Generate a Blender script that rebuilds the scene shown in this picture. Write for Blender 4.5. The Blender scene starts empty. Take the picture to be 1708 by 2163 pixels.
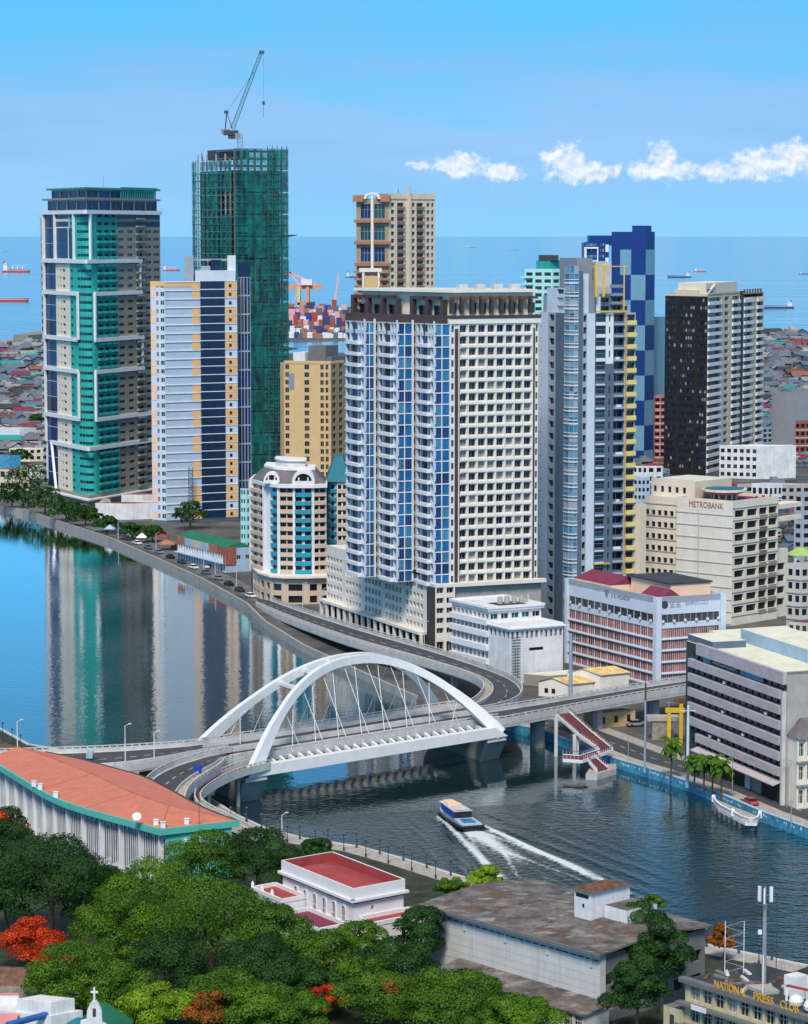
import bpy, math, random
import numpy as np
R = random.Random(7)
S = bpy.context.scene
COL = S.collection
rad = math.radians
# ------------------------------------------------------------------ camera, sky, sun, exposure
F, CU, CV, H = 5700.0, 854.0, 1081.5, 140.0
TH = math.atan(584.5 / F)
CT, ST = math.cos(TH), math.sin(TH)
cam = bpy.data.objects.new('camera', bpy.data.cameras.new('camera'))
COL.objects.link(cam)
S.camera = cam
cam.data.sensor_fit = 'HORIZONTAL'
cam.data.sensor_width = 36
cam.data.lens = 36 * F / 1708
cam.data.clip_start = 1
cam.data.clip_end = 1e6
cam.location = (0, 0, H)
cam.rotation_euler = (math.pi / 2 - TH, 0, 0)
SUN_EL, SUN_AZ = rad(50), rad(189)          # azimuth clockwise from +Y
w = bpy.data.worlds.new('World')
S.world = w
w.use_nodes = True


def build_world():
    nt = w.node_tree
    N, L = nt.nodes, nt.links
    bg = N['Background']
    bg.inputs[1].default_value = .15
    tc = N.new('ShaderNodeTexCoord')

    def vm(op, a, b=None):
        n = N.new('ShaderNodeVectorMath')
        n.operation = op
        for i, q in enumerate((a, b)):
            if q is None:
                continue
            if hasattr(q, 'links') or hasattr(q, 'is_output'):
                L.new(q, n.inputs[i])
            else:
                n.inputs[i].default_value = q
        return n.outputs['Value'] if op in ('LENGTH',) else n.outputs[0]

    def m(op, a, b=0.0, c=0.0, clamp=False):
        n = N.new('ShaderNodeMath')
        n.operation = op
        n.use_clamp = clamp
        for i, q in enumerate((a, b, c)):
            if isinstance(q, (int, float)):
                n.inputs[i].default_value = q
            else:
                L.new(q, n.inputs[i])
        return n.outputs[0]
    d = vm('NORMALIZE', tc.outputs['Generated'])
    sky = N.new('ShaderNodeTexSky')
    sky.sky_type = 'NISHITA'
    sky.sun_disc = False
    sky.sun_elevation = SUN_EL
    sky.sun_rotation = SUN_AZ
    sky.altitude = 100
    sky.air_density, sky.dust_density, sky.ozone_density = 1, 0, 3
    L.new(vm('NORMALIZE', vm('ADD', d, (0, 0, .2))), sky.inputs[0])
    sp = N.new('ShaderNodeSeparateXYZ')
    L.new(d, sp.inputs[0])
    el = sp.outputs[2]
    az = m('ARCTAN2', sp.outputs[0], sp.outputs[1])
    cmb = N.new('ShaderNodeCombineXYZ')
    L.new(m('MULTIPLY', az, 57.0), cmb.inputs[0])
    L.new(m('MULTIPLY', el, 57.0), cmb.inputs[1])
    q = cmb.outputs[0]                        # hundredths of the picture's pixels
    def noise(scale, detail, vec, rough=.55):
        n = N.new('ShaderNodeTexNoise')
        n.inputs['Scale'].default_value = scale
        n.inputs['Detail'].default_value = detail
        n.inputs['Roughness'].default_value = rough
        L.new(vec, n.inputs['Vector'])
        return n.outputs[0]
    soft = noise(.55, 3, vm('MULTIPLY', q, (.2, 1.1, 1)))
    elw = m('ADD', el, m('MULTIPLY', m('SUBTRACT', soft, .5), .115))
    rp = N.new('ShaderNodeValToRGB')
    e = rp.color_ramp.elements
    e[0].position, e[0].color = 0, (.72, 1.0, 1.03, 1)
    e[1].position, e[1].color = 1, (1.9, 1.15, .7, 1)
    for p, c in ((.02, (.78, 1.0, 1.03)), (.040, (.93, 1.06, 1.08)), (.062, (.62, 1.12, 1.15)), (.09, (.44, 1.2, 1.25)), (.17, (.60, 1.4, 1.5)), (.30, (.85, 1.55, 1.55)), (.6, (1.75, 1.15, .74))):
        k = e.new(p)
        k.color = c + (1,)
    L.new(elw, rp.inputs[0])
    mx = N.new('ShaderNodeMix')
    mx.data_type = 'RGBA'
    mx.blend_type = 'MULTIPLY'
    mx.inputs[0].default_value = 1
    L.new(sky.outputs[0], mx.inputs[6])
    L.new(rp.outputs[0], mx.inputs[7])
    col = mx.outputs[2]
    puffs = [(888, 350, 26, 9), (972, 352, 50, 24), (955, 345, 26, 16), (1060, 366, 44, 20), (1195, 338, 40, 28), (1225, 364, 72, 22), (1158, 332, 20, 10), (1395, 334, 34, 24),
             (1392, 362, 66, 22), (1515, 364, 40, 20), (1590, 352, 60, 30), (1660, 336, 50, 34), (1745, 340, 70, 40), (1850, 350, 60, 26), (2000, 340, 90, 36), (2230, 352, 120, 30), (-300, 350, 120, 30), (-700, 340, 160, 40)]
    f = None
    wob = vm('MULTIPLY', vm('SUBTRACT', None or N.new('ShaderNodeTexNoise').outputs[1], (.5, .5, .5)), (.34, .26, 0))
    wn = wob.node.inputs[0].links[0].from_node.inputs[0].links[0].from_node
    wn.inputs['Scale'].default_value = 5
    wn.inputs['Detail'].default_value = 4
    L.new(q, wn.inputs['Vector'])
    qw = vm('ADD', q, wob)
    for (u, v, rx, ry) in puffs:
        c = ((u - CU) / 100, (497 - v) / 100, 0)
        dd = vm('LENGTH', vm('MULTIPLY', vm('SUBTRACT', qw, c), (100 / rx, 100 / ry, 0)))
        g = m('SUBTRACT', 1.0, dd)
        f = g if f is None else m('SMOOTH_MAX', f, g, .25)
    nz = noise(3.2, 5, q, .62)
    dens = m('ADD', m('MULTIPLY', f, .9), m('MULTIPLY', m('SUBTRACT', nz, .5), 1.7))
    mr = N.new('ShaderNodeMapRange')
    mr.interpolation_type = 'SMOOTHSTEP'
    mr.inputs[1].default_value, mr.inputs[2].default_value = -.26, .40
    L.new(dens, mr.inputs[0])
    nz2 = noise(3.2, 4, vm('ADD', q, (.05, -.10, 0)), .6)
    lit = m('ADD', .55, m('MULTIPLY', m('SUBTRACT', nz, nz2), 3.2), 0, True)
    cc = N.new('ShaderNodeMix')
    cc.data_type = 'RGBA'
    L.new(lit, cc.inputs[0])
    cc.inputs[6].default_value = (3.9, 5.0, 6.4, 1)
    cc.inputs[7].default_value = (6.4, 6.6, 6.8, 1)
    fin = N.new('ShaderNodeMix')
    fin.data_type = 'RGBA'
    L.new(m('MULTIPLY', mr.outputs[0], .95), fin.inputs[0])
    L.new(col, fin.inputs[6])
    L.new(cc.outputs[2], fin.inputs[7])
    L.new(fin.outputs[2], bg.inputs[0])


build_world()
sun = bpy.data.objects.new('sun', bpy.data.lights.new('sun', 'SUN'))
COL.objects.link(sun)
sun.data.energy = 3.7
sun.data.angle = rad(16)
sun.data.color = (1, .93, .82)
sun.rotation_euler = (math.pi / 2 - SUN_EL, 0, -SUN_AZ + math.pi)
S.view_settings.view_transform = 'Standard'
S.view_settings.look = 'None'
S.view_settings.gamma = 1
S.view_settings.exposure = 0
cy = S.cycles
cy.max_bounces, cy.diffuse_bounces, cy.glossy_bounces, cy.transparent_max_bounces = 5, 2, 3, 6
cy.caustics_reflective = cy.caustics_refractive = False

# ------------------------------------------------------------------ helpers
def ray(u, v):
    a, b = (u - CU) / F, -(v - CV) / F
    return (a, CT + b * ST, -ST + b * CT)


def G(u, v, z=0.0):
    """plan position of the point at height z seen at (u, v) of the 1708 x 2163 picture"""
    d = ray(u, v)
    t = (z - H) / d[2]
    return (d[0] * t, d[1] * t)


def Zat(v, y):
    d = ray(CU, v)
    return H + d[2] * y / d[1]


def proj_u(x, y, z):
    return CU + F * x / (y * CT - (z - H) * ST)


def E(deg):
    return (math.cos(rad(deg)), math.sin(rad(deg)))


def run(C, deg, u, z=40):
    """how far to go from C along deg until the picture column u"""
    dx, dy = E(deg)
    lo, hi = 0, 500
    a = proj_u(C[0], C[1], z) - u
    for i in range(50):
        t = (lo + hi) / 2
        if (proj_u(C[0] + t * dx, C[1] + t * dy, z) - u) * a > 0:
            lo = t
        else:
            hi = t
    return lo


def mat(name, rgb, rough=.75, var=.12, scale=.25, streak=0.0, metal=0.0, dirt=(.09, .08, .07), bump=0.0, bscale=2.0, spec=.5):
    m = bpy.data.materials.new(name)
    m.use_nodes = True
    nt = m.node_tree
    N, L = nt.nodes, nt.links
    b = N['Principled BSDF']
    b.inputs['Roughness'].default_value = rough
    b.inputs['Metallic'].default_value = metal
    b.inputs['Specular IOR Level'].default_value = spec
    geo = N.new('ShaderNodeNewGeometry')
    n = N.new('ShaderNodeTexNoise')
    n.inputs['Scale'].default_value = scale
    n.inputs['Detail'].default_value = 6
    n.inputs['Roughness'].default_value = .65
    L.new(geo.outputs['Position'], n.inputs['Vector'])
    r = N.new('ShaderNodeValToRGB')
    lo = [max(0, q * (1 - var * 1.6)) for q in rgb]
    hi = [min(1, q * (1 + var)) for q in rgb]
    r.color_ramp.elements[0].position, r.color_ramp.elements[0].color = .3, lo + [1]
    r.color_ramp.elements[1].position, r.color_ramp.elements[1].color = .7, hi + [1]
    L.new(n.outputs[0], r.inputs[0])
    out = r.outputs[0]
    if streak:
        mp = N.new('ShaderNodeMapping')
        mp.inputs['Scale'].default_value = (1.1, 1.1, .06)
        L.new(geo.outputs['Position'], mp.inputs[0])
        n2 = N.new('ShaderNodeTexNoise')
        n2.inputs['Scale'].default_value = 1.0
        n2.inputs['Detail'].default_value = 5
        n2.inputs['Roughness'].default_value = .7
        L.new(mp.outputs[0], n2.inputs['Vector'])
        mr = N.new('ShaderNodeMapRange')
        mr.inputs[1].default_value, mr.inputs[2].default_value = .5, .8
        mr.inputs[4].default_value = streak
        L.new(n2.outputs[0], mr.inputs[0])
        mx = N.new('ShaderNodeMix')
        mx.data_type = 'RGBA'
        L.new(mr.outputs[0], mx.inputs[0])
        L.new(out, mx.inputs[6])
        mx.inputs[7].default_value = list(dirt) + [1]
        out = mx.outputs[2]
    L.new(out, b.inputs['Base Color'])
    if bump:
        n3 = N.new('ShaderNodeTexNoise')
        n3.inputs['Scale'].default_value = bscale
        n3.inputs['Detail'].default_value = 4
        L.new(geo.outputs['Position'], n3.inputs['Vector'])
        bp = N.new('ShaderNodeBump')
        bp.inputs['Strength'].default_value = bump
        bp.inputs['Distance'].default_value = .3
        L.new(n3.outputs[0], bp.inputs['Height'])
        L.new(bp.outputs[0], b.inputs['Normal'])
    return m


def glass(name, rgb, rough=.12, spec=.6):
    return mat(name, rgb, rough, .35, .12, spec=spec)


M = {}
for nm, c, kw in (
    ('concrete', (.42, .40, .37), dict(streak=.35)), ('concrete_dark', (.17, .165, .16), dict(streak=.5)), ('concrete_pale', (.58, .57, .56), dict(streak=.25)),
    ('white', (.78, .78, .80), dict(var=.05)), ('white_warm', (.80, .75, .68), dict(var=.06, streak=.12)), ('white_worn', (.74, .74, .76), dict(streak=.4, dirt=(.2, .2, .2))),
    ('steel_white', (.80, .80, .81), dict(var=.05, rough=.5, scale=.4, streak=.14, dirt=(.35, .34, .33))), ('cream', (.70, .60, .46), dict(var=.06)), ('cream_pale', (.82, .73, .60), dict(var=.06, streak=.15)),
    ('greige', (.30, .275, .23), dict(var=.06)), ('greige_pale', (.55, .53, .48), dict(var=.06)), ('teal', (.02, .42, .38), dict(var=.08)), ('teal_deep', (.015, .30, .28), dict(var=.08)),
    ('bluegrey', (.42, .52, .64), dict(var=.05)), ('bluegrey_pale', (.60, .66, .76), dict(var=.05)), ('orange', (.85, .47, .20), dict(var=.06)), ('peach', (.86, .58, .42), dict(var=.06)),
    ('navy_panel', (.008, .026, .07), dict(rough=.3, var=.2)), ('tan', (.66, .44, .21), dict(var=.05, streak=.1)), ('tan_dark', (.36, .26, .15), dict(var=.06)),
    ('tank_grey', (.15, .15, .16), dict(streak=.4)), ('roof_grey', (.30, .29, .28), dict(var=.25, streak=0)), ('roof_pale', (.70, .69, .60), dict(var=.12)), ('roof_cream', (.78, .77, .62), dict(var=.1)),
    ('roof_teal', (.015, .16, .22), dict(var=.12)), ('roof_slate', (.16, .14, .15), dict(var=.25)), ('beige_band', (.62, .48, .38), dict(var=.08)), ('teal_band', (.02, .30, .42), dict(var=.1)),
    ('brown', (.065, .042, .045), dict(var=.15)), ('grey_mid', (.24, .26, .30), dict(var=.06)), ('slate_blue', (.10, .145, .21), dict(var=.08)), ('slate_pale', (.36, .41, .48), dict(var=.06)),
    ('lavender', (.52, .46, .48), dict(var=.1, streak=.22)), ('charcoal', (.045, .05, .06), dict(var=.2)), ('black', (.012, .012, .014), dict(var=.3)),
    ('yellow', (.72, .46, .03), dict(var=.1)), ('yellow_pale', (.76, .62, .22), dict(var=.08)), ('checker_blue', (.004, .035, .20), dict(var=.06, rough=.4)), ('checker_pale', (.16, .34, .48), dict(var=.06, rough=.4)),
    ('aqua', (.40, .74, .74), dict(var=.06)), ('brick_red', (.33, .10, .07), dict(var=.3, scale=1.2)), ('maroon', (.20, .03, .07), dict(var=.12)), ('roof_red', (.36, .055, .055), dict(var=.15)),
    ('coral', (.60, .19, .125), dict(var=.10, scale=.5, streak=.12, dirt=(.30, .12, .09))), ('mint', (.10, .48, .40), dict(var=.08)), ('asphalt', (.06, .062, .072), dict(var=.2)), ('asphalt_pale', (.15, .15, .16), dict(var=.2)),
    ('paving', (.42, .38, .35), dict(var=.2, scale=.8)), ('ground', (.105, .10, .095), dict(var=.45, scale=.06)), ('soil', (.035, .045, .022), dict(var=.5, scale=.3)), ('parapet', (.56, .55, .54), dict(streak=.3, dirt=(.2, .19, .18))),
    ('paint_line', (.75, .75, .72), dict(var=.15)), ('rust', (.15, .075, .045), dict(var=.4, scale=.8)), ('roof_green', (.01, .17, .09), dict(var=.15)), ('blue_wall', (.06, .33, .55), dict(var=.35, scale=.9)),
    ('steel', (.30, .32, .35), dict(rough=.5, var=.15)), ('steel_dark', (.05, .055, .065), dict(rough=.5)), ('crane_green', (.02, .14, .13), dict(rough=.5)), ('pole_blue', (.30, .38, .48), dict(rough=.5)),
    ('bark', (.09, .065, .045), dict(var=.4, scale=1.5)), ('ship_blue', (.03, .06, .18), dict(var=.1)), ('ship_red', (.45, .06, .05), dict(var=.1)), ('crane_orange', (.80, .30, .15), dict(var=.1)), ('crane_pink', (.80, .42, .42), dict(var=.1)),
    ('rubber', (.012, .012, .012), dict(var=.2)), ('tarp_blue', (.01, .05, .42), dict(var=.15)), ('roof_yellow', (.74, .52, .22), dict(var=.25, scale=.5)), ('gold', (.70, .40, .05), dict(var=.1)),
    ('pink', (.62, .25, .27), dict(var=.15)), ('gutter_blue', (.02, .12, .42), dict(var=.1)), ('lime', (.34, .52, .16), dict(var=.08)), ('lawn', (.06, .12, .03), dict(var=.4, scale=.5)), ('stone', (.30, .27, .23), dict(var=.3, scale=.8)),
    ('aged_cream', (.60, .52, .34), dict(streak=.45)), ('tile_wall', (.60, .60, .60), dict(var=.06, streak=.3)), ('coping', (.40, .38, .36), dict(streak=.4)), ('stair_maroon', (.17, .05, .06), dict(var=.2)),
    ('skyblue_wall', (.36, .50, .62), dict(var=.1)), ('terracotta', (.42, .17, .10), dict(var=.2)),
):
    M[nm] = mat(nm, c, **kw)
for nm, c, kw in (('glass_dark', (.012, .015, .022), {}), ('glass_grey', (.05, .055, .065), {}), ('glass_blue', (.006, .042, .17), dict(rough=.2, spec=.3)), ('glass_navy', (.004, .018, .08), dict(rough=.2, spec=.3)),
                  ('glass_azure', (.008, .14, .36), dict(rough=.2, spec=.35)), ('glass_sky', (.06, .25, .42), dict(rough=.2, spec=.35)), ('glass_red', (.20, .05, .035), dict(rough=.3)), ('curtain', (.36, .33, .29), dict(rough=.5)), ('glass_teal', (.01, .07, .09), {})):
    M[nm] = glass(nm, c, **kw)


class MB:
    """collects faces with materials and links them as ONE mesh object"""
    def __init__(s):
        s.v, s.f, s.m, s.mats = [], [], [], []

    def mi(s, m):
        m = M[m] if isinstance(m, str) else m
        if m not in s.mats:
            s.mats.append(m)
        return s.mats.index(m)

    def face(s, pts, m):
        k = len(s.v)
        s.v.extend(pts)
        s.f.append(tuple(range(k, k + len(pts))))
        s.m.append(s.mi(m))

    def hexa(s, p, m):
        """8 points: bottom 4 counter-clockwise, then top 4"""
        k = len(s.v)
        s.v.extend(p)
        i = s.mi(m)
        for q in ((3, 2, 1, 0), (4, 5, 6, 7), (0, 1, 5, 4), (1, 2, 6, 5), (2, 3, 7, 6), (3, 0, 4, 7)):
            s.f.append(tuple(k + a for a in q))
            s.m.append(i)

    def box(s, x0, x1, y0, y1, z0, z1, m):
        s.hexa([(x0, y0, z0), (x1, y0, z0), (x1, y1, z0), (x0, y1, z0), (x0, y0, z1), (x1, y0, z1), (x1, y1, z1), (x0, y1, z1)], m)

    def obox(s, A, d, n, s0, s1, o0, o1, z0, z1, m):
        """box along direction d from A, o0..o1 outwards along n"""
        P = lambda a, o, z: (A[0] + d[0] * a + n[0] * o, A[1] + d[1] * a + n[1] * o, z)
        s.hexa([P(s0, o1, z0), P(s1, o1, z0), P(s1, o0, z0), P(s0, o0, z0), P(s0, o1, z1), P(s1, o1, z1), P(s1, o0, z1), P(s0, o0, z1)], m)

    def prism(s, poly, z0, z1, m, top=None, z1s=None):
        n = len(poly)
        zz = z1s or [z1] * n
        for i in range(n):
            a, b = poly[i], poly[(i + 1) % n]
            s.face([(a[0], a[1], z0), (b[0], b[1], z0), (b[0], b[1], zz[(i + 1) % n]), (a[0], a[1], zz[i])], m)
        s.face([(p[0], p[1], zz[i]) for i, p in enumerate(poly)], top or m)
        s.face([(p[0], p[1], z0) for p in reversed(poly)], m)

    def bar(s, a, b, r, m, r2=None, sides=4):
        a, b = np.array(a, float), np.array(b, float)
        d = b - a
        l = np.linalg.norm(d)
        if l < 1e-6:
            return
        d /= l
        t = np.array((0, 0, 1.)) if abs(d[2]) < .9 else np.array((1., 0, 0))
        x = np.cross(d, t)
        x /= np.linalg.norm(x)
        y = np.cross(d, x)
        r2 = r if r2 is None else r2
        k = len(s.v)
        i = s.mi(m)
        for (c, rr) in ((a, r), (b, r2)):
            for j in range(sides):
                an = 2 * math.pi * (j + .5) / sides
                s.v.append(tuple(c + rr * (math.cos(an) * x + math.sin(an) * y)))
        for j in range(sides):
            s.f.append((k + j, k + (j + 1) % sides, k + sides + (j + 1) % sides, k + sides + j))
            s.m.append(i)
        s.f.append(tuple(k + j for j in reversed(range(sides))))
        s.f.append(tuple(k + sides + j for j in range(sides)))
        s.m += [i, i]

    def tube(s, pts, r, m, sides=6):
        rr = r if isinstance(r, (list, tuple)) else [r] * len(pts)
        for i in range(len(pts) - 1):
            s.bar(pts[i], pts[i + 1], rr[i], m, rr[i + 1], sides)

    def loft(s, rings, m, cap=True):
        k = len(s.v)
        n = len(rings[0])
        i = s.mi(m)
        for r in rings:
            s.v.extend([tuple(p) for p in r])
        for a in range(len(rings) - 1):
            for j in range(n):
                s.f.append((k + a * n + j, k + a * n + (j + 1) % n, k + (a + 1) * n + (j + 1) % n, k + (a + 1) * n + j))
                s.m.append(i)
        if cap:
            s.f.append(tuple(k + j for j in reversed(range(n))))
            s.f.append(tuple(k + (len(rings) - 1) * n + j for j in range(n)))
            s.m += [i, i]

    def strip(s, a, b, m):
        for i in range(len(a) - 1):
            s.face([a[i], a[i + 1], b[i + 1], b[i]], m)

    def mesh(s, name, off=(0, 0, 0)):
        me = bpy.data.meshes.new(name)
        me.from_pydata([(p[0] - off[0], p[1] - off[1], p[2] - off[2]) for p in s.v], [], s.f)
        for q in s.mats:
            me.materials.append(q)
        me.polygons.foreach_set('material_index', s.m)
        me.update()
        return me

    def build(s, name, parent=None, kind=None, label=None, off=None):
        if off is None:
            off = tuple(parent.location) if parent else (0, 0, 0)
        o = bpy.data.objects.new(name, s.mesh(name, off))
        COL.objects.link(o)
        if parent:
            o.parent = parent
        if kind:
            o['kind'] = kind
        if label:
            o['label'] = label
        return o


def tag(o, label, cat, group=None):
    o['label'] = label
    o['category'] = cat
    if group:
        o['group'] = group
    return o


def empty(name, loc, label=None, cat=None, group=None):
    o = bpy.data.objects.new(name, None)
    o.empty_display_size = 1
    COL.objects.link(o)
    o.location = loc
    if label:
        tag(o, label, cat, group)
    return o


def structure(name, mb):
    return mb.build(name, None, 'structure')


def solo(name, mb, loc, label, cat, group=None):
    o = mb.build(name, off=loc)
    o.location = loc
    return tag(o, label, cat, group)


CACHE = {}
JOINED = {'lane_mark', 'rebar', 'sign_marks', 'balusters', 'lattice', 'painted_marks', 'crown_grille', 'head_frame', 'sign_characters', 'stay', 'dormer', 'yellow_gantry', 'ladder'}
SUB = {'parapet': ('roof', 'deck_slab'), 'antenna': ('penthouse', 'roof_room', 'roof', 'water_tank'), 'hand_rail': ('parapet_', 'deck_slab'), 'rail_post': ('deck_slab',), 'road_surface': ('deck_slab',), 'footway': ('deck_slab',), 'lane_mark': ('deck_slab',), 'inner_barrier': ('deck_slab',),
       'dormer': ('mansard_roof',), 'roof_lantern': ('mansard_roof',), 'rebar': ('top_frame',), 'hoist_rope': ('jib',), 'jib_head': ('jib',), 'hook_block': ('jib',), 'pendant_rope': ('a_frame',), 'pavilion_column': ('pavilion_wall',), 'portal_post': ('penthouse',), 'portal_beam': ('penthouse',), 'terrace_door': ('penthouse',),
       'hip_cap': ('roof_hip',), 'roof_load': ('roof',), 'cabin_rear': ('cabin',), 'cabin_front': ('cabin',), 'hut_roof': ('stair_hut',), 'hut_opening': ('stair_hut',), 'hut_window': ('stair_hut',), 'niche': ('gable',), 'cross': ('gable',), 'roof_tank': ('upper_roof',), 'roof_court': ('upper_roof',), 'house_rib': ('roof_house',), 'bridge_wing': ('bridge_house',), 'funnel': ('bridge_house',), 'water_tank': ('roof',), 'roof_debris': ('roof',), 'parapet_lining': ('roof',), 'penthouse_roof': ('penthouse',), 'vent_box': ('penthouse',), 'roof_plant': ('roof_hut',)}


class Bld:
    """a thing with parts; repeated pieces are objects of their own that share mesh data"""
    def __init__(s, name, label, cat, loc, group=None):
        s.root = empty(name, loc, label, cat, group)
        s.loc = loc
        s.parts, s.count, s.over = {}, {}, {}

    def mb(s, part):
        return s.parts.setdefault(part, MB())

    def inst(s, part, key, maker, loc, yaw=0.0, limit=300):
        """one piece at world loc turned by yaw; past the limit it joins one 'stuff' part"""
        key = (part,) + key
        if key not in CACHE:
            b = MB()
            maker(b)
            CACHE[key] = (b, b.mesh(part))
        b, me = CACHE[key]
        c = s.count[part] = s.count.get(part, 0) + 1
        if c <= limit:
            o = bpy.data.objects.new(part, me)
            COL.objects.link(o)
            o.parent = s.root
            o.location = (loc[0] - s.loc[0], loc[1] - s.loc[1], loc[2] - s.loc[2])
            o.rotation_euler = (0, 0, yaw)
            return o
        t = s.over.setdefault(part, MB())
        cy, sy = math.cos(yaw), math.sin(yaw)
        k = len(t.v)
        t.v.extend([(loc[0] + p[0] * cy - p[1] * sy, loc[1] + p[0] * sy + p[1] * cy, loc[2] + p[2]) for p in b.v])
        for fc, mi in zip(b.f, b.m):
            t.f.append(tuple(k + q for q in fc))
            t.m.append(t.mi(b.mats[mi]))

    def slab(s, part, A, d, s0, s1, o0, o1, z0, z1, m, limit=300):
        """a box piece along direction d from A, standing o0..o1 proud"""
        n = (d[1], -d[0])
        w_, h_, t_ = round(s1 - s0, 2), round(z1 - z0, 2), round(o1 - o0, 2)
        mid = (s0 + s1) / 2
        loc = (A[0] + d[0] * mid + n[0] * o0, A[1] + d[1] * mid + n[1] * o0, z0)
        s.inst(part, (w_, h_, t_, m), lambda b: b.box(-w_ / 2, w_ / 2, -t_, 0, 0, h_, m), loc, math.atan2(d[1], d[0]), limit)

    def facade(s, A, B, z0, z1, m, cols=(), rows=(), dep=.35, win=('glass_dark',), style='m', frame='greige_pale', part='wall', pane='window', mid=None, limit=300):
        L = math.hypot(B[0] - A[0], B[1] - A[1])
        d = ((B[0] - A[0]) / L, (B[1] - A[1]) / L)
        n = (d[1], -d[0])
        W = s.mb(part)
        P = lambda a, z, o=0.: (A[0] + d[0] * a + n[0] * o, A[1] + d[1] * a + n[1] * o, z)
        q = lambda a, b, c, e, mm=m: W.face([P(a, c), P(b, c), P(b, e), P(a, e)], mm)
        rows = [r for r in rows if r[0] >= z0 - .01 and r[1] <= z1 + .01]
        if not cols or not rows:
            q(0, L, z0, z1)
            return d, n, L
        z = z0
        for (a, b) in rows:
            if a > z + .001:
                q(0, L, z, a)
            x = 0
            for (c, e) in cols:
                if c > x + .001:
                    q(x, c, a, b, mid or m)
                W.face([P(c, a), P(e, a), P(e, a, -dep), P(c, a, -dep)], m)
                W.face([P(c, b, -dep), P(e, b, -dep), P(e, b), P(c, b)], m)
                W.face([P(c, a, -dep), P(c, b, -dep), P(c, b), P(c, a)], m)
                W.face([P(e, a), P(e, b), P(e, b, -dep), P(e, a, -dep)], m)
                g = R.choice(win)
                w_, h_ = round(e - c, 2), round(b - a, 2)

                def mk(bb, w_=w_, h_=h_, g=g):
                    bb.face([(-w_ / 2, 0, 0), (w_ / 2, 0, 0), (w_ / 2, 0, h_), (-w_ / 2, 0, h_)], g)
                    if 'm' in style:
                        bb.box(-.06, .06, -.08, -.005, 0, h_, frame)
                    if 't' in style:
                        for xx in (-w_ / 6, w_ / 6):
                            bb.box(xx - .05, xx + .05, -.08, -.005, 0, h_, frame)
                    if 'x' in style:
                        bb.box(-w_ / 2, w_ / 2, -.09, -.005, h_ * .6, h_ * .6 + .1, frame)
                    if 's' in style:
                        bb.box(-w_ / 2, w_ / 2, -.16, -.005, 0, .14, frame)
                pc = P((c + e) / 2, a, -dep)
                s.inst(pane, (w_, h_, g, style, frame), mk, pc, math.atan2(d[1], d[0]), limit)
                x = e
            if L > x + .001:
                q(x, L, a, b, mid or m)
            z = b
        if z1 > z + .001:
            q(0, L, z, z1)
        return d, n, L

    def roof(s, poly, z, m='roof_grey', part='roof', par=1.0, pm=None, t=.35):
        W = s.mb(part)
        W.face([(p[0], p[1], z) for p in poly], m)
        if par:
            n = len(poly)
            cx, cy = sum(p[0] for p in poly) / n, sum(p[1] for p in poly) / n
            inn = []
            for p in poly:
                l = math.hypot(p[0] - cx, p[1] - cy)
                k = 1 - 1.4 * t / l
                inn.append((cx + (p[0] - cx) * k, cy + (p[1] - cy) * k))
            PW = s.mb('parapet')
            for i in range(n):
                a, b, c, e = poly[i], poly[(i + 1) % n], inn[(i + 1) % n], inn[i]
                PW.hexa([(a[0], a[1], z + .004), (b[0], b[1], z + .004), (c[0], c[1], z + .004), (e[0], e[1], z + .004), (a[0], a[1], z + par), (b[0], b[1], z + par), (c[0], c[1], z + par), (e[0], e[1], z + par)], pm or m)

    def finish(s):
        made = {}
        for k, b in s.parts.items():
            if b.f:
                made.setdefault(k.split('#')[0], b.build(k.split('#')[0], s.root, 'stuff' if k in JOINED else None, off=s.loc))
        for k, b in s.over.items():
            b.build(k, s.root, 'stuff', off=s.loc)
        # pieces that belong to a part move one level down
        for o in list(s.root.children):
            n = o.name.split('.')[0]
            for q in SUB.get(n, ()):
                if q in made and made[q] is not o:
                    o.parent = made[q]
                    break
        return s.root


def cols_n(L, n, w_, a=0.0, b=None):
    b = L if b is None else b
    st = (b - a) / n
    return [(a + st * (i + .5) - w_ / 2, a + st * (i + .5) + w_ / 2) for i in range(n)]


def rows_n(z0, n, fh, sill, h):
    return [(z0 + i * fh + sill, z0 + i * fh + sill + h) for i in range(n)]


def copy_tree(o, parent=None):
    c = o.copy()
    COL.objects.link(c)
    c.parent = parent
    for ch in list(o.children):
        copy_tree(ch, c)
    return c


class Frame:
    """plan frame of a block: near corner C, r along the right face, l along the left face"""
    def __init__(s, C, aR, aL):
        s.C, s.R, s.L, s.aR, s.aL = C, E(aR), E(aL), aR, aL

    def p(s, r, l):
        return (s.C[0] + s.R[0] * r + s.L[0] * l, s.C[1] + s.R[1] * r + s.L[1] * l)


def text_mb(txt, size, depth, m):
    cu = bpy.data.curves.new('t', 'FONT')
    cu.body = txt
    cu.size = size
    cu.extrude = depth
    o = bpy.data.objects.new('t', cu)
    COL.objects.link(o)
    dg = bpy.context.evaluated_depsgraph_get()
    me = bpy.data.meshes.new_from_object(o.evaluated_get(dg))
    b = MB()
    b.v = [tuple(v.co) for v in me.vertices]
    b.f = [tuple(p.vertices) for p in me.polygons]
    b.m = [b.mi(m)] * len(b.f)
    bpy.data.objects.remove(o)
    bpy.data.meshes.remove(me)
    return b


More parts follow.
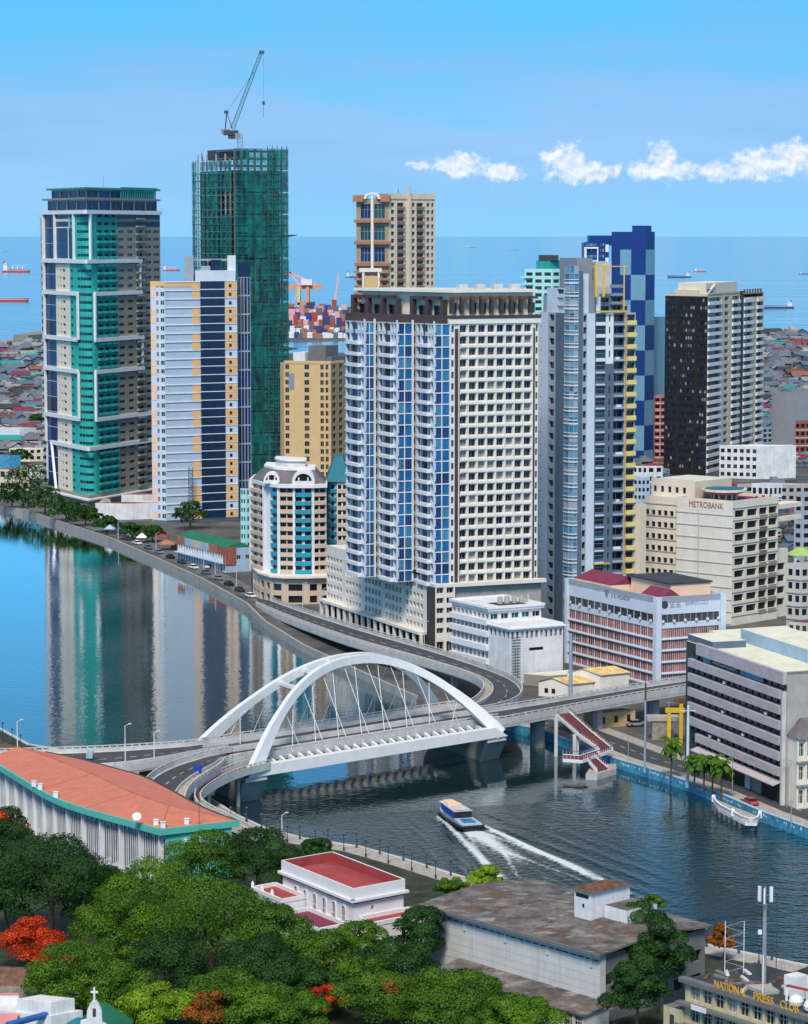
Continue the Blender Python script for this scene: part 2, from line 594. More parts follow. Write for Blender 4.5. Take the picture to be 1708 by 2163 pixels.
def lettering(bld, part, txt, A, d, s0, z, size, width, m, out=.12, shear_pitch=0.0):
    """raised letters on a wall running along d; width fits the word"""
    b = text_mb(txt, size, .06, m)
    x1 = max(p[0] for p in b.v)
    n = (d[1], -d[0])
    k = width / x1
    b.v = [(A[0] + d[0] * (s0 + p[0] * k) + n[0] * (out + p[2]), A[1] + d[1] * (s0 + p[0] * k) + n[1] * (out + p[2]), z + p[1] + shear_pitch * (p[0] * k)) for p in b.v]
    b.build(part, bld.root, off=bld.loc)
# ------------------------------------------------------------------ water, land
def water(name, rgb, rough, waves, rough_zone=None, gain=(1.0, 0.0)):
    m = bpy.data.materials.new(name)
    m.use_nodes = True
    nt = m.node_tree
    N, L = nt.nodes, nt.links
    N.remove(N['Principled BSDF'])
    df, gl, fr, mx = N.new('ShaderNodeBsdfDiffuse'), N.new('ShaderNodeBsdfGlossy'), N.new('ShaderNodeFresnel'), N.new('ShaderNodeMixShader')
    df.inputs['Color'].default_value = rgb + (1,)
    gl.inputs['Roughness'].default_value = rough
    gl.inputs['Color'].default_value = (.97, 1, 1, 1)
    fr.inputs['IOR'].default_value = 1.33
    ma = N.new('ShaderNodeMath')
    ma.operation = 'MULTIPLY_ADD'
    ma.use_clamp = True
    ma.inputs[1].default_value, ma.inputs[2].default_value = gain
    L.new(fr.outputs[0], ma.inputs[0])
    L.new(ma.outputs[0], mx.inputs[0])
    L.new(df.outputs[0], mx.inputs[1])
    L.new(gl.outputs[0], mx.inputs[2])
    L.new(mx.outputs[0], N['Material Output'].inputs[0])
    geo = N.new('ShaderNodeNewGeometry')
    prev = None
    amp = None
    if rough_zone:
        sp = N.new('ShaderNodeSeparateXYZ')
        L.new(geo.outputs['Position'], sp.inputs[0])
        mr = N.new('ShaderNodeMapRange')
        mr.interpolation_type = 'SMOOTHSTEP'
        mr.inputs[1].default_value, mr.inputs[2].default_value, mr.inputs[3].default_value, mr.inputs[4].default_value = rough_zone
        L.new(sp.outputs[1], mr.inputs[0])
        amp = mr.outputs[0]
    for (sc, dist, stretch, zone) in waves:
        mp = N.new('ShaderNodeMapping')
        mp.inputs['Scale'].default_value = stretch
        mp.inputs['Rotation'].default_value = (0, 0, rad(25))
        L.new(geo.outputs['Position'], mp.inputs[0])
        n = N.new('ShaderNodeTexNoise')
        n.inputs['Scale'].default_value = sc
        n.inputs['Detail'].default_value = 3
        L.new(mp.outputs[0], n.inputs['Vector'])
        bp = N.new('ShaderNodeBump')
        bp.inputs['Distance'].default_value = dist
        if zone and amp:
            L.new(amp, bp.inputs['Strength'])
        else:
            bp.inputs['Strength'].default_value = 1
        L.new(n.outputs[0], bp.inputs['Height'])
        if prev:
            L.new(prev, bp.inputs['Normal'])
        prev = bp.outputs[0]
    for q in (df, gl, fr):
        L.new(prev, q.inputs['Normal'])
    return m


M['river'] = water('river', (.007, .026, .032), .03, [(.35, .034, (1, 1, 1), False), (1.3, .008, (1, 1, 1), False), (.16, .55, (1, 1.6, 1), True), (.45, .42, (1, 1.8, 1), True)], rough_zone=(560, 690, 1, 0), gain=(2.9, -.40))
M['sea'] = water('sea', (.012, .20, .36), .14, [(.02, 1.6, (1, 1, 1), False), (.0016, 9, (.35, 1, 1), False)])
b = MB()
b.face([(-900, 150, 0), (900, 150, 0), (900, 2200, 0), (-900, 2200, 0)], 'river')
structure('river', b)
b = MB()
b.face([(-2e5, 2200, 0), (2e5, 2200, 0), (2e5, 4e5, 0), (-2e5, 4e5, 0)], 'sea')
structure('sea', b)
NB = [(-300, 1052), (0, 1079), (50, 1086), (120, 1110), (230, 1146), (330, 1190), (430, 1236), (520, 1287), (560, 1327), (640, 1377), (720, 1414), (800, 1452), (880, 1488), (1000, 1530), (1150, 1562), (1300, 1622), (1400, 1652), (1510, 1692), (1610, 1736), (1708, 1772), (1900, 1850), (2400, 2050)]
NBW = [G(u, v, 0) for u, v in NB]
SB = [(-350, 1440), (0, 1556), (60, 1590), (150, 1606), (300, 1645), (430, 1698), (500, 1742), (560, 1770), (640, 1792), (760, 1810), (860, 1838), (960, 1870), (1100, 1908), (1300, 1965), (1500, 2022), (1708, 2066), (2100, 2130)]
SBW = [G(u, v, 0) for u, v in SB]
GZ, SZ = 1.8, 2.2
b = MB()
b.prism(NBW + [(900, 700), (1400, 4100), (G(1610, 705)), (G(1380, 712)), (G(1180, 735)), G(740, 748), G(600, 750), (G(100, 724)), (G(-200, 722)), (-900, 3300), (-900, 1500)], -3, GZ, 'concrete_dark', 'ground')
structure('north_bank_ground', b)
b = MB()
b.prism(list(reversed(SBW)) + [(-600, 900), (-600, 150), (600, 150), (600, 380)], -3, SZ, 'concrete_dark', 'soil')
structure('south_bank_ground', b)
# port pier beyond the basin and the breakwater
b = MB()
b.prism([G(430, 724, 0), G(738, 719, 0), G(790, 650, 0), G(430, 655, 0)], -3, 2.6, 'concrete_dark', 'ground')
structure('port_pier_ground', b)
b = MB()
pts = [G(u, v) for u, v in ((28, 721), (60, 716), (96, 711), (150, 708), (150, 715), (96, 719), (60, 722))]
b.prism(pts, -3, 9, 'stone', 'stone')
structure('breakwater', b)

# quay walls: copings and painted flood walls
def ribbon(pts, off0, off1, z0, z1, m, mb, close=False):
    """a wall along a plan polyline, between two sideways offsets (left of the walk is positive)"""
    n = len(pts)
    def offp(i, o):
        a = pts[max(0, i - 1)]
        c = pts[min(n - 1, i + 1)]
        dx, dy = c[0] - a[0], c[1] - a[1]
        l = math.hypot(dx, dy) or 1
        return (pts[i][0] - dy / l * o, pts[i][1] + dx / l * o)
    zz = lambda q, i: q[i] if isinstance(q, (list, tuple)) else q
    for i in range(n - 1):
        a0, a1, c0, c1 = offp(i, off0), offp(i, off1), offp(i + 1, off0), offp(i + 1, off1)
        mb.hexa([a0 + (zz(z0, i),), c0 + (zz(z0, i + 1),), c1 + (zz(z0, i + 1),), a1 + (zz(z0, i),), a0 + (zz(z1, i),), c0 + (zz(z1, i + 1),), c1 + (zz(z1, i + 1),), a1 + (zz(z1, i),)], m)


def offset_line(pts, o):
    n = len(pts)
    out = []
    for i in range(n):
        a = pts[max(0, i - 1)]
        c = pts[min(n - 1, i + 1)]
        dx, dy = c[0] - a[0], c[1] - a[1]
        l = math.hypot(dx, dy) or 1
        out.append((pts[i][0] - dy / l * o, pts[i][1] + dx / l * o))
    return out


def resample(pts, step):
    out = [pts[0]]
    for a, c in zip(pts, pts[1:]):
        l = math.dist(a, c)
        k = max(1, int(round(l / step)))
        for i in range(1, k + 1):
            out.append(tuple(a[j] + (c[j] - a[j]) * i / k for j in range(len(a))))
    return out


def smooth(pts, it=2):
    for _ in range(it):
        o = [pts[0]]
        for a, c in zip(pts, pts[1:]):
            o.append(tuple(.75 * p + .25 * q for p, q in zip(a, c)))
            o.append(tuple(.25 * p + .75 * q for p, q in zip(a, c)))
        o.append(pts[-1])
        pts = o
    return pts


b = MB()
ribbon(NBW[1:13], -.25, .55, -2, GZ + .8, 'coping', b)
wl = b.build('flood_wall', off=NBW[8] + (0,))
wl.location = NBW[8] + (0,)
tag(wl, 'low pale concrete flood wall along the far river bank below the towers', 'wall')
b = MB()
ribbon(NBW[13:21], -.25, .6, -2, GZ + .7, 'blue_wall', b)
ribbon(NBW[13:21], -.33, .68, GZ + .7, GZ + .86, 'skyblue_wall', b)
wl = b.build('painted_flood_wall', off=NBW[16] + (0,))
wl.location = NBW[16] + (0,)
tag(wl, 'bright blue painted river wall with white markings below the lavender office', 'wall')
# unreadable white brush marks along the blue wall
b = MB()
line = resample(NBW[15:20], 1.0)
for i in range(3, len(line) - 2):
    if R.random() < .62:
        p, q_ = line[i], line[i + 1]
        d = ((q_[0] - p[0]), (q_[1] - p[1]))
        l = math.hypot(*d)
        d = (d[0] / l, d[1] / l)
        b.obox(p, d, (d[1], -d[0]), .05, R.uniform(.3, .8), .262, .29, 1.3 + R.uniform(0, .3), 1.8 + R.uniform(0, .4), 'white')
b.build('painted_marks', wl, 'stuff', off=tuple(wl.location))
b = MB()
ribbon(SBW[1:16], -.6, .25, -2, SZ + .3, 'concrete_pale', b)
wl = b.build('quay_wall', off=SBW[8] + (0,))
wl.location = SBW[8] + (0,)
tag(wl, 'pale stone quay edge along the near river bank promenade', 'wall')
b = MB()
ribbon(SBW[4:16], -5.5, -.7, SZ - .2, SZ + .06, 'paving', b)
structure('river_promenade_path', b)
# riverside roads
b = MB()
ribbon(NBW[1:9], 5.0, 14, GZ, GZ + .05, 'asphalt_pale', b)
structure('riverside_road', b)
b = MB()
ribbon(NBW[13:22], 6.2, 15.5, GZ, GZ + .05, 'asphalt', b)
structure('embankment_road', b)
b = MB()
ribbon(NBW[13:22], 1.0, 6.0, GZ, GZ + .15, 'paving', b)
structure('embankment_pavement', b)
b = MB()
ribbon(NBW[13:22], 15.7, 20, GZ, GZ + .15, 'paving', b)
structure('far_pavement', b)
b = MB()
ln = resample(offset_line(NBW[13:22], 10.8), 3)
for i in range(0, len(ln) - 1, 2):
    ribbon([ln[i], ln[i + 1]], -.08, .08, GZ + .054, GZ + .06, 'paint_line', b)
structure('road_marking', b)

# ------------------------------------------------------------------ towers across the river
# --- teal and cream tower at the left
def teal_tower():
    f = Frame(G(189, 1067, 4), 66, 118)
    C = f.C
    LL, RR = run(C, 118, 97), run(C, 66, 342)
    T = Bld('residential_tower', 'tall teal and cream tower with white frames and navy glass strip, leftmost tower', 'tower', C + (GZ,))
    zt = Zat(447, C[1])
    z0 = 9.0
    nf = 36
    fh = (zt - z0) / nf
    A, Bq = f.p(0, LL), f.p(0, 0)
    seg = lambda a, b_: (f.p(0, LL * (1 - a)), f.p(0, LL * (1 - b_)))
    rw = rows_n(z0, nf, fh, 1.35, fh * .36)
    top2 = rw[:-2]
    base_poly = [f.p(0, 0), f.p(RR, 0), f.p(RR, LL), f.p(0, LL)]
    # plinth
    pz = T.mb('plinth')
    pz.prism([f.p(-1.5, -1.5), f.p(RR, -1.5), f.p(RR, LL), f.p(-1.5, LL)], GZ - .5, z0 - 2.6, 'greige')
    T.mb('canopy').prism([f.p(-3, -3), f.p(RR + 1, -3), f.p(RR + 1, LL), f.p(-3, LL)], z0 - 2.6, z0 - 1.8, 'white')
    pz.prism([f.p(-.1, -.1), f.p(RR, -.1), f.p(RR, LL), f.p(-.1, LL)], z0 - 1.8, z0, 'greige')
    # left face
    a, c = seg(0, .03)
    T.facade(a, c, z0, zt, 'white')
    a, c = seg(.03, .29)
    gl = run(C, 118, 97) * .26
    T.facade(a, c, z0, zt, 'white', [(.3, gl - .3)], rows_n(z0, nf // 2, fh * 2, .08, fh * 2 - .16), .25, ('glass_blue', 'glass_blue', 'glass_navy'), 'm', 'glass_navy', pane='glass_panel')
    a, c = seg(.29, .62)
    T.facade(a, c, z0, zt, 'cream_pale', [(2.2, 3.4), (6.0, 7.8), (9.4, 13.2)], rw, .4, ('glass_dark',), '')
    a, c = seg(.62, .72)
    T.facade(a, c, z0, zt, 'teal', [(.4, 4.0)], rw, .4, ('glass_dark',), '')
    # rounded teal corner
    cr = 7.0
    p0, p1 = f.p(0, LL * .28), f.p(LL * .16, 0)
    arc = []
    for i in range(9):
        t = i / 8
        q0 = (p0[0] + (C[0] - p0[0]) * t, p0[1] + (C[1] - p0[1]) * t)
        q1 = (C[0] + (p1[0] - C[0]) * t, C[1] + (p1[1] - C[1]) * t)
        arc.append((q0[0] + (q1[0] - q0[0]) * t, q0[1] + (q1[1] - q0[1]) * t))
    for i in range(8):
        l = math.dist(arc[i], arc[i + 1])
        T.facade(arc[i], arc[i + 1], z0, zt, 'teal', [(0, l)] if 1 <= i <= 5 else (), rw, .3, ('glass_dark',), '', pane='corner_window')
    # right face
    s0 = math.dist(C, p1)
    e1 = RR * .40
    rl = e1 - s0
    A2 = p1
    d, n, _ = T.facade(p1, f.p(e1, 0), z0, zt, 'teal_deep', cols_n(rl, 3, rl / 3 * .80), rw, 1.2, ('glass_dark', 'glass_teal'), '')
    for (a_, b_) in rw[:-2]:
        for k in range(3):
            st = rl / 3
            T.slab('balcony', p1, d, st * (k + .08), st * (k + .92), 0, .9, a_ - 1.1, a_ + .15, 'teal')
    gl2 = RR * .24
    T.facade(f.p(e1, 0), f.p(e1 + gl2, 0), z0, zt, 'greige', cols_n(gl2, 2, gl2 * .30), rw, .4, ('glass_dark',), '')
    c0 = e1 + gl2
    cl = RR * .14
    d, n, _ = T.facade(f.p(c0, 0), f.p(c0 + cl, 0), z0, zt, 'greige', [(cl * .2, cl * .8)], rw, .8, ('glass_dark',), '')
    for (a_, b_) in rw:
        T.slab('curved_balcony', f.p(c0, 0), d, cl * .1, cl * .9, 0, 1.4, a_ - 1.1, a_ - .1, 'greige')
    c1 = c0 + cl
    l3 = RR - c1
    T.facade(f.p(c1, 0), f.p(RR, 0), z0, zt, 'greige', cols_n(l3, 2, l3 * .38), rw, .4, ('glass_dark',), '')
    T.facade(f.p(RR, 0), f.p(RR, LL), z0, zt, 'greige')
    T.facade(f.p(RR, LL), f.p(0, LL), z0, zt, 'greige_pale')
    # slim balcony stack on the far left side
    sd = E(118)
    d0 = (-f.R[0], -f.R[1])
    for (a_, b_) in rw:
        T.slab('side_balcony', f.p(0, LL - .1), (f.L[0] * -1, f.L[1] * -1), -5.5, -.2, -.8, .0, a_ - 1.3, a_ + .3, 'greige_pale')
    T.mb('wall').prism([f.p(1.2, LL), f.p(6, LL), f.p(6, LL + 5.4), f.p(1.2, LL + 5.4)], z0, zt - 4, 'charcoal')
    # navy glazing of the top floors
    for i in range(nf - 2, nf):
        T.slab('top_glazing', f.p(e1, 0), f.R, .3, RR - e1 - .3, .02, .1, z0 + i * fh + .7, z0 + (i + 1) * fh - .7, 'glass_navy')
        T.slab('top_glazing', f.p(0, LL), (-f.L[0], -f.L[1]), LL * .3, LL * .6, .02, .1, z0 + i * fh + .7, z0 + (i + 1) * fh - .7, 'glass_navy')
    for i in range(4):
        zq = Zat(552, C[1]) + 1.4
        hq = (z0 + (nf - 2) * fh - zq) / 4
        T.slab('glass_panel', f.p(0, LL), (-f.L[0], -f.L[1]), LL * .32, LL * .58, .02, .12, zq + i * hq, zq + (i + 1) * hq - .12, 'glass_blue')
        T.slab('glass_panel', f.p(0, LL), (-f.L[0], -f.L[1]), LL * .61, LL * .72, .02, .12, zq + i * hq, zq + (i + 1) * hq - .12, 'glass_navy')
    # white bands and frames
    dl = (-f.L[0], -f.L[1])
    for v, l0, l1, r1 in ((447, 0, 1, 1), (552, 0, 1, .72), (621, 0, .82, .72), (719, 0, .8, .74), (787, 0, .8, .74), (888, 0, .82, .9), (948, .15, 1, .9)):
        z = Zat(v, C[1])
        T.slab('band', f.p(0, LL), dl, LL * l0, LL * l1, .05, 1.25, z - 1, z + 1, 'white')
        if v in (447, 552, 948):
            T.slab('band', f.p(0, 0), f.R, -1.2, RR * r1, .05, 1.25, z - 1, z + 1, 'white')
        else:
            T.slab('band', f.p(0, 0), f.R, 6.4, RR * r1, .05, 1.25, z - 1, z + 1, 'white')
    for v0, v1, s in ((552, 447, .02), (552, 447, .30), (552, 447, .74), (719, 621, .815), (888, 787, .815), (719, 552, .03), (948, 719, .03)):
        za, zb = Zat(v0, C[1]), Zat(v1, C[1])
        T.slab('frame_post', f.p(0, LL), dl, LL * s - .6, LL * s + .6, .06, 1.2, za, zb, 'white')
    for v0, v1, s in ((719, 621, .09), (888, 787, .09), (552, 447, .04), (787, 719, .72), (621, 552, .70)):
        za, zb = Zat(v0, C[1]), Zat(v1, C[1])
        T.slab('frame_post', f.p(0, 0), f.R, RR * s - .6, RR * s + .6, .06, 1.2, za, zb, 'white')
    # slanted frame at the foot
    W = T.mb('slanted_frame')
    za, zb = Zat(948, C[1]), z0 - 1.8
    P1 = f.p(-1, LL * .84)
    P2 = f.p(-2.6, LL * .70)
    W.bar(P1 + (za,), P2 + (zb,), .9, 'white')
    # dark glazed floors under the cornice and the two penthouse floors
    T.roof(base_poly, zt, 'roof_grey', par=0)
    for (i0, h0, ins, rr) in ((0, Zat(418, C[1]), 4, .98), (1, Zat(396, C[1]), 10, .95)):
        za = zt if i0 == 0 else Zat(418, C[1])
        q0, q1, q2, q3 = f.p(2 + ins * .1, ins * .1 + 2), f.p(RR * rr, 2), f.p(RR * rr, LL - ins), f.p(2, LL - ins)
        for a, c in ((q3, q0), (q0, q1), (q1, q2), (q2, q3)):
            l = math.dist(a, c)
            nn = max(2, int(l / 11))
            T.facade(a, c, za, h0 - .6, 'greige_pale', cols_n(l, nn, l / nn * .93), [(za + .6, h0 - 1.2)], .4, ('glass_blue', 'glass_navy'), 'm', 'greige_pale', pane='penthouse_window')
        T.mb('roof_slab').prism([f.p(-1.5, -1.2), f.p(RR, -1.2), f.p(RR, LL - ins + 3), f.p(-1.5, LL - ins + 3)], h0 - .6, h0 + .3, 'grey_mid' if i0 == 0 else 'teal_deep')
    h1 = Zat(396, C[1])
    g = T.mb('crown_grille')
    A3 = f.p(RR * .45, -.6)
    for k in range(16):
        g.obox(A3, f.R, (f.R[1], -f.R[0]), k * 2.4, k * 2.4 + .5, 0, .4, h1 - 6, h1 + .8, 'teal_deep')
    g.obox(A3, f.R, (f.R[1], -f.R[0]), 0, 38, .05, .5, h1 - .2, h1 + .9, 'teal_deep')
    T.mb('antenna').bar(f.p(RR * .35, 12) + (h1,), f.p(RR * .35, 12) + (h1 + 6,), .15, 'steel')
    T.finish()


teal_tower()


def net_material():
    m = bpy.data.materials.new('safety_net')
    m.use_nodes = True
    nt = m.node_tree
    N, L = nt.nodes, nt.links
    b = N['Principled BSDF']
    b.inputs['Roughness'].default_value = .8
    geo = N.new('ShaderNodeNewGeometry')
    mp = N.new('ShaderNodeMapping')
    mp.inputs['Scale'].default_value = (.5, .5, .16)
    L.new(geo.outputs['Position'], mp.inputs[0])
    n = N.new('ShaderNodeTexNoise')
    n.inputs['Scale'].default_value = .55
    n.inputs['Detail'].default_value = 5
    L.new(mp.outputs[0], n.inputs['Vector'])
    r = N.new('ShaderNodeValToRGB')
    r.color_ramp.elements[0].position, r.color_ramp.elements[0].color = .3, (.0, .028, .04, 1)
    r.color_ramp.elements[1].position, r.color_ramp.elements[1].color = .75, (.0, .27, .245, 1)
    L.new(n.outputs[0], r.inputs[0])
    L.new(r.outputs[0], b.inputs['Base Color'])
    n2 = N.new('ShaderNodeTexNoise')
    n2.inputs['Scale'].default_value = .25
    L.new(geo.outputs['Position'], n2.inputs['Vector'])
    mr = N.new('ShaderNodeMapRange')
    mr.inputs[1].default_value, mr.inputs[2].default_value, mr.inputs[3].default_value, mr.inputs[4].default_value = .3, .7, .35, .92
    L.new(n2.outputs[0], mr.inputs[0])
    L.new(mr.outputs[0], b.inputs['Alpha'])
    return m


M['net'] = net_material()


def green_tower():
    C = G(498, 1030, GZ)
    f = Frame(C, 28, 122)
    LL, RR = run(C, 122, 411), run(C, 28, 609)
    T = Bld('construction_tower', 'tall unfinished tower wrapped in green safety netting under the tower crane', 'tower', C + (GZ,))
    zl, zr = Zat(335, C[1]), Zat(314, C[1])
    fh = 4.0
    nL = int((zl - GZ) / fh)
    core = T.mb('core_wall')
    core.prism([f.p(3, 3), f.p(RR - 3, 3), f.p(RR - 3, LL - 3), f.p(3, LL - 3)], GZ, zl - 6, 'concrete_dark')
    for i in range(nL):
        z = GZ + i * fh
        T.inst('floor_slab', ('g', 1), lambda b_: b_.prism([(p[0] - C[0], p[1] - C[1]) for p in (f.p(.5, .5), f.p(RR - .5, .5), f.p(RR - .5, LL - .5), f.p(.5, LL - .5))], 0, .5, 'concrete_dark'), C + (z,))
    for i in range(5):
        z = GZ + (nL + i) * fh
        if z > zr:
            break
        T.inst('floor_slab', ('g', 2), lambda b_: b_.prism([(p[0] - C[0], p[1] - C[1]) for p in (f.p(.8, .5), f.p(RR - .5, .5), f.p(RR - .5, LL * .45), f.p(.8, LL * .45))], 0, .5, 'concrete_dark'), C + (z,))
    dl = (-f.L[0], -f.L[1])
    for k in range(9):
        T.slab('column', f.p(0, LL), dl, LL * (k + .02) / 9, LL * (k + .02) / 9 + 1.1, -.6, -.1, GZ, zl + (3 if k % 2 else 0), 'concrete')
    for k in range(8):
        T.slab('column', f.p(0, 0), f.R, RR * (k + .05) / 8, RR * (k + .05) / 8 + 1.1, -.6, -.1, GZ, zr, 'concrete_dark')
    # netting: sheets of three floors, each its own piece
    step = fh * 3
    def sheets(A, d, L, z_top, segs):
        z = GZ + 6
        while z < z_top - 2:
            h = min(step - .5, z_top - z)
            for (a, c, off) in segs:
                if R.random() < .93:
                    w_ = round((c - a) * L, 2)
                    hh = round(h, 2)

                    def mk(bb, w_=w_, hh=hh):
                        n_ = 5
                        for q in range(n_):
                            x0, x1 = -w_ / 2 + w_ * q / n_, -w_ / 2 + w_ * (q + 1) / n_
                            y0, y1 = (-.5 if q % 2 else 0), (-.5 if (q + 1) % 2 else 0)
                            bb.face([(x0, y0, 0), (x1, y1, 0), (x1, y1, hh), (x0, y0, hh)], 'net')
                    mid = (a + c) / 2 * L
                    n_ = (d[1], -d[0])
                    T.inst('netting', (w_, hh), mk, (A[0] + d[0] * mid + n_[0] * off, A[1] + d[1] * mid + n_[1] * off, z), math.atan2(d[1], d[0]))
            z += step
    sheets(f.p(0, LL), dl, LL, zl - 1, [(0, .12, .5), (.2, .34, .4), (.34, .68, .5), (.68, 1, .6)])
    sheets(f.p(0, 0), f.R, RR, zr + 1.5, [(0, .25, 1.2), (.25, .6, .3), (.6, 1.0, 1.3), (.02, .5, .9)])
    sheets(f.p(RR, 0), f.L, LL, zr, [(0, .5, .5)])
    for i in range(2, nL):
        z = GZ + i * fh
        T.slab('scaffold_board', f.p(0, LL), dl, LL * .02, LL * .98, .75, 1.0, z, z + .42, 'teal_deep' if i % 3 else 'crane_green')
        T.slab('scaffold_board', f.p(0, 0), f.R, RR * .01, RR * .24, 1.75, 1.95, z, z + .3, 'crane_green')
        T.slab('scaffold_board', f.p(0, 0), f.R, RR * .62, RR * .99, 1.85, 2.05, z, z + .3, 'crane_green')
    for k in range(5):
        T.slab('scaffold_post', f.p(0, 0), f.R, RR * (.6 + .09 * k), RR * (.6 + .09 * k) + .35, 1.85, 2.1, GZ + 30, zr + 2, 'crane_green')
        T.slab('scaffold_post', f.p(0, LL), dl, LL * (.12 + .2 * k), LL * (.12 + .2 * k) + .35, .8, 1.05, GZ + 30, zl, 'crane_green')
    for v in (503, 745):
        W = T.mb('catch_platform#%d' % v)
        z = Zat(v, C[1])
        W.hexa([f.p(RR * .8, -1) + (z - .4,), f.p(RR + 5, -2) + (z + 1.6,), f.p(RR + 5, 12) + (z + 1.6,), f.p(RR * .8, 12) + (z - .4,), f.p(RR * .8, -1) + (z,), f.p(RR + 5, -2) + (z + 2,), f.p(RR + 5, 12) + (z + 2,), f.p(RR * .8, 12) + (z,)], 'steel_dark')
    # open top deck: columns and rebar
    for k in range(12):
        p = f.p(2 + R.random() * 6, LL * (.1 + .08 * k))
        W2 = T.mb('rebar')
        W2.bar(p + (zl - 3,), p + (zl + R.uniform(2, 5),), .3, 'steel_dark')
    T.mb('top_frame').prism([f.p(3, LL * .15), f.p(12, LL * .15), f.p(12, LL * .75), f.p(3, LL * .75)], zl, zl + 5.5, 'steel_dark')
    T.finish()
    # ---- luffing tower crane standing on it
    mu = f.p(7, LL * .12)
    zb, zm = zl - 8, Zat(283, mu[1])
    K = Bld('tower_crane', 'luffing tower crane with raised green lattice jib above the netted tower', 'crane', mu + (zb,))
    def lattice(mb, a, c, w0, n_, m, w1=None):
        a, c = np.array(a, float), np.array(c, float)
        d = (c - a) / np.linalg.norm(c - a)
        t = np.array((0, 1., 0))
        x = np.cross(d, t)
        x /= np.linalg.norm(x)
        y = np.cross(d, x)
        w1 = w0 if w1 is None else w1
        prev = None
        for i in range(n_ + 1):
            t_ = i / n_
            o = a + (c - a) * t_
            ww = w0 + (w1 - w0) * t_
            q = [o + ww * (sx * x + sy * y) for sx, sy in ((-1, -1), (1, -1), (1, 1), (-1, 1))]
            if prev:
                for j in range(4):
                    mb.bar(prev[j], q[j], .16, m)
                    mb.bar(prev[j], q[(j + 1) % 4], .09, m)
                    mb.bar(q[j], q[(j + 1) % 4], .08, m)
            prev = q
    y = mu[1]
    X = lambda u, v: ((u - CU) / F * (y * CT), y, Zat(v, y))
    X = lambda u, v: (lambda z: ((u - CU) / F * (y * CT + (H - z) * ST), y, z))(Zat(v, y))
    lattice(K.mb('mast'), mu + (zb,), mu + (zm,), 1.3, 10, 'steel')
    mb = K.mb('slewing_deck')
    p = X(490, 281)
    mb.box(p[0] - 4.5, p[0] + 3.5, y - 2, y + 2, p[2] - 1, p[2] + 1.6, 'steel_dark')
    mb.box(p[0] - 2, p[0] + 2, y - 1.5, y + 1.5, p[2] - 3, p[2] - 1, 'steel_dark')
    cw = X(503, 286)
    K.mb('cab').box(cw[0] - 1.4, cw[0] + 1.4, y - 3.8, y - 1.6, cw[2] - 1.6, cw[2] + 1.2, 'grey_mid')
    q = X(476, 276)
    K.mb('counterweight').box(q[0] - 2.2, q[0] + 2, y - 1.6, y + 1.6, q[2] - 1.6, q[2] + 1, 'grey_mid')
    tip, foot, ap = X(552, 110), X(491, 272), X(479, 236)
    lattice(K.mb('jib'), foot, tip, 1.0, 26, 'crane_green', .75)
    hd = K.mb('jib_head')
    hd.box(tip[0] - 1, tip[0] + 1.7, y - .8, y + .8, tip[2] - .8, tip[2] + .9, 'crane_green')
    af = K.mb('a_frame')
    for sy in (-1.2, 1.2):
        af.bar((q[0], y + sy, q[2]), (ap[0], y + sy * .4, ap[2]), .35, 'steel_dark')
        af.bar((foot[0], y + sy, foot[2]), (ap[0], y + sy * .4, ap[2]), .22, 'steel_dark')
    af.box(ap[0] - 1.3, ap[0] + 1, y - .8, y + .8, ap[2] - .8, ap[2] + .8, 'steel_dark')
    jm = tuple(foot[i] + (tip[i] - foot[i]) * .75 for i in range(3))
    K.mb('pendant_rope').bar(ap, jm, .11, 'steel_dark')
    t2 = (tip[0] + 1.2, y, tip[2])
    hb = X(555, 217)
    K.mb('hoist_rope').bar(t2, (t2[0], y, hb[2]), .07, 'steel_dark')
    hk = K.mb('hook_block')
    hk.box(t2[0] - .7, t2[0] + .7, y - .5, y + .5, hb[2] - .9, hb[2] + .9, 'steel_dark')
    hk.bar((t2[0], y, hb[2]), (t2[0], y, hb[2] - 8), .13, 'steel_dark')
    K.finish()


green_tower()


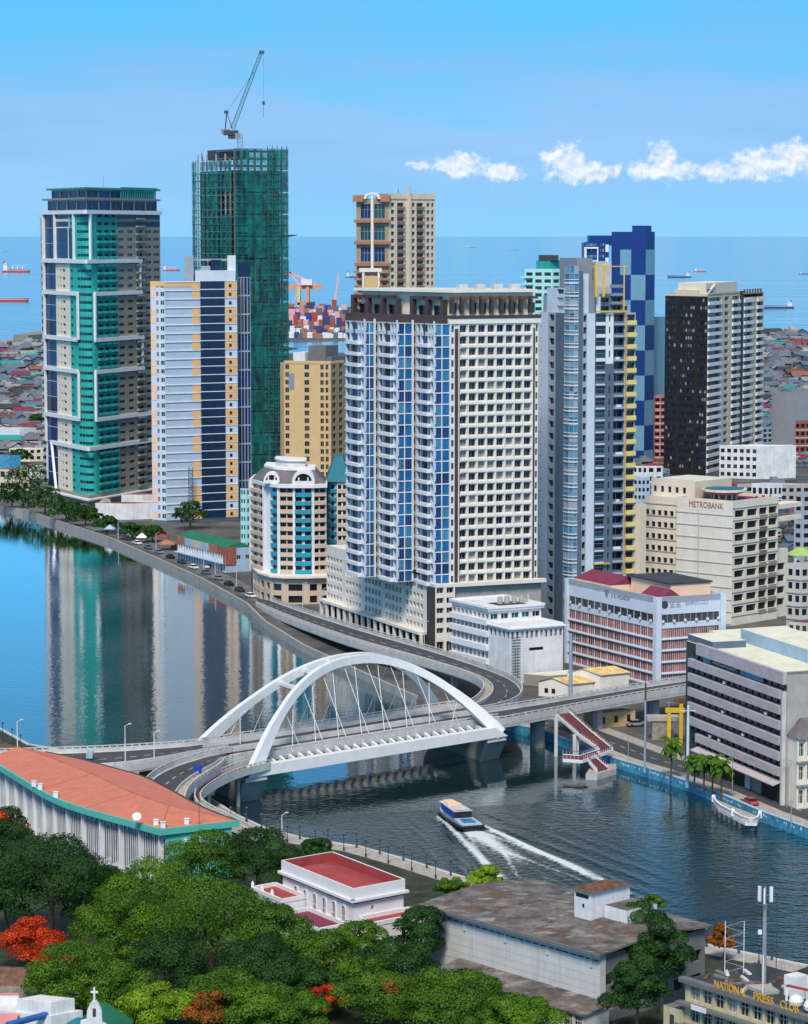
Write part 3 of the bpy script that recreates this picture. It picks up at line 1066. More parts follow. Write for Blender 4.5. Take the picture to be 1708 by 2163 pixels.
def orange_tower():
    C = G(352, 1104, GZ)
    f = Frame(C, 26, 160)
    RR = run(C, 26, 503)
    LL = run(C, 160, 321)
    T = Bld('residential_tower', 'pale blue grey tower with orange panels and a navy strip behind the green roofed shop', 'tower', C + (GZ,))
    zt = Zat(594, C[1])
    n = 28
    fh = (zt - GZ - 1) / n
    z0 = GZ + 1
    rw = rows_n(z0, n, fh, 1.1, fh * .5)
    back = E(94)
    D = 26
    PB = lambda p, t: (p[0] + back[0] * t, p[1] + back[1] * t)
    a0 = f.p(0, LL)
    # chamfer face: peach / grey floors with windows
    dR = (C[0] - a0[0], C[1] - a0[1])
    l = math.hypot(*dR)
    T.facade(a0, C, z0, zt, 'bluegrey_pale', [(l * .42, l * .56), (l * .72, l * .97)], rw, .3, ('glass_dark', 'glass_grey'), 'm', 'white')
    d0 = (dR[0] / l, dR[1] / l)
    for i in range(n):
        if i % 3 != 1:
            T.slab('orange_panel', a0, d0, .1, l * .38, .02, .12, z0 + i * fh + .4, z0 + i * fh + fh - .1, 'peach')
    # main face
    x1, x2 = RR * .67, RR * .99
    f1, f2, f3 = f.p(RR * .64, 0), f.p(RR * .645, 0), f.p(RR, 0)
    T.facade(C, f.p(RR * .49, 0), z0, zt, 'bluegrey')
    l2 = RR * .72 - RR * .66
    T.facade(f.p(RR * .49, 0), f.p(RR, 0), z0, zt, 'bluegrey_pale')
    for i in range(n):
        za, zb = z0 + i * fh, z0 + (i + 1) * fh
        T.slab('ledge', C, f.R, 0, RR * .485, .02, .42, zb - .55, zb - .05, 'white')
        if i % 3 != 1:
            T.slab('orange_panel', C, f.R, RR * .375, RR * .475, .02, .16, za + .1, zb - .6, 'orange')
            T.slab('orange_panel', C, f.R, RR * .835, RR * .99, .02, .16, za + .3, zb - .4, 'orange')
        T.slab('window', C, f.R, RR * .885, RR * .92, .17, .22, za + fh * .25, za + fh * .62, 'glass_dark')
        # navy glazing with wavy mullion line
        T.slab('glass_panel', C, f.R, RR * .49, RR * .825, .05, .3, za + .35, zb - .05, 'navy_panel')
        T.slab('ledge', C, f.R, RR * .49, RR * .825, .1, .4, zb - .05, zb + .3, 'white')
        T.slab('ledge', C, f.R, RR * .83, RR, .02, .3, zb - .25, zb + .05, 'white')
    T.facade(f.p(RR, 0), PB(f.p(RR, 0), 8), z0, zt + 3, 'bluegrey_pale')
    # parapet in orange, penthouse
    T.mb('parapet').obox(C, f.R, (f.R[1], -f.R[0]), 0, RR * .66, -.4, .15, zt - 2.6, zt, 'orange')
    T.mb('parapet').obox(a0, d0, (d0[1], -d0[0]), 0, l - .3, -.4, .15, zt - 2.4, zt - .05, 'orange')
    poly = [a0, C, f.p(RR, 0), PB(f.p(RR, 0), D), PB(a0, D)]
    T.mb('wall').prism([PB(a0, .8), PB(C, .8), PB(f.p(RR, 0), .8), PB(f.p(RR, 0), D), PB(a0, D)], GZ, zt - .6, 'bluegrey', 'roof_grey')
    zp = Zat(540, C[1])
    q = lambda r, t: PB(f.p(r, 0), t)
    T.mb('penthouse').prism([q(RR * .42, 5), q(RR * .98, 4), q(RR * .98, 18), q(RR * .42, 18)], zt - .6, zt + 5, 'bluegrey_pale')
    W = T.mb('roof_frame')
    for r0, r1, zz, mm in ((.27, .40, zp, 'slate_pale'), (.50, .63, zp - 5, 'slate_pale'), (.64, .78, zp - 2, 'navy_panel'), (.87, .985, zp, 'white'), (.40, .50, zp - 9, 'glass_navy')):
        W.prism([q(RR * r0, 7), q(RR * r1, 7), q(RR * r1, 16), q(RR * r0, 16)], zt - .5, zz, mm)
    W.prism([q(RR * .30, 8), q(RR * .9, 8), q(RR * .9, 15), q(RR * .30, 15)], zp - 2.5, zp - 1.6, 'slate_pale')
    # navy glazed rear block on the right
    S0 = q(RR + .5, 7)
    L2 = run(S0, 26, 531)
    S1 = (S0[0] + f.R[0] * L2, S0[1] + f.R[1] * L2)
    z2 = Zat(585, S0[1])
    nn = 13
    fh2 = (z2 - GZ) / nn
    T.facade(S0, S1, GZ, z2, 'slate_pale', cols_n(L2, 4, L2 / 4 * .8), rows_n(GZ, nn, fh2, .4, fh2 - .7), .35, ('glass_blue', 'glass_navy', 'glass_grey'), '', pane='curtain_glass')
    T.mb('rear_block').prism([PB(S0, .8), PB(S1, .8), PB(S1, 20), PB(S0, 20)], GZ, z2, 'navy_panel')
    T.mb('rear_block').prism([PB(S0, 1.2), PB(S1, 1.2), PB(S1, 10), PB(S0, 10)], z2, z2 + 7, 'navy_panel')
    # steel lattice mast leaning on the face
    T.finish()
    k = G(404, 1104, GZ)
    K = Bld('radio_mast', 'slim dark lattice mast rising from the tree before the orange panelled tower', 'mast', k + (GZ,))
    z1 = Zat(988, k[1])
    mb = K.mb('lattice')
    for i in range(14):
        za, zb = GZ + (z1 - GZ) * i / 14, GZ + (z1 - GZ) * (i + 1) / 14
        for sx, sy in ((-1, -1), (1, -1), (1, 1), (-1, 1)):
            mb.bar((k[0] + sx, k[1] + sy, za), (k[0] + sx, k[1] + sy, zb), .12, 'steel_dark')
            mb.bar((k[0] + sx, k[1] + sy, za), (k[0] - sx, k[1] + sy, zb), .1, 'steel_dark')
    K.finish()


orange_tower()


def tan_tower():
    C = G(700, 1140, GZ)
    f = Frame(C, 60, 170)
    LL, RR = run(C, 170, 601), run(C, 60, 728)
    T = Bld('residential_tower', 'plain tan tower with window columns and grey rooftop tank, behind the teal banded hotel', 'tower', C + (GZ,))
    zt = Zat(768, C[1])
    n = 23
    fh = (zt - GZ) / n
    rw = rows_n(GZ, n, fh, .8, fh * .62)
    T.facade(f.p(0, LL), C, GZ, zt, 'tan', [(LL * .03, LL * .11), (LL * .44, LL * .54), (LL * .78, LL * .85), (LL * .89, LL * .95)], rw, .4, ('glass_dark', 'glass_grey'), 'm', 'tan_dark')
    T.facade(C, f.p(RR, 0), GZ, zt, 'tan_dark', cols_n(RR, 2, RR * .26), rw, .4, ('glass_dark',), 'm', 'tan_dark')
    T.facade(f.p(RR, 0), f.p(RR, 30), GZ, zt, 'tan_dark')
    poly = [C, f.p(RR, 0), f.p(RR, LL * .8), f.p(0, LL)]
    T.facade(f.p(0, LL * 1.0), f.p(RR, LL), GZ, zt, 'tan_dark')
    poly = [C, f.p(RR, 0), f.p(RR, LL), f.p(0, LL)]
    T.roof(poly, zt - .4, 'roof_grey', par=1.6, pm='tan')
    d = (-f.L[0], -f.L[1])
    T.slab('repair_patch', f.p(0, LL), d, LL * .1, LL * .22, .02, .1, zt - fh * 3.4, zt - fh * 1.3, 'grey_mid')
    q = f.p(4, LL * .28)
    zt2 = Zat(730, q[1])
    T.mb('water_tank').prism([f.p(3, LL * .18), f.p(14, LL * .18), f.p(14, LL * .55), f.p(3, LL * .55)], zt, zt2, 'tank_grey')
    T.mb('stair_hut').prism([f.p(2, LL * .6), f.p(10, LL * .6), f.p(10, LL * .85), f.p(2, LL * .85)], zt, zt + 5, 'white_worn', 'white')
    pb = T.mb('penthouse')
    pb.prism([f.p(3, LL * .06), f.p(15, LL * .06), f.p(15, LL * .17), f.p(3, LL * .17)], zt, zt + 3, 'tank_grey')
    T.mb('antenna').bar(f.p(6, LL * .4) + (zt2,), f.p(6, LL * .4) + (zt2 + 5,), .12, 'steel')
    T.finish()


tan_tower()
# --- hotel with teal balcony bands and mansard roof
def hotel():
    y0 = G(625, 1272, GZ)[1]
    X = lambda u, dy=0: ((u - CU) / F * ((y0 + dy) * CT + (H - 20) * ST), y0 + dy)
    C = X(625)
    T = Bld('hotel', 'cream hotel block with teal balcony bands, arched dormers and mansard roof', 'building', C + (GZ,))
    zc = Zat(1030, y0)
    zb = Zat(1212, y0)
    n = 10
    fh = (zc - zb) / n
    zb2 = GZ
    pts = [X(531, 22), X(560, 8), X(590, 1), X(622, 0), X(661, 0), X(690, 2)]
    back = [X(692, 26), X(540, 44)]
    rw = rows_n(zb, n, fh, fh * .42, fh * .5)
    kinds = ['beige', 'white', 'beige', 'teal', 'beige']
    for i, k in enumerate(kinds):
        a, c = pts[i], pts[i + 1]
        l = math.dist(a, c)
        d = ((c[0] - a[0]) / l, (c[1] - a[1]) / l)
        if k == 'beige':
            T.facade(a, c, zb, zc, 'white_warm', cols_n(l, 2, l * .40, l * .05, l * .97), rw, 1.0, ('glass_dark',), '', mid='beige_band')
            for (za, z1) in rw:
                T.slab('balcony_band', a, d, l * .03, l * .98, .02, .5, za - fh * .44, za, 'beige_band')
        elif k == 'white':
            T.facade(a, c, zb, zc, 'white', [(l * .52, l * .92)], rw, .6, ('glass_teal', 'glass_dark'), 'm', 'white')
            for (za, z1) in rw:
                T.slab('balcony_band', a, d, l * .5, l * .95, .02, .7, za - fh * .42, za + .1, 'teal_band')
        else:
            T.facade(a, c, zb, zc, 'white', [(l * .06, l * .42), (l * .58, l * .94)], rw, 1.0, ('glass_dark',), '')
            for (za, z1) in rw:
                T.slab('balcony_band', a, d, l * .04, l * .96, .02, 1.0, za - fh * .46, za, 'teal_band')
        T.slab('pilaster', a, d, -.5, .5, -.2, .7, zb - 1, zc + 1, 'white')
    a, c = pts[0], pts[1]
    T.facade(pts[5], back[0], GZ, zc, 'white_warm')
    T.facade(back[1], pts[0], GZ, zc, 'white_warm')
    # recessed right wing
    w0, w1, w2 = X(692, 18), X(713, 14), X(734, 14)
    for a, c, k in ((w0, w1, 0), (w1, w2, 1)):
        l = math.dist(a, c)
        d = ((c[0] - a[0]) / l, (c[1] - a[1]) / l)
        T.facade(a, c, GZ, zc + 1, 'white_warm' if k else 'bluegrey', cols_n(l, 1 + k, l * .36), rw, .8, ('glass_dark',), '')
        for (za, z1) in rw:
            T.slab('balcony_band', a, d, l * .05, l * .95, .02, .6, za - fh * .44, za, 'beige_band' if k else 'teal_band')
    T.mb('wing_wall').prism([X(693, 20), X(736, 17), X(736, 40), X(693, 40)], GZ, zc + .8, 'white_warm')
    rfz = zc + 1
    p = [X(690, 13), X(738, 13), X(738, 42), X(690, 42)]
    pc = X(718, 28)
    T.mb('wing_roof').loft([[q + (rfz,) for q in p], [((q[0] * .35 + pc[0] * .65), (q[1] * .35 + pc[1] * .65), rfz + 9) for q in p]], 'roof_teal')
    # two-storey curved podium
    pod = [X(534, 21), X(548, 8), X(572, -3), X(600, -6), X(650, -6), X(700, -4)]
    for a, c in zip(pod, pod[1:]):
        l = math.dist(a, c)
        nn = max(1, int(l / 4.5))
        T.facade(a, c, GZ, zb - .8, 'beige_band', cols_n(l, nn, l / nn * .62), [(GZ + .5, GZ + 3.2), (GZ + 5.0, min(zb - 2.2, GZ + 7.6))], .8, ('glass_dark',), '', pane='shop_window')
    T.mb('podium_roof').prism([X(530, 24), X(545, 6), X(571, -5), X(600, -8), X(652, -8), X(702, -6), X(702, 20), X(560, 30)], zb - .8, zb - .1, 'white_warm')
    # cornice, mansard, dormers
    T.mb('cornice').prism([X(528, 24), X(558, 6), X(589, -1), X(622, -2), X(662, -2), X(692, 0), back[0], back[1]], zc, zc + 1.3, 'white')
    base = [pts[0], pts[1], pts[2], pts[3], pts[4], pts[5], back[0], back[1]]
    cen = X(618, 22)
    def sc(k):
        return [(cen[0] + (q[0] - cen[0]) * k, cen[1] + (q[1] - cen[1]) * k) for q in base]
    zr = Zat(990, y0 + 15)
    T.mb('mansard_roof').loft([[q + (zc + 1.3,) for q in sc(.98)], [q + (zr,) for q in sc(.66)]], 'roof_slate')
    T.mb('mansard_roof').loft([[q + (zr,) for q in sc(.68)], [q + (zr + .8,) for q in sc(.68)]], 'white')
    T.mb('roof_lantern').loft([[q + (zr + .8,) for q in sc(.4)], [q + (zr + 3.0,) for q in sc(.38)]], 'concrete_pale')
    T.mb('roof_lantern').loft([[q + (zr + 3.0,) for q in sc(.42)], [q + (zr + 3.6,) for q in sc(.42)]], 'white')
    for (u, dy, wd, cm) in ((642, -1.2, 4.3, 'roof_slate'), (575, 3, 3.0, 'roof_teal')):
        o = X(u, dy)
        dm = T.mb('dormer')
        N_ = 10
        arc = [(math.cos(math.pi * i / N_) * wd, math.sin(math.pi * i / N_) * wd * .9) for i in range(N_ + 1)]
        for (r0, r1, m_, yy) in ((1, .74, 'white', -.6), (.74, 0, 'glass_dark', .2)):
            for i in range(N_):
                p0, p1 = arc[i], arc[i + 1]
                q = [(o[0] + p0[0] * r0, o[1] + yy, zc + 2.6 + p0[1] * r0), (o[0] + p0[0] * r1, o[1] + yy, zc + 2.6 + p0[1] * r1), (o[0] + p1[0] * r1, o[1] + yy, zc + 2.6 + p1[1] * r1), (o[0] + p1[0] * r0, o[1] + yy, zc + 2.6 + p1[1] * r0)]
                dm.face(q if r1 else [q[0], q[1], q[3]], m_)
        for i in range(N_):
            p0, p1 = arc[i], arc[i + 1]
            dm.face([(o[0] + p0[0], o[1] - .6, zc + 2.6 + p0[1]), (o[0] + p1[0], o[1] - .6, zc + 2.6 + p1[1]), (o[0] + p1[0], o[1] + 9, zc + 2.6 + p1[1]), (o[0] + p0[0], o[1] + 9, zc + 2.6 + p0[1])], 'white')
        dm.box(o[0] - wd, o[0] + wd, o[1] - .6, o[1] + 4, zc + 1.3, zc + 2.6, 'white')
        for sx in (-.4, .4):
            dm.box(o[0] + sx * wd - .25, o[0] + sx * wd + .25, o[1] - .75, o[1] - .2, zc + 1.4, zc + 4, 'white')
    T.finish()


hotel()


# --- the big white tower with three blue glazed bays on its left and a window grid on its right
def grid_tower():
    C0 = G(920, 1388, GZ)                       # podium corner
    f = Frame(C0, 23, 113)
    T = Bld('residential_tower', 'big white tower with window grid face and three blue glazed bays, in the middle', 'tower', C0 + (GZ,))
    zp = Zat(1241, C0[1])
    PL = run(C0, 113, 690)
    # podium, left face with five rows of louvred openings
    nfl = 5
    z_arc = GZ + 6.5
    fh = (zp - z_arc) / nfl
    rw = rows_n(z_arc, nfl, fh, fh * .36, fh * .56)
    a, c = f.p(0, PL), f.p(0, 7)
    l = PL - 7
    nb = 30
    cols = []
    for k in range(nb):
        if k % 6 not in (5,):
            x = l * k / nb
            cols.append((x + l / nb * .14, x + l / nb * .86))
    d, n, _ = T.facade(a, c, z_arc, zp, 'white_warm', cols, rw, .9, ('glass_dark', 'glass_dark', 'glass_grey', 'brown'), '', pane='louvre')
    T.facade(a, c, GZ, z_arc, 'brown', cols_n(l, 16, l / 16 * .66), [(GZ + .3, z_arc - 1)], 1.5, ('glass_dark', 'brick_red', 'glass_grey'), '', pane='shopfront')
    for k in range(17):
        T.slab('arcade_column', a, d, l * k / 16 - .5, l * k / 16 + .5, 1.6, 2.6, GZ, z_arc, 'white_warm')
    T.mb('arcade_roof').obox(a, d, n, 0, l, .02, 2.9, z_arc, z_arc + .9, 'white_warm')
    # brown corner column then banded end
    T.facade(f.p(0, 7), f.p(0, 0), GZ, zp, 'brown')
    RL = run(C0, 23, 962)
    T.facade(C0, f.p(RL, 0), GZ, zp, 'white_warm', cols_n(RL, 2, RL * .36), [(GZ + .5, GZ + 5)] + rw, .9, ('glass_dark', 'glass_grey'), 'm')
    W = T.mb('podium_block')
    RB = run(C0, 23, 1150)
    W.prism([f.p(2, 2), f.p(RB, 2), f.p(RB, PL - 1), f.p(2, PL - 1)], GZ, zp - .3, 'concrete', 'roof_grey')
    T.mb('podium_roof').prism([f.p(0, 0), f.p(RB + 1, 0), f.p(RB + 1, 2.4), f.p(2.4, 2.4), f.p(2.4, PL), f.p(0, PL)], zp - .25, zp + .9, 'white_warm')
    # raised podium part at the far end
    T.facade(f.p(0, PL), f.p(0, PL * .62), zp + .9, zp + 3.8, 'white_warm')
    W.prism([f.p(.3, PL * .62), f.p(12, PL * .62), f.p(12, PL), f.p(.3, PL)], zp, zp + 3.6, 'white_warm')
    # tower plan: saw-tooth on the left, grid on the right
    Tc = f.p(6.5, 3.0)
    g = Frame(Tc, 23, 113)
    zt = Zat(684, Tc[1])
    n = 23
    fh = (zt - zp) / n
    RR = run(Tc, 23, 1136)
    rw = rows_n(zp, n, fh, fh * .26, fh * .56)
    # grid face: brown strips at both ends
    sA, sB = RR * .095, RR * .93
    T.facade(g.p(0, 0), g.p(sA, 0), zp, zt, 'white_warm', [(sA * .12, sA * .45)], rw, .4, ('glass_grey',), '')
    T.slab('brown_strip', Tc, g.R, sA * .55, sA * 1.15, .03, .15, zp, zt - 1.6, 'brown')
    d, nn, _ = T.facade(g.p(sA, 0), g.p(sB, 0), zp, zt, 'white_warm', cols_n(sB - sA, 8, (sB - sA) / 8 * .74), rows_n(zp, n, fh, fh * .25, fh * .60), 1.0, ('glass_dark', 'glass_dark', 'glass_grey', 'glass_dark', 'glass_navy', 'curtain'), 'm', 'greige', pane='grid_window')
    for i in range(n):
        T.slab('floor_ledge', g.p(sA, 0), g.R, .9, sB - sA, .02, .4, zp + i * fh - .2, zp + i * fh + fh * .14, 'white_warm')
    for k in range(9):
        x = (sB - sA) / 8 * k
        T.slab('rib', g.p(sA, 0), g.R, x - .16, x + .16, .02, .38, zp, zt, 'white_warm')
    T.facade(g.p(sB, 0), g.p(RR, 0), zp, zt, 'white_warm', [((RR - sB) * .55, (RR - sB) * .9)], rw, .4, ('glass_grey',), '')
    T.slab('brown_strip', Tc, g.R, sB + .1, sB + (RR - sB) * .42, .03, .15, zp, zt - 1.6, 'brown')
    # saw-tooth bays
    blue = run(Tc, 23 + 180, 917, 60)            # width of a blue bay towards the left
    cur = Tc
    plan = [cur]
    targets = [(917, 880), (839, 800), (771, 731)]
    prevu = 948
    for bi, (ub, ul) in enumerate(targets):
        # blue glazed face, then balcony face going back
        wl = run(cur, 203, ub, 60)
        p1 = (cur[0] - g.R[0] * wl, cur[1] - g.R[1] * wl)
        hb = zt + (0 if bi else 0)
        d, nn, L_ = T.facade(p1, cur, zp, zt, 'white', [(L_a, L_b) for (L_a, L_b) in cols_n(wl, 2, wl / 2 * .9)], rows_n(zp, n, fh, .12, fh - .3), .25, ('glass_azure', 'glass_azure', 'glass_blue', 'glass_sky'), 't', 'slate_blue', pane='bay_glass')
        T.slab('corner_pier', p1, d, -.2, .2, -.3, .4, zp, zt + 1, 'bluegrey_pale')
        T.slab('corner_pier', cur, d, -.25, .25, -.3, .4, zp, zt + 1, 'white')
        bl = run(p1, 113, ul, 60)
        p2 = (p1[0] + g.L[0] * bl, p1[1] + g.L[1] * bl)
        d, nn, L_ = T.facade(p2, p1, zp, zt, 'bluegrey_pale', [(bl * .02, bl * .2), (bl * .26, bl * .64), (bl * .68, bl * .80), (bl * .84, bl * .99)], rows_n(zp, n, fh, fh * .26, fh * .66), .8, ('glass_dark', 'brown', 'glass_azure', 'glass_dark'), '', pane='bay_window')
        for i in range(n - 1):
            T.slab('balcony', p2, d, bl * .24, bl * .84, .02, 1.5, zp + i * fh - .2, zp + i * fh + fh * .24, 'white')
            T.slab('balcony_ledge', p2, d, 0, bl, .02, .35, zp + i * fh - .15, zp + i * fh + fh * .12, 'white')
        T.slab('brown_strip', p2, d, bl * .44, bl * .5, .03, .12, zp, zt, 'brown')
        cur = p2
        plan += [p1, p2]
        if bi < 2:
            wg = run(cur, 203, targets[bi][1] - 8, 60)
            p3 = (cur[0] - g.R[0] * wg, cur[1] - g.R[1] * wg)
            T.facade(p3, cur, zp, zt, 'greige', cols_n(wg, 1, wg * .4), rw, .5, ('glass_dark',), '')
            cur = p3
            plan.append(p3)
    depth = 20
    bk = g.p(RR, 0)
    far = (cur[0] + g.R[0] * depth, cur[1] + g.R[1] * depth)
    bk2 = (bk[0] + g.L[0] * 24, bk[1] + g.L[1] * 24)
    full = [g.p(RR, 0)] + [bk2, far] + list(reversed(plan))
    T.facade(g.p(RR, 0), bk2, zp, zt, 'concrete_pale')
    T.facade(bk2, far, zp, zt, 'concrete_pale')
    T.facade(far, cur, zp, zt, 'concrete_pale')
    T.mb('roof').face([q + (zt,) for q in full], 'roof_grey')
    # crown: dark terrace line, recessed white penthouse with brown portals, flat top
    zc = Zat(618, Tc[1])
    cr = T.mb('crown_ledge')
    P0 = g.p(RR + .6, -.6)
    d = g.R
    cr.obox(g.p(-.6, -.6), g.R, (g.R[1], -g.R[0]), 0, RR + 1.2, -1.2, 0, zt, zt + 1.7, 'white_warm')
    T.slab('terrace_fascia', g.p(-.6, -.6), g.R, 0, RR + 1.2, -.9, .2, zt + 1.72, zt + 2.7, 'brown')
    ends = plan[0], plan[-1]
    A0, A1 = plan[-1], plan[0]
    la = math.dist(A0, A1)
    da = ((A1[0] - A0[0]) / la, (A1[1] - A0[1]) / la)
    na = (da[1], -da[0])
    T.slab('terrace_fascia', A0, da, 0, la, -4.0, -.4, zt + .05, zt + 2.6, 'brown')
    ph0, ph1 = zt + .05, zc
    q = [g.p(3.5, 2.5), g.p(RR - 1, 2.5), (bk2[0] - g.R[0], bk2[1] - g.R[1]), (far[0], far[1]), (A0[0] + g.R[0] * 6, A0[1] + g.R[1] * 6)]
    T.mb('penthouse').prism(q, ph0, ph1, 'cream_pale', 'roof_pale')
    T.mb('penthouse_roof').prism([g.p(1.2, .5), g.p(RR, .5), bk2, far, (A0[0] + g.R[0] * 3, A0[1] + g.R[1] * 3)], ph1, ph1 + .9, 'white_warm', 'roof_pale')
    npo = 9
    for k in range(npo):
        x0 = RR * (k + .1) / npo
        for xx in (x0,):
            T.slab('portal_post', g.p(0, .6), g.R, xx, xx + .9, -1.0, 1.0, zt + 3.3, zc - 2.2, 'brown')
        T.slab('portal_beam', g.p(0, .6), g.R, x0, x0 + RR / npo * .8, -1.0, 1.0, zc - 2.2, zc - 1.3, 'rust')
        if k % 3 != 1:
            T.slab('terrace_door', g.p(0, 2.35), g.R, x0 + 1.3, x0 + 2.9, 0, .12, zt + 3.3, zc - 3.4, 'glass_grey')
    npo = 7
    for k in range(npo):
        x0 = la * (k + .1) / npo
        T.slab('portal_post', A0, da, x0, x0 + 1.4, -3.6, -1.8, zt + 2.6, zc - 2.4, 'brown')
        if k in (0, 1, 2, 4, 5):
            T.slab('portal_beam', A0, da, x0, x0 + la / npo * .85, -3.6, -1.8, zc - 2.4, zc - 1.4, 'brown')
            T.slab('terrace_door', A0, da, x0 + 2, x0 + la / npo * .8, -4.6, -4.2, zt + 2.6, zc - 4.5, 'glass_dark')
    for k in range(4):
        pa = g.p(RR * (.3 + .2 * k), 12)
        T.inst('vent_box', ('a', k % 2), lambda b_: b_.box(-1.6, 1.6, -1.2, 1.2, 0, 1.6, 'concrete_pale'), pa + (zc + .9,), .4)
    pa = g.p(RR * .5, 14)
    T.mb('antenna').bar(pa + (zc,), pa + (zc + 7,), .12, 'steel')
    T.finish()
    return f, zp, PL


GT, GT_zp, GT_PL = grid_tower()


def grey_tower():
    C = G(1205, 1338, GZ)
    f = Frame(C, 25, 116)
    T = Bld('residential_tower', 'blue grey tower with yellow spandrels and a builder\'s hoist beside the white tower', 'tower', C + (GZ,))
    LL, RR = run(C, 116, 1136), run(C, 25, 1340)
    z_mid, zt = Zat(662, C[1]), Zat(572, C[1])
    zp = Zat(1218, C[1])
    n = 22
    fh = (z_mid - zp) / n
    zz0 = GZ
    rw = rows_n(zp - fh * 5, n + 5, fh, fh * .3, fh * .55)
    S_ = lambda a, c: (f.p(0, LL * (1 - a)), f.p(0, LL * (1 - c)))
    # left face: white tiled pier, window slot, grey pier
    a, c = S_(0, .30)
    l = LL * .3
    T.facade(a, c, zz0, z_mid, 'bluegrey_pale', [(l * .2, l * .32)], rows_n(zp, n, fh, fh * .7, fh * .16), .2, ('glass_grey',), '', pane='slot_window')
    a, c = S_(.30, .52)
    l = LL * .22
    T.facade(a, c, zz0, z_mid, 'slate_pale', [(l * .1, l * .8)], rw, .8, ('glass_dark', 'glass_navy'), '')
    a, c = S_(.52, .78)
    T.facade(a, c, zz0, z_mid, 'slate_blue')
    # glazed rounded corner with white lines
    a, c = S_(.78, 1.0)
    e = f.p(RR * .10, 0)
    h_ = [a, ((a[0] + C[0] * 2) / 3, (a[1] + C[1] * 2) / 3), ((C[0] * 2 + e[0]) / 3, (C[1] * 2 + e[1]) / 3), e]
    for p, q in zip(h_, h_[1:]):
        l = math.dist(p, q)
        T.facade(p, q, zz0, zt + 2, 'slate_pale', [(.12, l - .12)], rows_n(zz0, 44, (zt + 2 - zz0) / 44, .1, (zt + 2 - zz0) / 44 - .25), .15, ('glass_sky', 'checker_pale', 'slate_pale'), '', pane='corner_glass')
        d = ((q[0] - p[0]) / l, (q[1] - p[1]) / l)
        for k in range(24):
            z = zp + (zt - zp) * k / 24
            T.slab('white_trim', p, d, 0, l, .03, .16, z, z + .5, 'white')
            T.slab('white_trim', p, d, 0, l, .03, .16, z + 1.3, z + 1.6, 'white')
    # right face
    x = [.10, .17, .235, .34, .58, .60, .80, .84, 1.0]
    px_ = lambda k: f.p(RR * k, 0)
    T.facade(px_(.10), px_(.17), zz0, zt, 'slate_blue')
    l = RR * .065
    T.facade(px_(.17), px_(.235), zz0, z_mid, 'slate_pale', [(l * .1, l * .9)], rw, .8, ('glass_dark',), '')
    T.facade(px_(.235), px_(.36), zz0, z_mid, 'bluegrey_pale')
    l = RR * .17
    zsw = Zat(770, C[1])
    d, nn, _ = T.facade(px_(.36), px_(.53), zp, z_mid, 'slate_blue', [(l * .08, l * .92)], rw, .5, ('glass_dark', 'glass_teal'), 'x', 'slate_pale')
    for i in range(n):
        z = zp + i * fh
        T.slab('sill_band', px_(.36), d, l * .08, l * .92, .02, .45, z - .1, z + fh * (.24 if z > zsw else .1), 'white' if z > zsw else 'bluegrey_pale')
    l = RR * .12
    T.facade(px_(.53), px_(.65), zp, zsw, 'slate_blue', [(l * .4, l * .6)], rw, .3, ('glass_dark',), '', pane='slot_window')
    T.facade(px_(.53), px_(.65), zsw, z_mid, 'white', [(l * .4, l * .6)], [r for r in rw if r[0] > zsw], .3, ('glass_dark',), '', pane='slot_window')
    l = RR * .17
    d, nn, _ = T.facade(px_(.65), px_(.82), zp, z_mid, 'slate_blue', [(l * .05, l * .95)], rw, 1.4, ('glass_dark', 'glass_navy'), 'm')
    for i in range(n):
        z = zp + i * fh
        T.slab('balcony', px_(.65), d, l * .03, l * .97, .02, .9, z - .1, z + fh * .14, 'slate_pale')
        if i % 4 == 2:
            T.slab('balcony_goods', px_(.65), d, l * R.uniform(.1, .4), l * R.uniform(.5, .9), .0, .5, z + fh * .14, z + fh * .32, 'white')
    l = RR * .18
    d, nn, _ = T.facade(px_(.82), px_(1.0), zp, z_mid, 'slate_pale', [(l * .12, l * .95)], rw, .8, ('glass_dark',), '')
    for i in range(n):
        z = zp + i * fh
        T.slab('yellow_spandrel', px_(.82), d, l * .1, l * 1.02, .02, .8, z - .05, z + fh * .36, 'yellow_pale')
    # podium part in front of the right face
    T.mb('podium').prism([f.p(RR * .36, -4), f.p(RR, -4), f.p(RR, 20), f.p(RR * .36, 20)], GZ, zp - .5, 'grey_mid', 'roof_grey')
    T.facade(f.p(RR, 0), f.p(RR, 30), GZ, z_mid, 'slate_pale')
    back = [f.p(RR, 30), f.p(0, 30)]
    T.facade(back[0], (f.p(0, LL)), GZ, z_mid, 'slate_pale')
    T.mb('roof').face([q + (z_mid,) for q in (f.p(0, 0), f.p(RR, 0), f.p(RR, 30), f.p(0, LL))], 'roof_grey')
    # hoist mast and gantry in yellow
    hx = RR * .80
    z_h = zp
    ho = T.mb('hoist_mast')
    A = f.p(hx, -1.6)
    ht = Zat(575, C[1])
    for s in (0, 1.0):
        p = (A[0] + f.R[0] * s * .5, A[1] + f.R[1] * s * .5)
        ho.bar(p + (GZ + 16,), p + (z_mid,), .14, 'tan')
    k = 0
    z = GZ + 16
    while z < z_mid - 2:
        p, q = (A[0] + f.R[0] * (k % 2), A[1] + f.R[1] * (k % 2)), (A[0] + f.R[0] * ((k + 1) % 2), A[1] + f.R[1] * ((k + 1) % 2))
        ho.bar(p + (z,), q + (z + 2,), .07, 'tan')
        z += 2
        k += 1
    # upper set-back storeys
    u0, u1 = f.p(RR * .13, 2), f.p(RR * .80, 2)
    uL = f.p(1.5, LL * .86)
    n2 = 5
    fh2 = (zt - z_mid) / n2
    rr = rows_n(z_mid, n2, fh2, fh2 * .25, fh2 * .55)
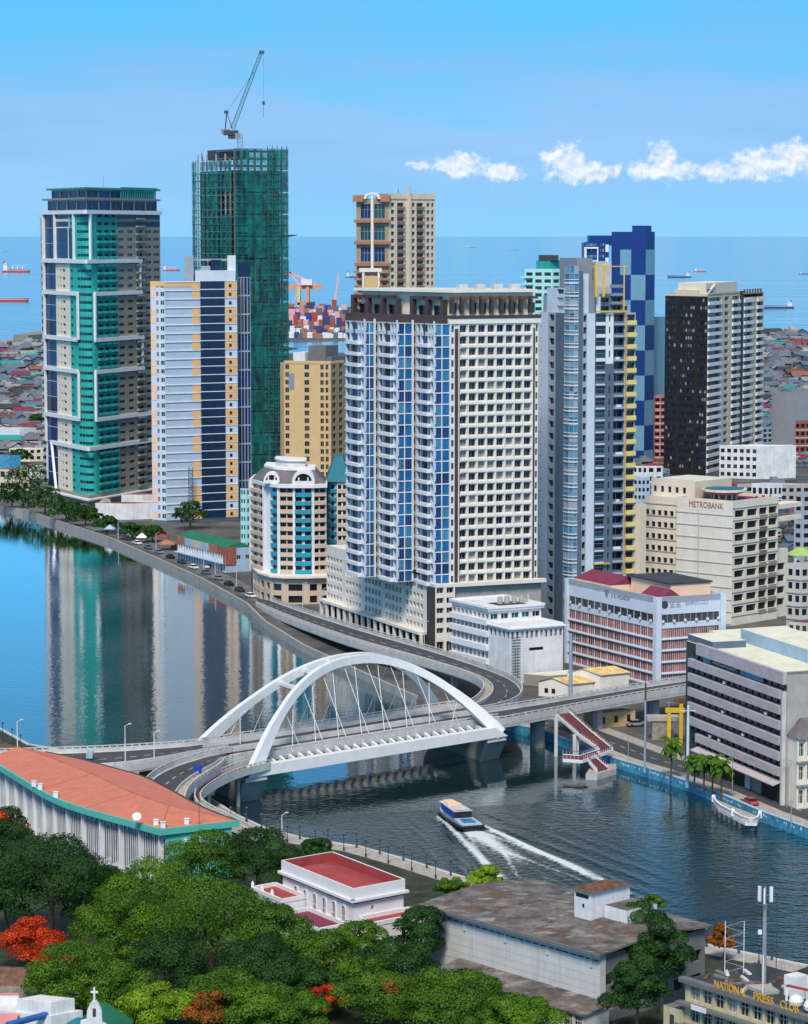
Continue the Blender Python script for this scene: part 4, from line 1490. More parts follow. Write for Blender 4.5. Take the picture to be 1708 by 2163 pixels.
    T.facade(uL, f.p(1.5, LL * .22), z_mid, zt - 6, 'bluegrey_pale', [(LL * .3, LL * .5)], rr[:-1], .6, ('glass_dark',), '')
    T.facade(f.p(RR * .10, 2), f.p(RR * .17, 2), z_mid, zt, 'slate_blue')
    T.facade(f.p(RR * .17, 2), f.p(RR * .30, 2), z_mid, zt - 1, 'bluegrey_pale')
    T.facade(f.p(RR * .30, 2), f.p(RR * .40, 2), z_mid, zt - 3, 'grey_mid')
    T.facade(f.p(RR * .40, 1.2), f.p(RR * .47, 1.2), z_mid, zt - 9, 'bluegrey_pale')
    l = RR * .36
    d, nn, _ = T.facade(f.p(RR * .47, 2), f.p(RR * .83, 2), z_mid, zt - 8, 'slate_blue', cols_n(l, 2, l * .36), rr[:-1], 1.0, ('glass_dark',), '')
    for i in range(4):
        T.slab('balcony', f.p(RR * .47, 2), d, l * .45, l, .02, 1.2, z_mid + i * fh2, z_mid + i * fh2 + 1.0, 'grey_mid')
    l = RR * .12
    T.facade(f.p(RR * .83, 2), f.p(RR * .95, 2), z_mid, zt - 12, 'slate_pale', [(l * .1, l * .7)], rr[:-2], .6, ('glass_dark',), '')
    T.mb('upper_block').prism([f.p(1.8, LL * .84), f.p(1.8, LL * .2), f.p(RR * .11, 3.2), f.p(RR * .78, 3.2), f.p(RR * .78, 26), f.p(3, 26)], z_mid, zt - 9, 'slate_pale')
    T.mb('roof_hut').prism([f.p(RR * .2, 6), f.p(RR * .45, 6), f.p(RR * .45, 18), f.p(RR * .2, 18)], zt - 9, Zat(545, C[1]), 'grey_mid')
    T.mb('roof_hut').prism([f.p(RR * .5, 6), f.p(RR * .75, 6), f.p(RR * .75, 18), f.p(RR * .5, 18)], zt - 9, Zat(553, C[1]), 'concrete_pale')
    gan = T.mb('yellow_gantry')
    for s in (.36, .48, .80):
        p = f.p(RR * s, -.5)
        gan.bar(p + (zt - (9 if s < .7 else z_mid * 0 + (zt - z_mid)),), p + (zt + 2,), .55 if s < .7 else .3, 'yellow')
    gan.bar(f.p(RR * .28, -.5) + (zt + 1.5,), f.p(RR * .84, -.5) + (zt + 1.5,), .25, 'yellow')
    gan.bar(f.p(RR * .36, -.9) + (z_mid + .6,), f.p(RR * .83, -.9) + (z_mid + .6,), .35, 'yellow')
    gan.bar(f.p(RR * .36, -.9) + (zp + 4,), f.p(RR * .6, -.9) + (zp + 4,), .3, 'yellow')
    T.finish()


grey_tower()


def simple_block(name, label, cat, uc, vb, vt, ul, ur, aR, aL, wall, wallR=None, nfl=6, ncL=4, ncR=4, win=('glass_dark',), roof='roof_grey', wfrac=.6, hfrac=.5, par=.9, z0=None, style='', dep=.35, group=None, bands=None, finish=True, pane='window', sill=.3):
    C = G(uc, vb, GZ)
    f = Frame(C, aR, aL)
    LL, RR = max(2, run(C, aL, ul)), max(2, run(C, aR, ur))
    T = Bld(name, label, cat, C + (GZ,), group)
    zt = Zat(vt, C[1])
    fh = (zt - GZ) / nfl
    rw = rows_n(GZ, nfl, fh, fh * sill, fh * hfrac)
    a = f.p(0, LL)
    T.facade(a, C, GZ, zt, wall, cols_n(LL, ncL, LL / max(1, ncL) * wfrac) if ncL else (), rw, dep, win, style, pane=pane)
    T.facade(C, f.p(RR, 0), GZ, zt, wallR or wall, cols_n(RR, ncR, RR / max(1, ncR) * wfrac) if ncR else (), rw, dep, win, style, pane=pane)
    T.facade(f.p(RR, 0), f.p(RR, LL), GZ, zt, wallR or wall)
    T.facade(f.p(RR, LL), a, GZ, zt, wall)
    T.roof([C, f.p(RR, 0), f.p(RR, LL), a], zt, roof, par=par, pm=wall)
    if bands:
        dl = (-f.L[0], -f.L[1])
        for i in range(nfl):
            T.slab('ledge', a, dl, 0, LL, .02, .3, GZ + i * fh - .15, GZ + i * fh + .2, bands)
            T.slab('ledge', C, f.R, 0, RR, .02, .3, GZ + i * fh - .15, GZ + i * fh + .2, bands)
    if finish:
        T.finish()
        return None
    return T, f, LL, RR, zt, fh, rw


# --- pale aqua tower peeping out behind
T, f, LL, RR, zt, fh, rw = simple_block('residential_tower', 'pale aqua tower with dark windows peeping out left of the blue grey tower', 'tower', 1165, 1010, 572, 1108, 1200, 30, 172, 'aqua', nfl=30, ncL=3, ncR=2, wfrac=.7, hfrac=.5, par=1.2, finish=False)
for i in range(30):
    T.slab('balcony', f.p(0, LL), (-f.L[0], -f.L[1]), -2.5, LL * .3, .02, 1.2, GZ + i * fh, GZ + i * fh + 1, 'aqua')
T.mb('roof_hut').prism([f.p(4, 5), f.p(14, 5), f.p(14, LL * .8), f.p(4, LL * .8)], zt, zt + 6, 'teal_deep')
for k in range(5):
    T.mb('roof_plant').box(*(f.p(6, LL * (.2 + .13 * k))[0] - 1.5, f.p(6, LL * (.2 + .13 * k))[0] + 1.5), *(f.p(6, LL * (.2 + .13 * k))[1] - 1.5, f.p(6, LL * (.2 + .13 * k))[1] + 1.5), zt + 6, zt + 9, 'charcoal')
T.finish()


def checker_tower():
    C = G(1361, 972, GZ)
    f = Frame(C, 55, 172)
    LL, RR = run(C, 172, 1290), run(C, 55, 1381)
    T = Bld('residential_tower', 'tall royal blue tower with pale checker squares behind the yellow trimmed tower', 'tower', C + (GZ,))
    zt = Zat(489, C[1])
    ztop = Zat(476, C[1])
    T.mb('wall').prism([C, f.p(RR, 0), f.p(RR, LL), f.p(0, LL)], GZ, zt, 'checker_blue', 'roof_grey')
    T.mb('roof_block').prism([f.p(2, 1), f.p(RR * .8, 1), f.p(RR * .8, LL * .45), f.p(2, LL * .45)], zt, ztop, 'checker_blue')
    cell = 53 * C[1] / F * 1.0
    z = Zat(527, C[1])
    i = 0
    dl = (-f.L[0], -f.L[1])
    w1 = 30 / F * C[1] * 1.02
    while z > GZ + 4:
        zb = max(GZ, z - cell)
        mk = ('checker_pale', 'checker_blue') if i % 2 == 0 else ('checker_blue', 'checker_pale')
        T.slab('wall_panel', f.p(0, LL), dl, LL - w1, LL, .02, .2, zb, z, mk[1])
        T.slab('wall_panel', f.p(0, LL), dl, max(0, LL - w1 * 1.75), LL - w1, .02, .25, zb, z, mk[0])
        T.slab('wall_panel', C, f.R, .2, RR, .02, .2, zb, z, mk[0])
        z -= cell
        i += 1
    # lower left wing with windows
    W0 = f.p(-3, LL)
    y = W0[1]
    zw = Zat(511, y)
    L2 = run(W0, 176, 1233)
    e = E(176)
    W1 = (W0[0] + e[0] * L2, W0[1] + e[1] * L2)
    d, n, _ = T.facade(W1, W0, GZ, zw, 'checker_blue', [(L2 * .04, L2 * .52), (L2 * .62, L2 * .68), (L2 * .74, L2 * .8)], rows_n(GZ, 38, (zw - GZ) / 38, 1.3, 2.0), .5, ('glass_sky', 'checker_pale', 'glass_dark'), 'm', 'white')
    T.slab('white_frame', W1, d, 0, 1.4, .02, .6, zw - 60, zw - 3, 'white')
    T.slab('white_frame', W1, d, L2 * .52, L2 * .57, .02, .6, zw - 60, zw - 3, 'white')
    for k in range(6):
        T.slab('white_frame', W1, d, .2, L2 * .55, .1, .7, zw - 4 - 8 * k, zw - 3 - 8 * k, 'white')
        T.slab('white_panel', W1, d, L2 * .86, L2 * .99, .02, .3, zw - 6 - 8 * k, zw - 1.5 - 8 * k, 'white')
    T.mb('wing_wall').prism([(W1[0], W1[1] + 1), (W0[0], W0[1] + 1), (W0[0], W0[1] + 26), (W1[0], W1[1] + 26)], GZ, zw - .4, 'checker_blue')
    x0 = f.p(0, LL)
    z3 = Zat(497, C[1])
    T.mb('roof_block').prism([(W0[0] - 12, W0[1] + 4), (W0[0] + 14, W0[1] + 4), (W0[0] + 14, W0[1] + 20), (W0[0] - 12, W0[1] + 20)], zw - 2, z3, 'checker_blue')
    T.finish()


checker_tower()
simple_block('residential_tower', 'plain slate blue slab between the checkered tower and the black glass tower', 'tower', 1392, 960, 672, 1378, 1410, 40, 165, 'checker_pale', nfl=20, ncL=0, ncR=0)
simple_block('apartment_block', 'narrow cream and pink block at the left foot of the black glass tower', 'building', 1395, 968, 838, 1383, 1420, 40, 150, 'pink', nfl=9, ncL=1, ncR=2, bands='cream_pale', wfrac=.75)


def black_white_tower():
    C = G(1492, 1008, GZ)
    f = Frame(C, 66, 133)
    T = Bld('residential_tower', 'tower with a black glass face on the left and cream balcony face on the right', 'tower', C + (GZ,))
    LL, RR = run(C, 133, 1404), run(C, 66, 1611)
    zt = Zat(626, C[1])
    n = 23
    fh = (zt - GZ - 3) / n
    z0 = GZ + 3
    rw = rows_n(z0, n, fh, fh * .3, fh * .48)
    a = f.p(0, LL)
    dl = (-f.L[0], -f.L[1])
    cw = []
    for s0, s1, k in ((.02, .26, 4), (.36, .70, 6), (.76, .98, 4)):
        cw += [(LL * (s0 + (s1 - s0) * (i + .1) / k), LL * (s0 + (s1 - s0) * (i + .9) / k)) for i in range(k)]
    T.facade(a, C, GZ, zt, 'black', cw, rw, .3, ('glass_dark', 'glass_dark', 'glass_grey', 'curtain', 'glass_navy'), '', limit=300)
    # right face: balcony bays either side of a dark strip
    def bay(s0, s1, kind):
        l = RR * (s1 - s0)
        A = f.p(RR * s0, 0)
        if kind == 'strip':
            T.facade(A, f.p(RR * s1, 0), GZ, zt + 2, 'charcoal')
            return
        d, nn, _ = T.facade(A, f.p(RR * s1, 0), GZ, zt + (2 if s0 < .5 else -2), 'cream', cols_n(l, 1, l * (.92 if kind == 'b' else .4)), rows_n(z0, n, fh, fh * .3, fh * .54), 1.6, ('glass_dark',), '', pane='balcony_opening')
        if kind == 'b':
            for (za, zb) in rw:
                T.slab('balcony', A, d, l * .02, l * .98, .02, .9, za - fh * .44, za + .02, 'white')
    for s0, s1, k in ((0, .24, 'b'), (.24, .42, 'c'), (.42, .56, 'b'), (.56, .63, 'strip'), (.63, .80, 'b'), (.80, .87, 'c'), (.87, 1.0, 'b')):
        bay(s0, s1, k)
    T.facade(f.p(RR, 0), f.p(RR, LL), GZ, zt, 'cream')
    T.facade(f.p(RR, LL), a, GZ, zt, 'cream')
    T.roof([C, f.p(RR, 0), f.p(RR, LL), a], zt, 'roof_grey', par=1.2, pm='cream')
    zp = Zat(598, C[1])
    T.mb('penthouse').prism([f.p(4, 3), f.p(RR * .58, 3), f.p(RR * .58, LL * .75), f.p(4, LL * .75)], zt, zp, 'cream_pale')
    T.mb('penthouse').prism([f.p(2, 8), f.p(9, 8), f.p(9, LL * .8), f.p(2, LL * .8)], zt, zp - 4, 'cream')
    st = T.mb('roof_stair')
    st.bar(f.p(5, 2.6) + (zt + 1,), f.p(20, 2.6) + (zp - 1,), .7, 'cream_pale')
    T.slab('penthouse_opening', f.p(4, 2.9), f.R, 2, 12, 0, .2, zt + 1, zt + 4, 'glass_dark')
    for k in range(7):
        T.slab('roof_fence_post', f.p(RR * .64, 0), f.R, RR * .05 * k, RR * .05 * k + .5, -.5, .5, zt - .5, zt + 2.8, 'charcoal')
    T.finish()


black_white_tower()


def bank_building():
    y = 950.
    z = Zat(1064, y)
    C = G(1549, 1064, z)
    f = Frame(C, 46, 138)
    T = Bld('bank_office', 'cream office block with a blank white side and rusty METROBANK lettering', 'building', C + (GZ,))
    L1, R1 = run(C, 138, 1430), run(C, 46, 1645)
    zt = z
    n = 11
    fh = 4.3
    rw = [(zt - 2.6 - fh * i - 2.5, zt - 2.6 - fh * i) for i in range(n)][::-1]
    rw = [r for r in rw if r[0] > GZ + .5]
    a = f.p(0, L1)
    dl = (-f.L[0], -f.L[1])
    T.facade(a, C, GZ, zt, 'white_warm')
    for i in range(n):
        T.slab('groove_ledge', a, dl, 0, L1, .02, .22, zt - fh * (i + 1) - .2, zt - fh * (i + 1) + .1, 'greige_pale')
    T.slab('drain_pipe', a, dl, L1 * .4, L1 * .4 + .3, .03, .3, GZ, zt - 3, 'greige_pale')
    cw = [(R1 * s, R1 * e) for s, e in ((.05, .26), (.32, .54), (.58, .76), (.79, .98))]
    T.facade(C, f.p(R1, 0), GZ, zt, 'cream_pale', cw, rw, .7, ('glass_dark', 'black'), '')
    for i in range(n):
        zz = zt - fh * (i + 1)
        T.slab('groove_ledge', C, f.R, 0, R1, .02, .14, zz + 2.3, zz + 2.6, 'greige')
    # bronze spandrels between two window columns
    for i in range(n):
        zz = zt - 2.6 - fh * i - 2.5
        for s, e in ((.59, .76), (.80, .98) if i > 3 or i == 0 else (.59, .76)):
            T.slab('spandrel', C, f.R, R1 * s, R1 * e, .015, .06, zz - fh + 2.5 + .05, zz - .05, 'greige')
    T.facade(f.p(R1, 0), f.p(R1, L1), GZ, zt, 'greige_pale')
    T.facade(f.p(R1, L1), a, GZ, zt, 'greige_pale')
    T.roof([C, f.p(R1, 0), f.p(R1, L1), a], zt, 'maroon', par=1.0, pm='cream_pale')
    # lower right wing
    w0 = f.p(R1, 2)
    W1 = run(w0, 46, 1667)
    zw = Zat(1162, w0[1])
    w1 = (w0[0] + f.R[0] * W1, w0[1] + f.R[1] * W1)
    T.facade(w0, w1, GZ, zw, 'cream_pale', [(W1 * .15, W1 * .8)], [r for r in rw if r[1] < zw - 1], .6, ('glass_dark',), '')
    T.mb('wing_block').prism([(w0[0], w0[1] + 1), (w1[0], w1[1] + 1), (w1[0] + f.L[0] * 18, w1[1] + f.L[1] * 18), (w0[0] + f.L[0] * 18, w0[1] + f.L[1] * 18)], GZ, zw - .2, 'cream')
    lg = T.mb('loggia')
    for k in range(2):
        zz = zt - 2.5 - 4.6 * k
        lg.obox(w0, f.R, (f.R[1], -f.R[0]), .2, W1 * 1.8, -6, .6, zz - 1.6, zz, 'cream_pale')
    T.slab('dark_glazing', w0, f.R, 0, W1 * .8, -6.5, -5.5, zw, zt - 4, 'glass_dark')
    # stepped left section
    b0 = f.p(2.5, L1)
    L2 = run(b0, 138, 1362)
    b1 = (b0[0] + f.L[0] * L2, b0[1] + f.L[1] * L2)
    z2 = Zat(1052, b0[1])
    r2 = [(z2 - 5 - fh * i - 2, z2 - 5 - fh * i) for i in range(8)][::-1]
    T.facade(b1, b0, GZ, z2, 'cream_pale', cols_n(L2, 6, L2 / 6 * .62), [r for r in r2 if r[0] > GZ + .5], .5, ('glass_dark',), '')
    for i in range(8):
        T.slab('groove_ledge', b1, dl, 0, L2, .02, .25, z2 - 2.6 - fh * i - .3, z2 - 2.6 - fh * i + .1, 'beige_band')
    b2, b3 = (b0[0] + f.R[0] * 4, b0[1] + f.R[1] * 4), (b1[0] + f.R[0] * 4, b1[1] + f.R[1] * 4)
    z3 = Zat(1014, b2[1])
    b4 = (b2[0] - f.L[0] * 3, b2[1] - f.L[1] * 3)
    T.facade(b3, b4, z2 - 1, z3, 'cream_pale', cols_n(L2, 5, L2 / 5 * .45), [(z2 + 1.2, z2 + 3.4)], .5, ('glass_dark',), '')
    T.mb('left_block').prism([(b0[0] + f.R[0] * .6, b0[1] + f.R[1] * .6), b2, b4, (b4[0] + f.R[0] * 22, b4[1] + f.R[1] * 22), (b3[0] + f.R[0] * 22, b3[1] + f.R[1] * 22), (b1[0] + f.R[0] * .6, b1[1] + f.R[1] * .6)], GZ, z2 - .6, 'cream')
    T.mb('left_block').prism([(b4[0] + f.R[0] * .6, b4[1] + f.R[1] * .6), (b4[0] + f.R[0] * 22, b4[1] + f.R[1] * 22), (b3[0] + f.R[0] * 22, b3[1] + f.R[1] * 22), (b3[0] + f.R[0] * .6, b3[1] + f.R[1] * .6)], z2 - .6, z3 - .4, 'cream', 'roof_pale')
    # round helipad pavilion
    o = f.p(R1 * .45, L1 * .52)
    hp = T.mb('helipad')
    ring = lambda r, z_: [(o[0] + r * math.cos(2 * math.pi * i / 12), o[1] + r * math.sin(2 * math.pi * i / 12), z_) for i in range(12)]
    zc = Zat(1034, o[1])
    hp.loft([ring(5.4, zc - 1.6), ring(8.2, zc - .4), ring(8.2, zc + .3)], 'cream_pale')
    hp.loft([ring(7.2, zc + .3), ring(7.2, zc + .5)], 'roof_teal')
    T.mb('pavilion_wall').loft([ring(3.9, zt), ring(3.9, zc - 1.6)], 'terracotta')
    for i in range(12):
        t = 2 * math.pi * i / 12
        T.inst('pavilion_column', ('c',), lambda b_: b_.box(-.3, .3, -.3, .3, 0, zc - 1.7 - zt, 'cream_pale'), (o[0] + 4.6 * math.cos(t), o[1] + 4.6 * math.sin(t), zt))
    for k in range(8):
        q = f.p(R1 * (.6 + .05 * k), 1.6 + (k % 3))
        T.inst('roof_planter_bush', ('p', k % 2), lambda b_: [b_.bar((0, 0, 0), (R.uniform(-.5, .5), R.uniform(-.5, .5), R.uniform(.8, 1.6)), .7, 'lawn', .1, 5) for _ in range(3)], q + (zt,), k)
    lettering(T, 'bank_lettering', 'METROBANK', a, dl, L1 * .22, zt - 2.2, 3.0, L1 * .62, 'terracotta', .1)
    T.finish()


bank_building()


def red_glass_office():
    C = G(1387.5, 1450, GZ)
    f = Frame(C, 24, 118)
    T = Bld('office_building', 'white framed office with rows of reddish glazing, maroon roof and faded roof-band signs', 'building', C + (GZ,))
    LL, RR = run(C, 118, 1198), run(C, 24, 1531)
    zt = Zat(1262, C[1])
    zb = zt - 5.2
    n = 6
    zs = zb - 3.0
    fh = (zs - 1.6 - GZ) / 5
    a = f.p(0, LL)
    dl = (-f.L[0], -f.L[1])
    rw = rows_n(GZ, 5, fh, .6, fh - .65)
    for A, B_, L_, nc in ((a, C, LL, 13), (C, f.p(RR, 0), RR, 10)):
        d, nn, l = T.facade(A, B_, GZ, zt, 'bluegrey_pale', cols_n(L_, nc, (L_ - 3.2) / nc * .985, 1.6, L_ - 1.6), rw + [(zs + .1, zb - .3)], .3, ('glass_red', 'brick_red', 'brick_red', 'terracotta'), 't', 'bluegrey_pale')
        for r in rw:
            T.slab('white_ledge', A, d, 0, L_, .02, .35, r[0] - .62, r[0] - .3, 'bluegrey_pale')
        T.slab('grey_glazing', A, d, 1.4, L_ - 1.4, -.29, -.2, zs + .1, zb - .3, 'glass_grey')
        T.slab('corner_pier', A, d, -.2, 1.3, -.1, .6, GZ, zt, 'bluegrey_pale')
        T.slab('corner_pier', A, d, L_ - 1.3, L_ + .55, -.1, .58, GZ, zt, 'bluegrey_pale')
        for k in range(9 if A is a else 6):
            x = L_ * (k + .5) / (9 if A is a else 6)
            T.slab('air_conditioner', A, d, x - .5, x + .3, .1, .6, zs + .3, zs + 1.0, 'white_worn')
    T.facade(f.p(RR, 0), f.p(RR, LL), GZ, zt, 'white_worn')
    T.facade(f.p(RR, LL), a, GZ, zt, 'white_worn')
    T.roof([C, f.p(RR, 0), f.p(RR, LL), a], zt - 2, 'concrete', par=2, pm='bluegrey_pale')
    # roof structures: maroon sheet roof, peach room with flat grey roof
    def ridge(r0, r1, l0, l1, z0, h, m, wall, q=0):
        rf_ = T.mb('maroon_roof#%d' % q)
        p = [f.p(r0, l0), f.p(r1, l0), f.p(r1, l1), f.p(r0, l1)]
        T.mb('roof_room#%d' % (q + 5)).prism(p, zt - 2, z0, wall)
        c0, c1 = f.p((r0 + r1) / 2, l0), f.p((r0 + r1) / 2, l1)
        rf_.face([p[0] + (z0,), c0 + (z0 + h,), c1 + (z0 + h,), p[3] + (z0,)], m)
        rf_.face([c0 + (z0 + h,), p[1] + (z0,), p[2] + (z0,), c1 + (z0 + h,)], m)
        rf_.face([p[0] + (z0,), p[1] + (z0,), c0 + (z0 + h,)], m)
    ridge(1.5, 15, LL * .55, LL - 2, zt + .2, 2.6, 'maroon', 'peach')
    ridge(3, 10, 2.5, 14, zt - .6, 2.4, 'maroon', 'peach', 1)
    T.mb('roof_room').prism([f.p(8, 5), f.p(RR - 1.5, 5), f.p(RR - 1.5, LL * .52), f.p(8, LL * .52)], zt - 2, zt + 3.0, 'peach')
    T.mb('room_roof').prism([f.p(7.2, 4.6), f.p(RR - 1, 4.6), f.p(RR - 1, LL * .55), f.p(7.2, LL * .55)], zt + 3.0, zt + 3.5, 'charcoal')
    # signs on the roof band
    lettering(T, 'sign_lettering', 'S. K. MCASON', a, dl, LL * .51, zt - 2.9, 1.7, LL * .2, 'grey_mid', .1)
    em = T.mb('shield_emblem')
    for k, (w_, z_) in enumerate(((.9, 0), (.9, -.9), (.55, -1.6))):
        em.obox(a, dl, (dl[1], -dl[0]), LL * .46 - w_, LL * .46 + w_, .05, .16, zt - 1.6 + z_, zt - .8 + z_, 'grey_mid')
    lettering(T, 'sign_lettering', 'SINPOCOCI', C, f.R, RR * .42, zt - 2.9, 2.0, RR * .34, 'slate_pale', .1)
    dc = T.mb('round_emblem')
    cx = RR * .11
    ring = [(math.cos(2 * math.pi * i / 14) * 1.15, math.sin(2 * math.pi * i / 14) * 1.15) for i in range(14)]
    nR = (f.R[1], -f.R[0])
    dc.loft([[(C[0] + f.R[0] * (cx + q[0]) + nR[0] * o, C[1] + f.R[1] * (cx + q[0]) + nR[1] * o, zt - 2.4 + q[1]) for q in ring] for o in (.05, .2)], 'charcoal')
    gl = T.mb('sign_characters')
    for k, x in enumerate((RR * .19, RR * .28)):
        for (s0, s1, z0, z1) in ((0, 1.6, 1.5, 1.68), (.15, 1.45, .8, .96), (0, 1.6, 0, .18), (.7, .88, 0, 2.0), (.1, .28, 0, 1.5) if k else (.35, .5, .3, .8), (1.3, 1.46, .1, .9)):
            gl.obox(C, f.R, nR, x + s0, x + s1, .05 + .012 * (k + 1), .15 + .01 * s0, zt - 3.3 + z0, zt - 3.3 + z1, 'slate_pale')
    T.finish()


red_glass_office()


def white_low_block():
    C = G(1078, 1446, GZ)
    f = Frame(C, 28, 120)
    T = Bld('office_building', 'stained white low office with an open roof court beside the river loop ramp', 'building', C + (GZ,))
    LL, RR = run(C, 120, 956), run(C, 28, 1191)
    zt = Zat(1327, C[1])
    a = f.p(0, LL)
    dl = (-f.L[0], -f.L[1])
    n = 4
    fh = (zt - GZ) / n
    lf = LL * .36
    # front wing: top-floor windows, blank below
    rt = [(zt - fh * .82, zt - fh * .30)]
    d, nn, _ = T.facade(f.p(0, lf), C, GZ, zt, 'white_worn', cols_n(lf, 5, lf / 5 * .6), rt, .5, ('glass_grey', 'glass_dark'), 'm', 'white')
    T.facade(C, f.p(RR, 0), GZ, zt, 'white_worn', cols_n(RR, 11, RR / 11 * .6), rt, .5, ('glass_grey', 'glass_dark', 'curtain'), 'm', 'white')
    T.slab('slot_window', C, f.R, RR * .36, RR * .62, -.02, .06, zt - fh * 1.7, zt - fh * 1.5, 'glass_dark')
    T.facade(f.p(RR, 0), f.p(RR, LL), GZ, zt, 'white_worn')
    T.roof([C, f.p(RR, 0), f.p(RR, lf), f.p(0, lf)], zt, 'white_worn', par=.6, pm='white')
    T.mb('roof_slab').prism([f.p(-.8, -.8), f.p(RR + .8, -.8), f.p(RR + .8, lf), f.p(-.8, lf)], zt - .5, zt - .05, 'white')
    # rear wing, a storey higher, banded
    z2 = zt + fh * .85
    rw = rows_n(GZ, 4, fh, fh * .42, fh * .45) + [(zt + fh * .25, zt + fh * .6)]
    lb = LL - lf
    d, nn, _ = T.facade(a, f.p(0, lf), GZ, z2, 'white_worn', cols_n(lb, 9, lb / 9 * .72), rw, .9, ('glass_grey', 'glass_dark', 'curtain'), 'm', 'white')
    for r in rw:
        T.slab('white_ledge', a, d, 0, lb, .02, 1.0, r[0] - fh * .42, r[0] - .1, 'white')
    T.facade(f.p(0, lf), f.p(RR, lf), zt, z2, 'white_worn', cols_n(RR, 5, RR / 5 * .7), [(zt + fh * .25, zt + fh * .62)], .5, ('glass_dark', 'glass_teal'), 'm', 'white')
    T.facade(f.p(RR, LL), a, GZ, z2, 'white_worn')
    T.facade(f.p(RR, lf), f.p(RR, LL), zt, z2, 'white_worn')
    T.mb('upper_roof').prism([f.p(-.6, lf - .8), f.p(RR + .6, lf - .8), f.p(RR + .6, LL + .5), f.p(-.6, LL + .5)], z2, z2 + .7, 'white', 'white_worn')
    T.mb('roof_court').prism([f.p(RR * .35, lf + 5), f.p(RR * .9, lf + 5), f.p(RR * .9, lf + lb * .55), f.p(RR * .35, lf + lb * .55)], z2 + .7, z2 + .75, 'brown')
    fr = T.mb('roof_curb')
    q = [f.p(-.6, lf - .8), f.p(RR + .6, lf - .8), f.p(RR + .6, LL + .5), f.p(-.6, LL + .5)]
    for p0, p1 in zip(q, q[1:] + q[:1]):
        fr.bar(p0 + (z2 + 1.1,), p1 + (z2 + 1.1,), .5, 'white')
    for k in range(5):
        T.inst('roof_tank', ('t',), lambda b_: b_.bar((0, 0, 0), (0, 0, 2.2), 1.0, 'concrete', .9, 8), f.p(RR * .5 + k * 2.6, lf + 9) + (z2 + .75,))
    ld = T.mb('ladder')
    for s in (1.5, 2.4):
        ld.bar(f.p(s, -.5) + (GZ,), f.p(s, -.5) + (zt - fh * 1.3,), .08, 'steel_dark')
    for k in range(16):
        ld.bar(f.p(.2, -.5) + (GZ + 1 + k * .9,), f.p(3.4, -.5) + (GZ + 1 + k * .9,), .12, 'steel_dark')
    T.finish()


white_low_block()


def shed():
    C = G(1200, 1476, GZ)
    f = Frame(C, 30, 150)
    T = Bld('warehouse', 'low white walled shed with faded yellow tin roof behind the river viaduct', 'building', C + (GZ,))
    z1 = Zat(1446, C[1])
    a, b_ = run(C, 150, 1140), run(C, 30, 1248)
    def gable(fr, r0, r1, l0, l1, z, h, wall, roof):
        p = [fr.p(r0, l0), fr.p(r1, l0), fr.p(r1, l1), fr.p(r0, l1)]
        T.mb('wall').prism(p, GZ, z, wall)
        m0, m1 = fr.p(r0 - .5, (l0 + l1) / 2), fr.p(r1 + .5, (l0 + l1) / 2)
        e = [fr.p(r0 - .5, l0 - .6), fr.p(r1 + .5, l0 - .6), fr.p(r1 + .5, l1 + .6), fr.p(r0 - .5, l1 + .6)]
        R_ = T.mb('roof')
        R_.face([e[0] + (z,), e[1] + (z,), m1 + (z + h,), m0 + (z + h,)], roof)
        R_.face([m0 + (z + h,), m1 + (z + h,), e[2] + (z,), e[3] + (z,)], roof)
        T.mb('gable').face([fr.p(r0, l0) + (z,), fr.p(r0, (l0 + l1) / 2) + (z + h,), fr.p(r0, l1) + (z,)], wall)
        T.mb('gable').face([fr.p(r1, l0) + (z,), fr.p(r1, l1) + (z,), fr.p(r1, (l0 + l1) / 2) + (z + h,)], wall)
    gable(f, 0, 9, 0, a, z1, 1.6, 'white_warm', 'roof_yellow')
    gable(f, 9.5, 20, -2, 9, z1 + 2.2, 1.6, 'white_warm', 'roof_yellow')
    T.mb('window').obox(f.p(0, a), (-f.L[0], -f.L[1]), (-f.L[1], f.L[0]), 2, 3.2, .02, .1, GZ + 1.2, GZ + 2.6, 'glass_dark')
    T.mb('window').obox(f.p(0, a), (-f.L[0], -f.L[1]), (-f.L[1], f.L[0]), 4.4, 5.6, .02, .1, GZ + 1.2, GZ + 2.6, 'glass_dark')
    T.finish()
    simple_block('lean_to', 'long grey shed with flat pale roof behind the yellow roofed shed', 'building', 1160, 1452, 1428, 1108, 1260, 27, 150, 'greige', nfl=1, ncL=0, ncR=0, roof='roof_pale', par=0)
    simple_block('boundary_building', 'low ochre walled building seen under the viaduct', 'building', 1262, 1540, 1510, 1235, 1345, 28, 140, 'tan', nfl=1, ncL=0, ncR=3, roof='roof_pale', wfrac=.3, par=.3)


shed()


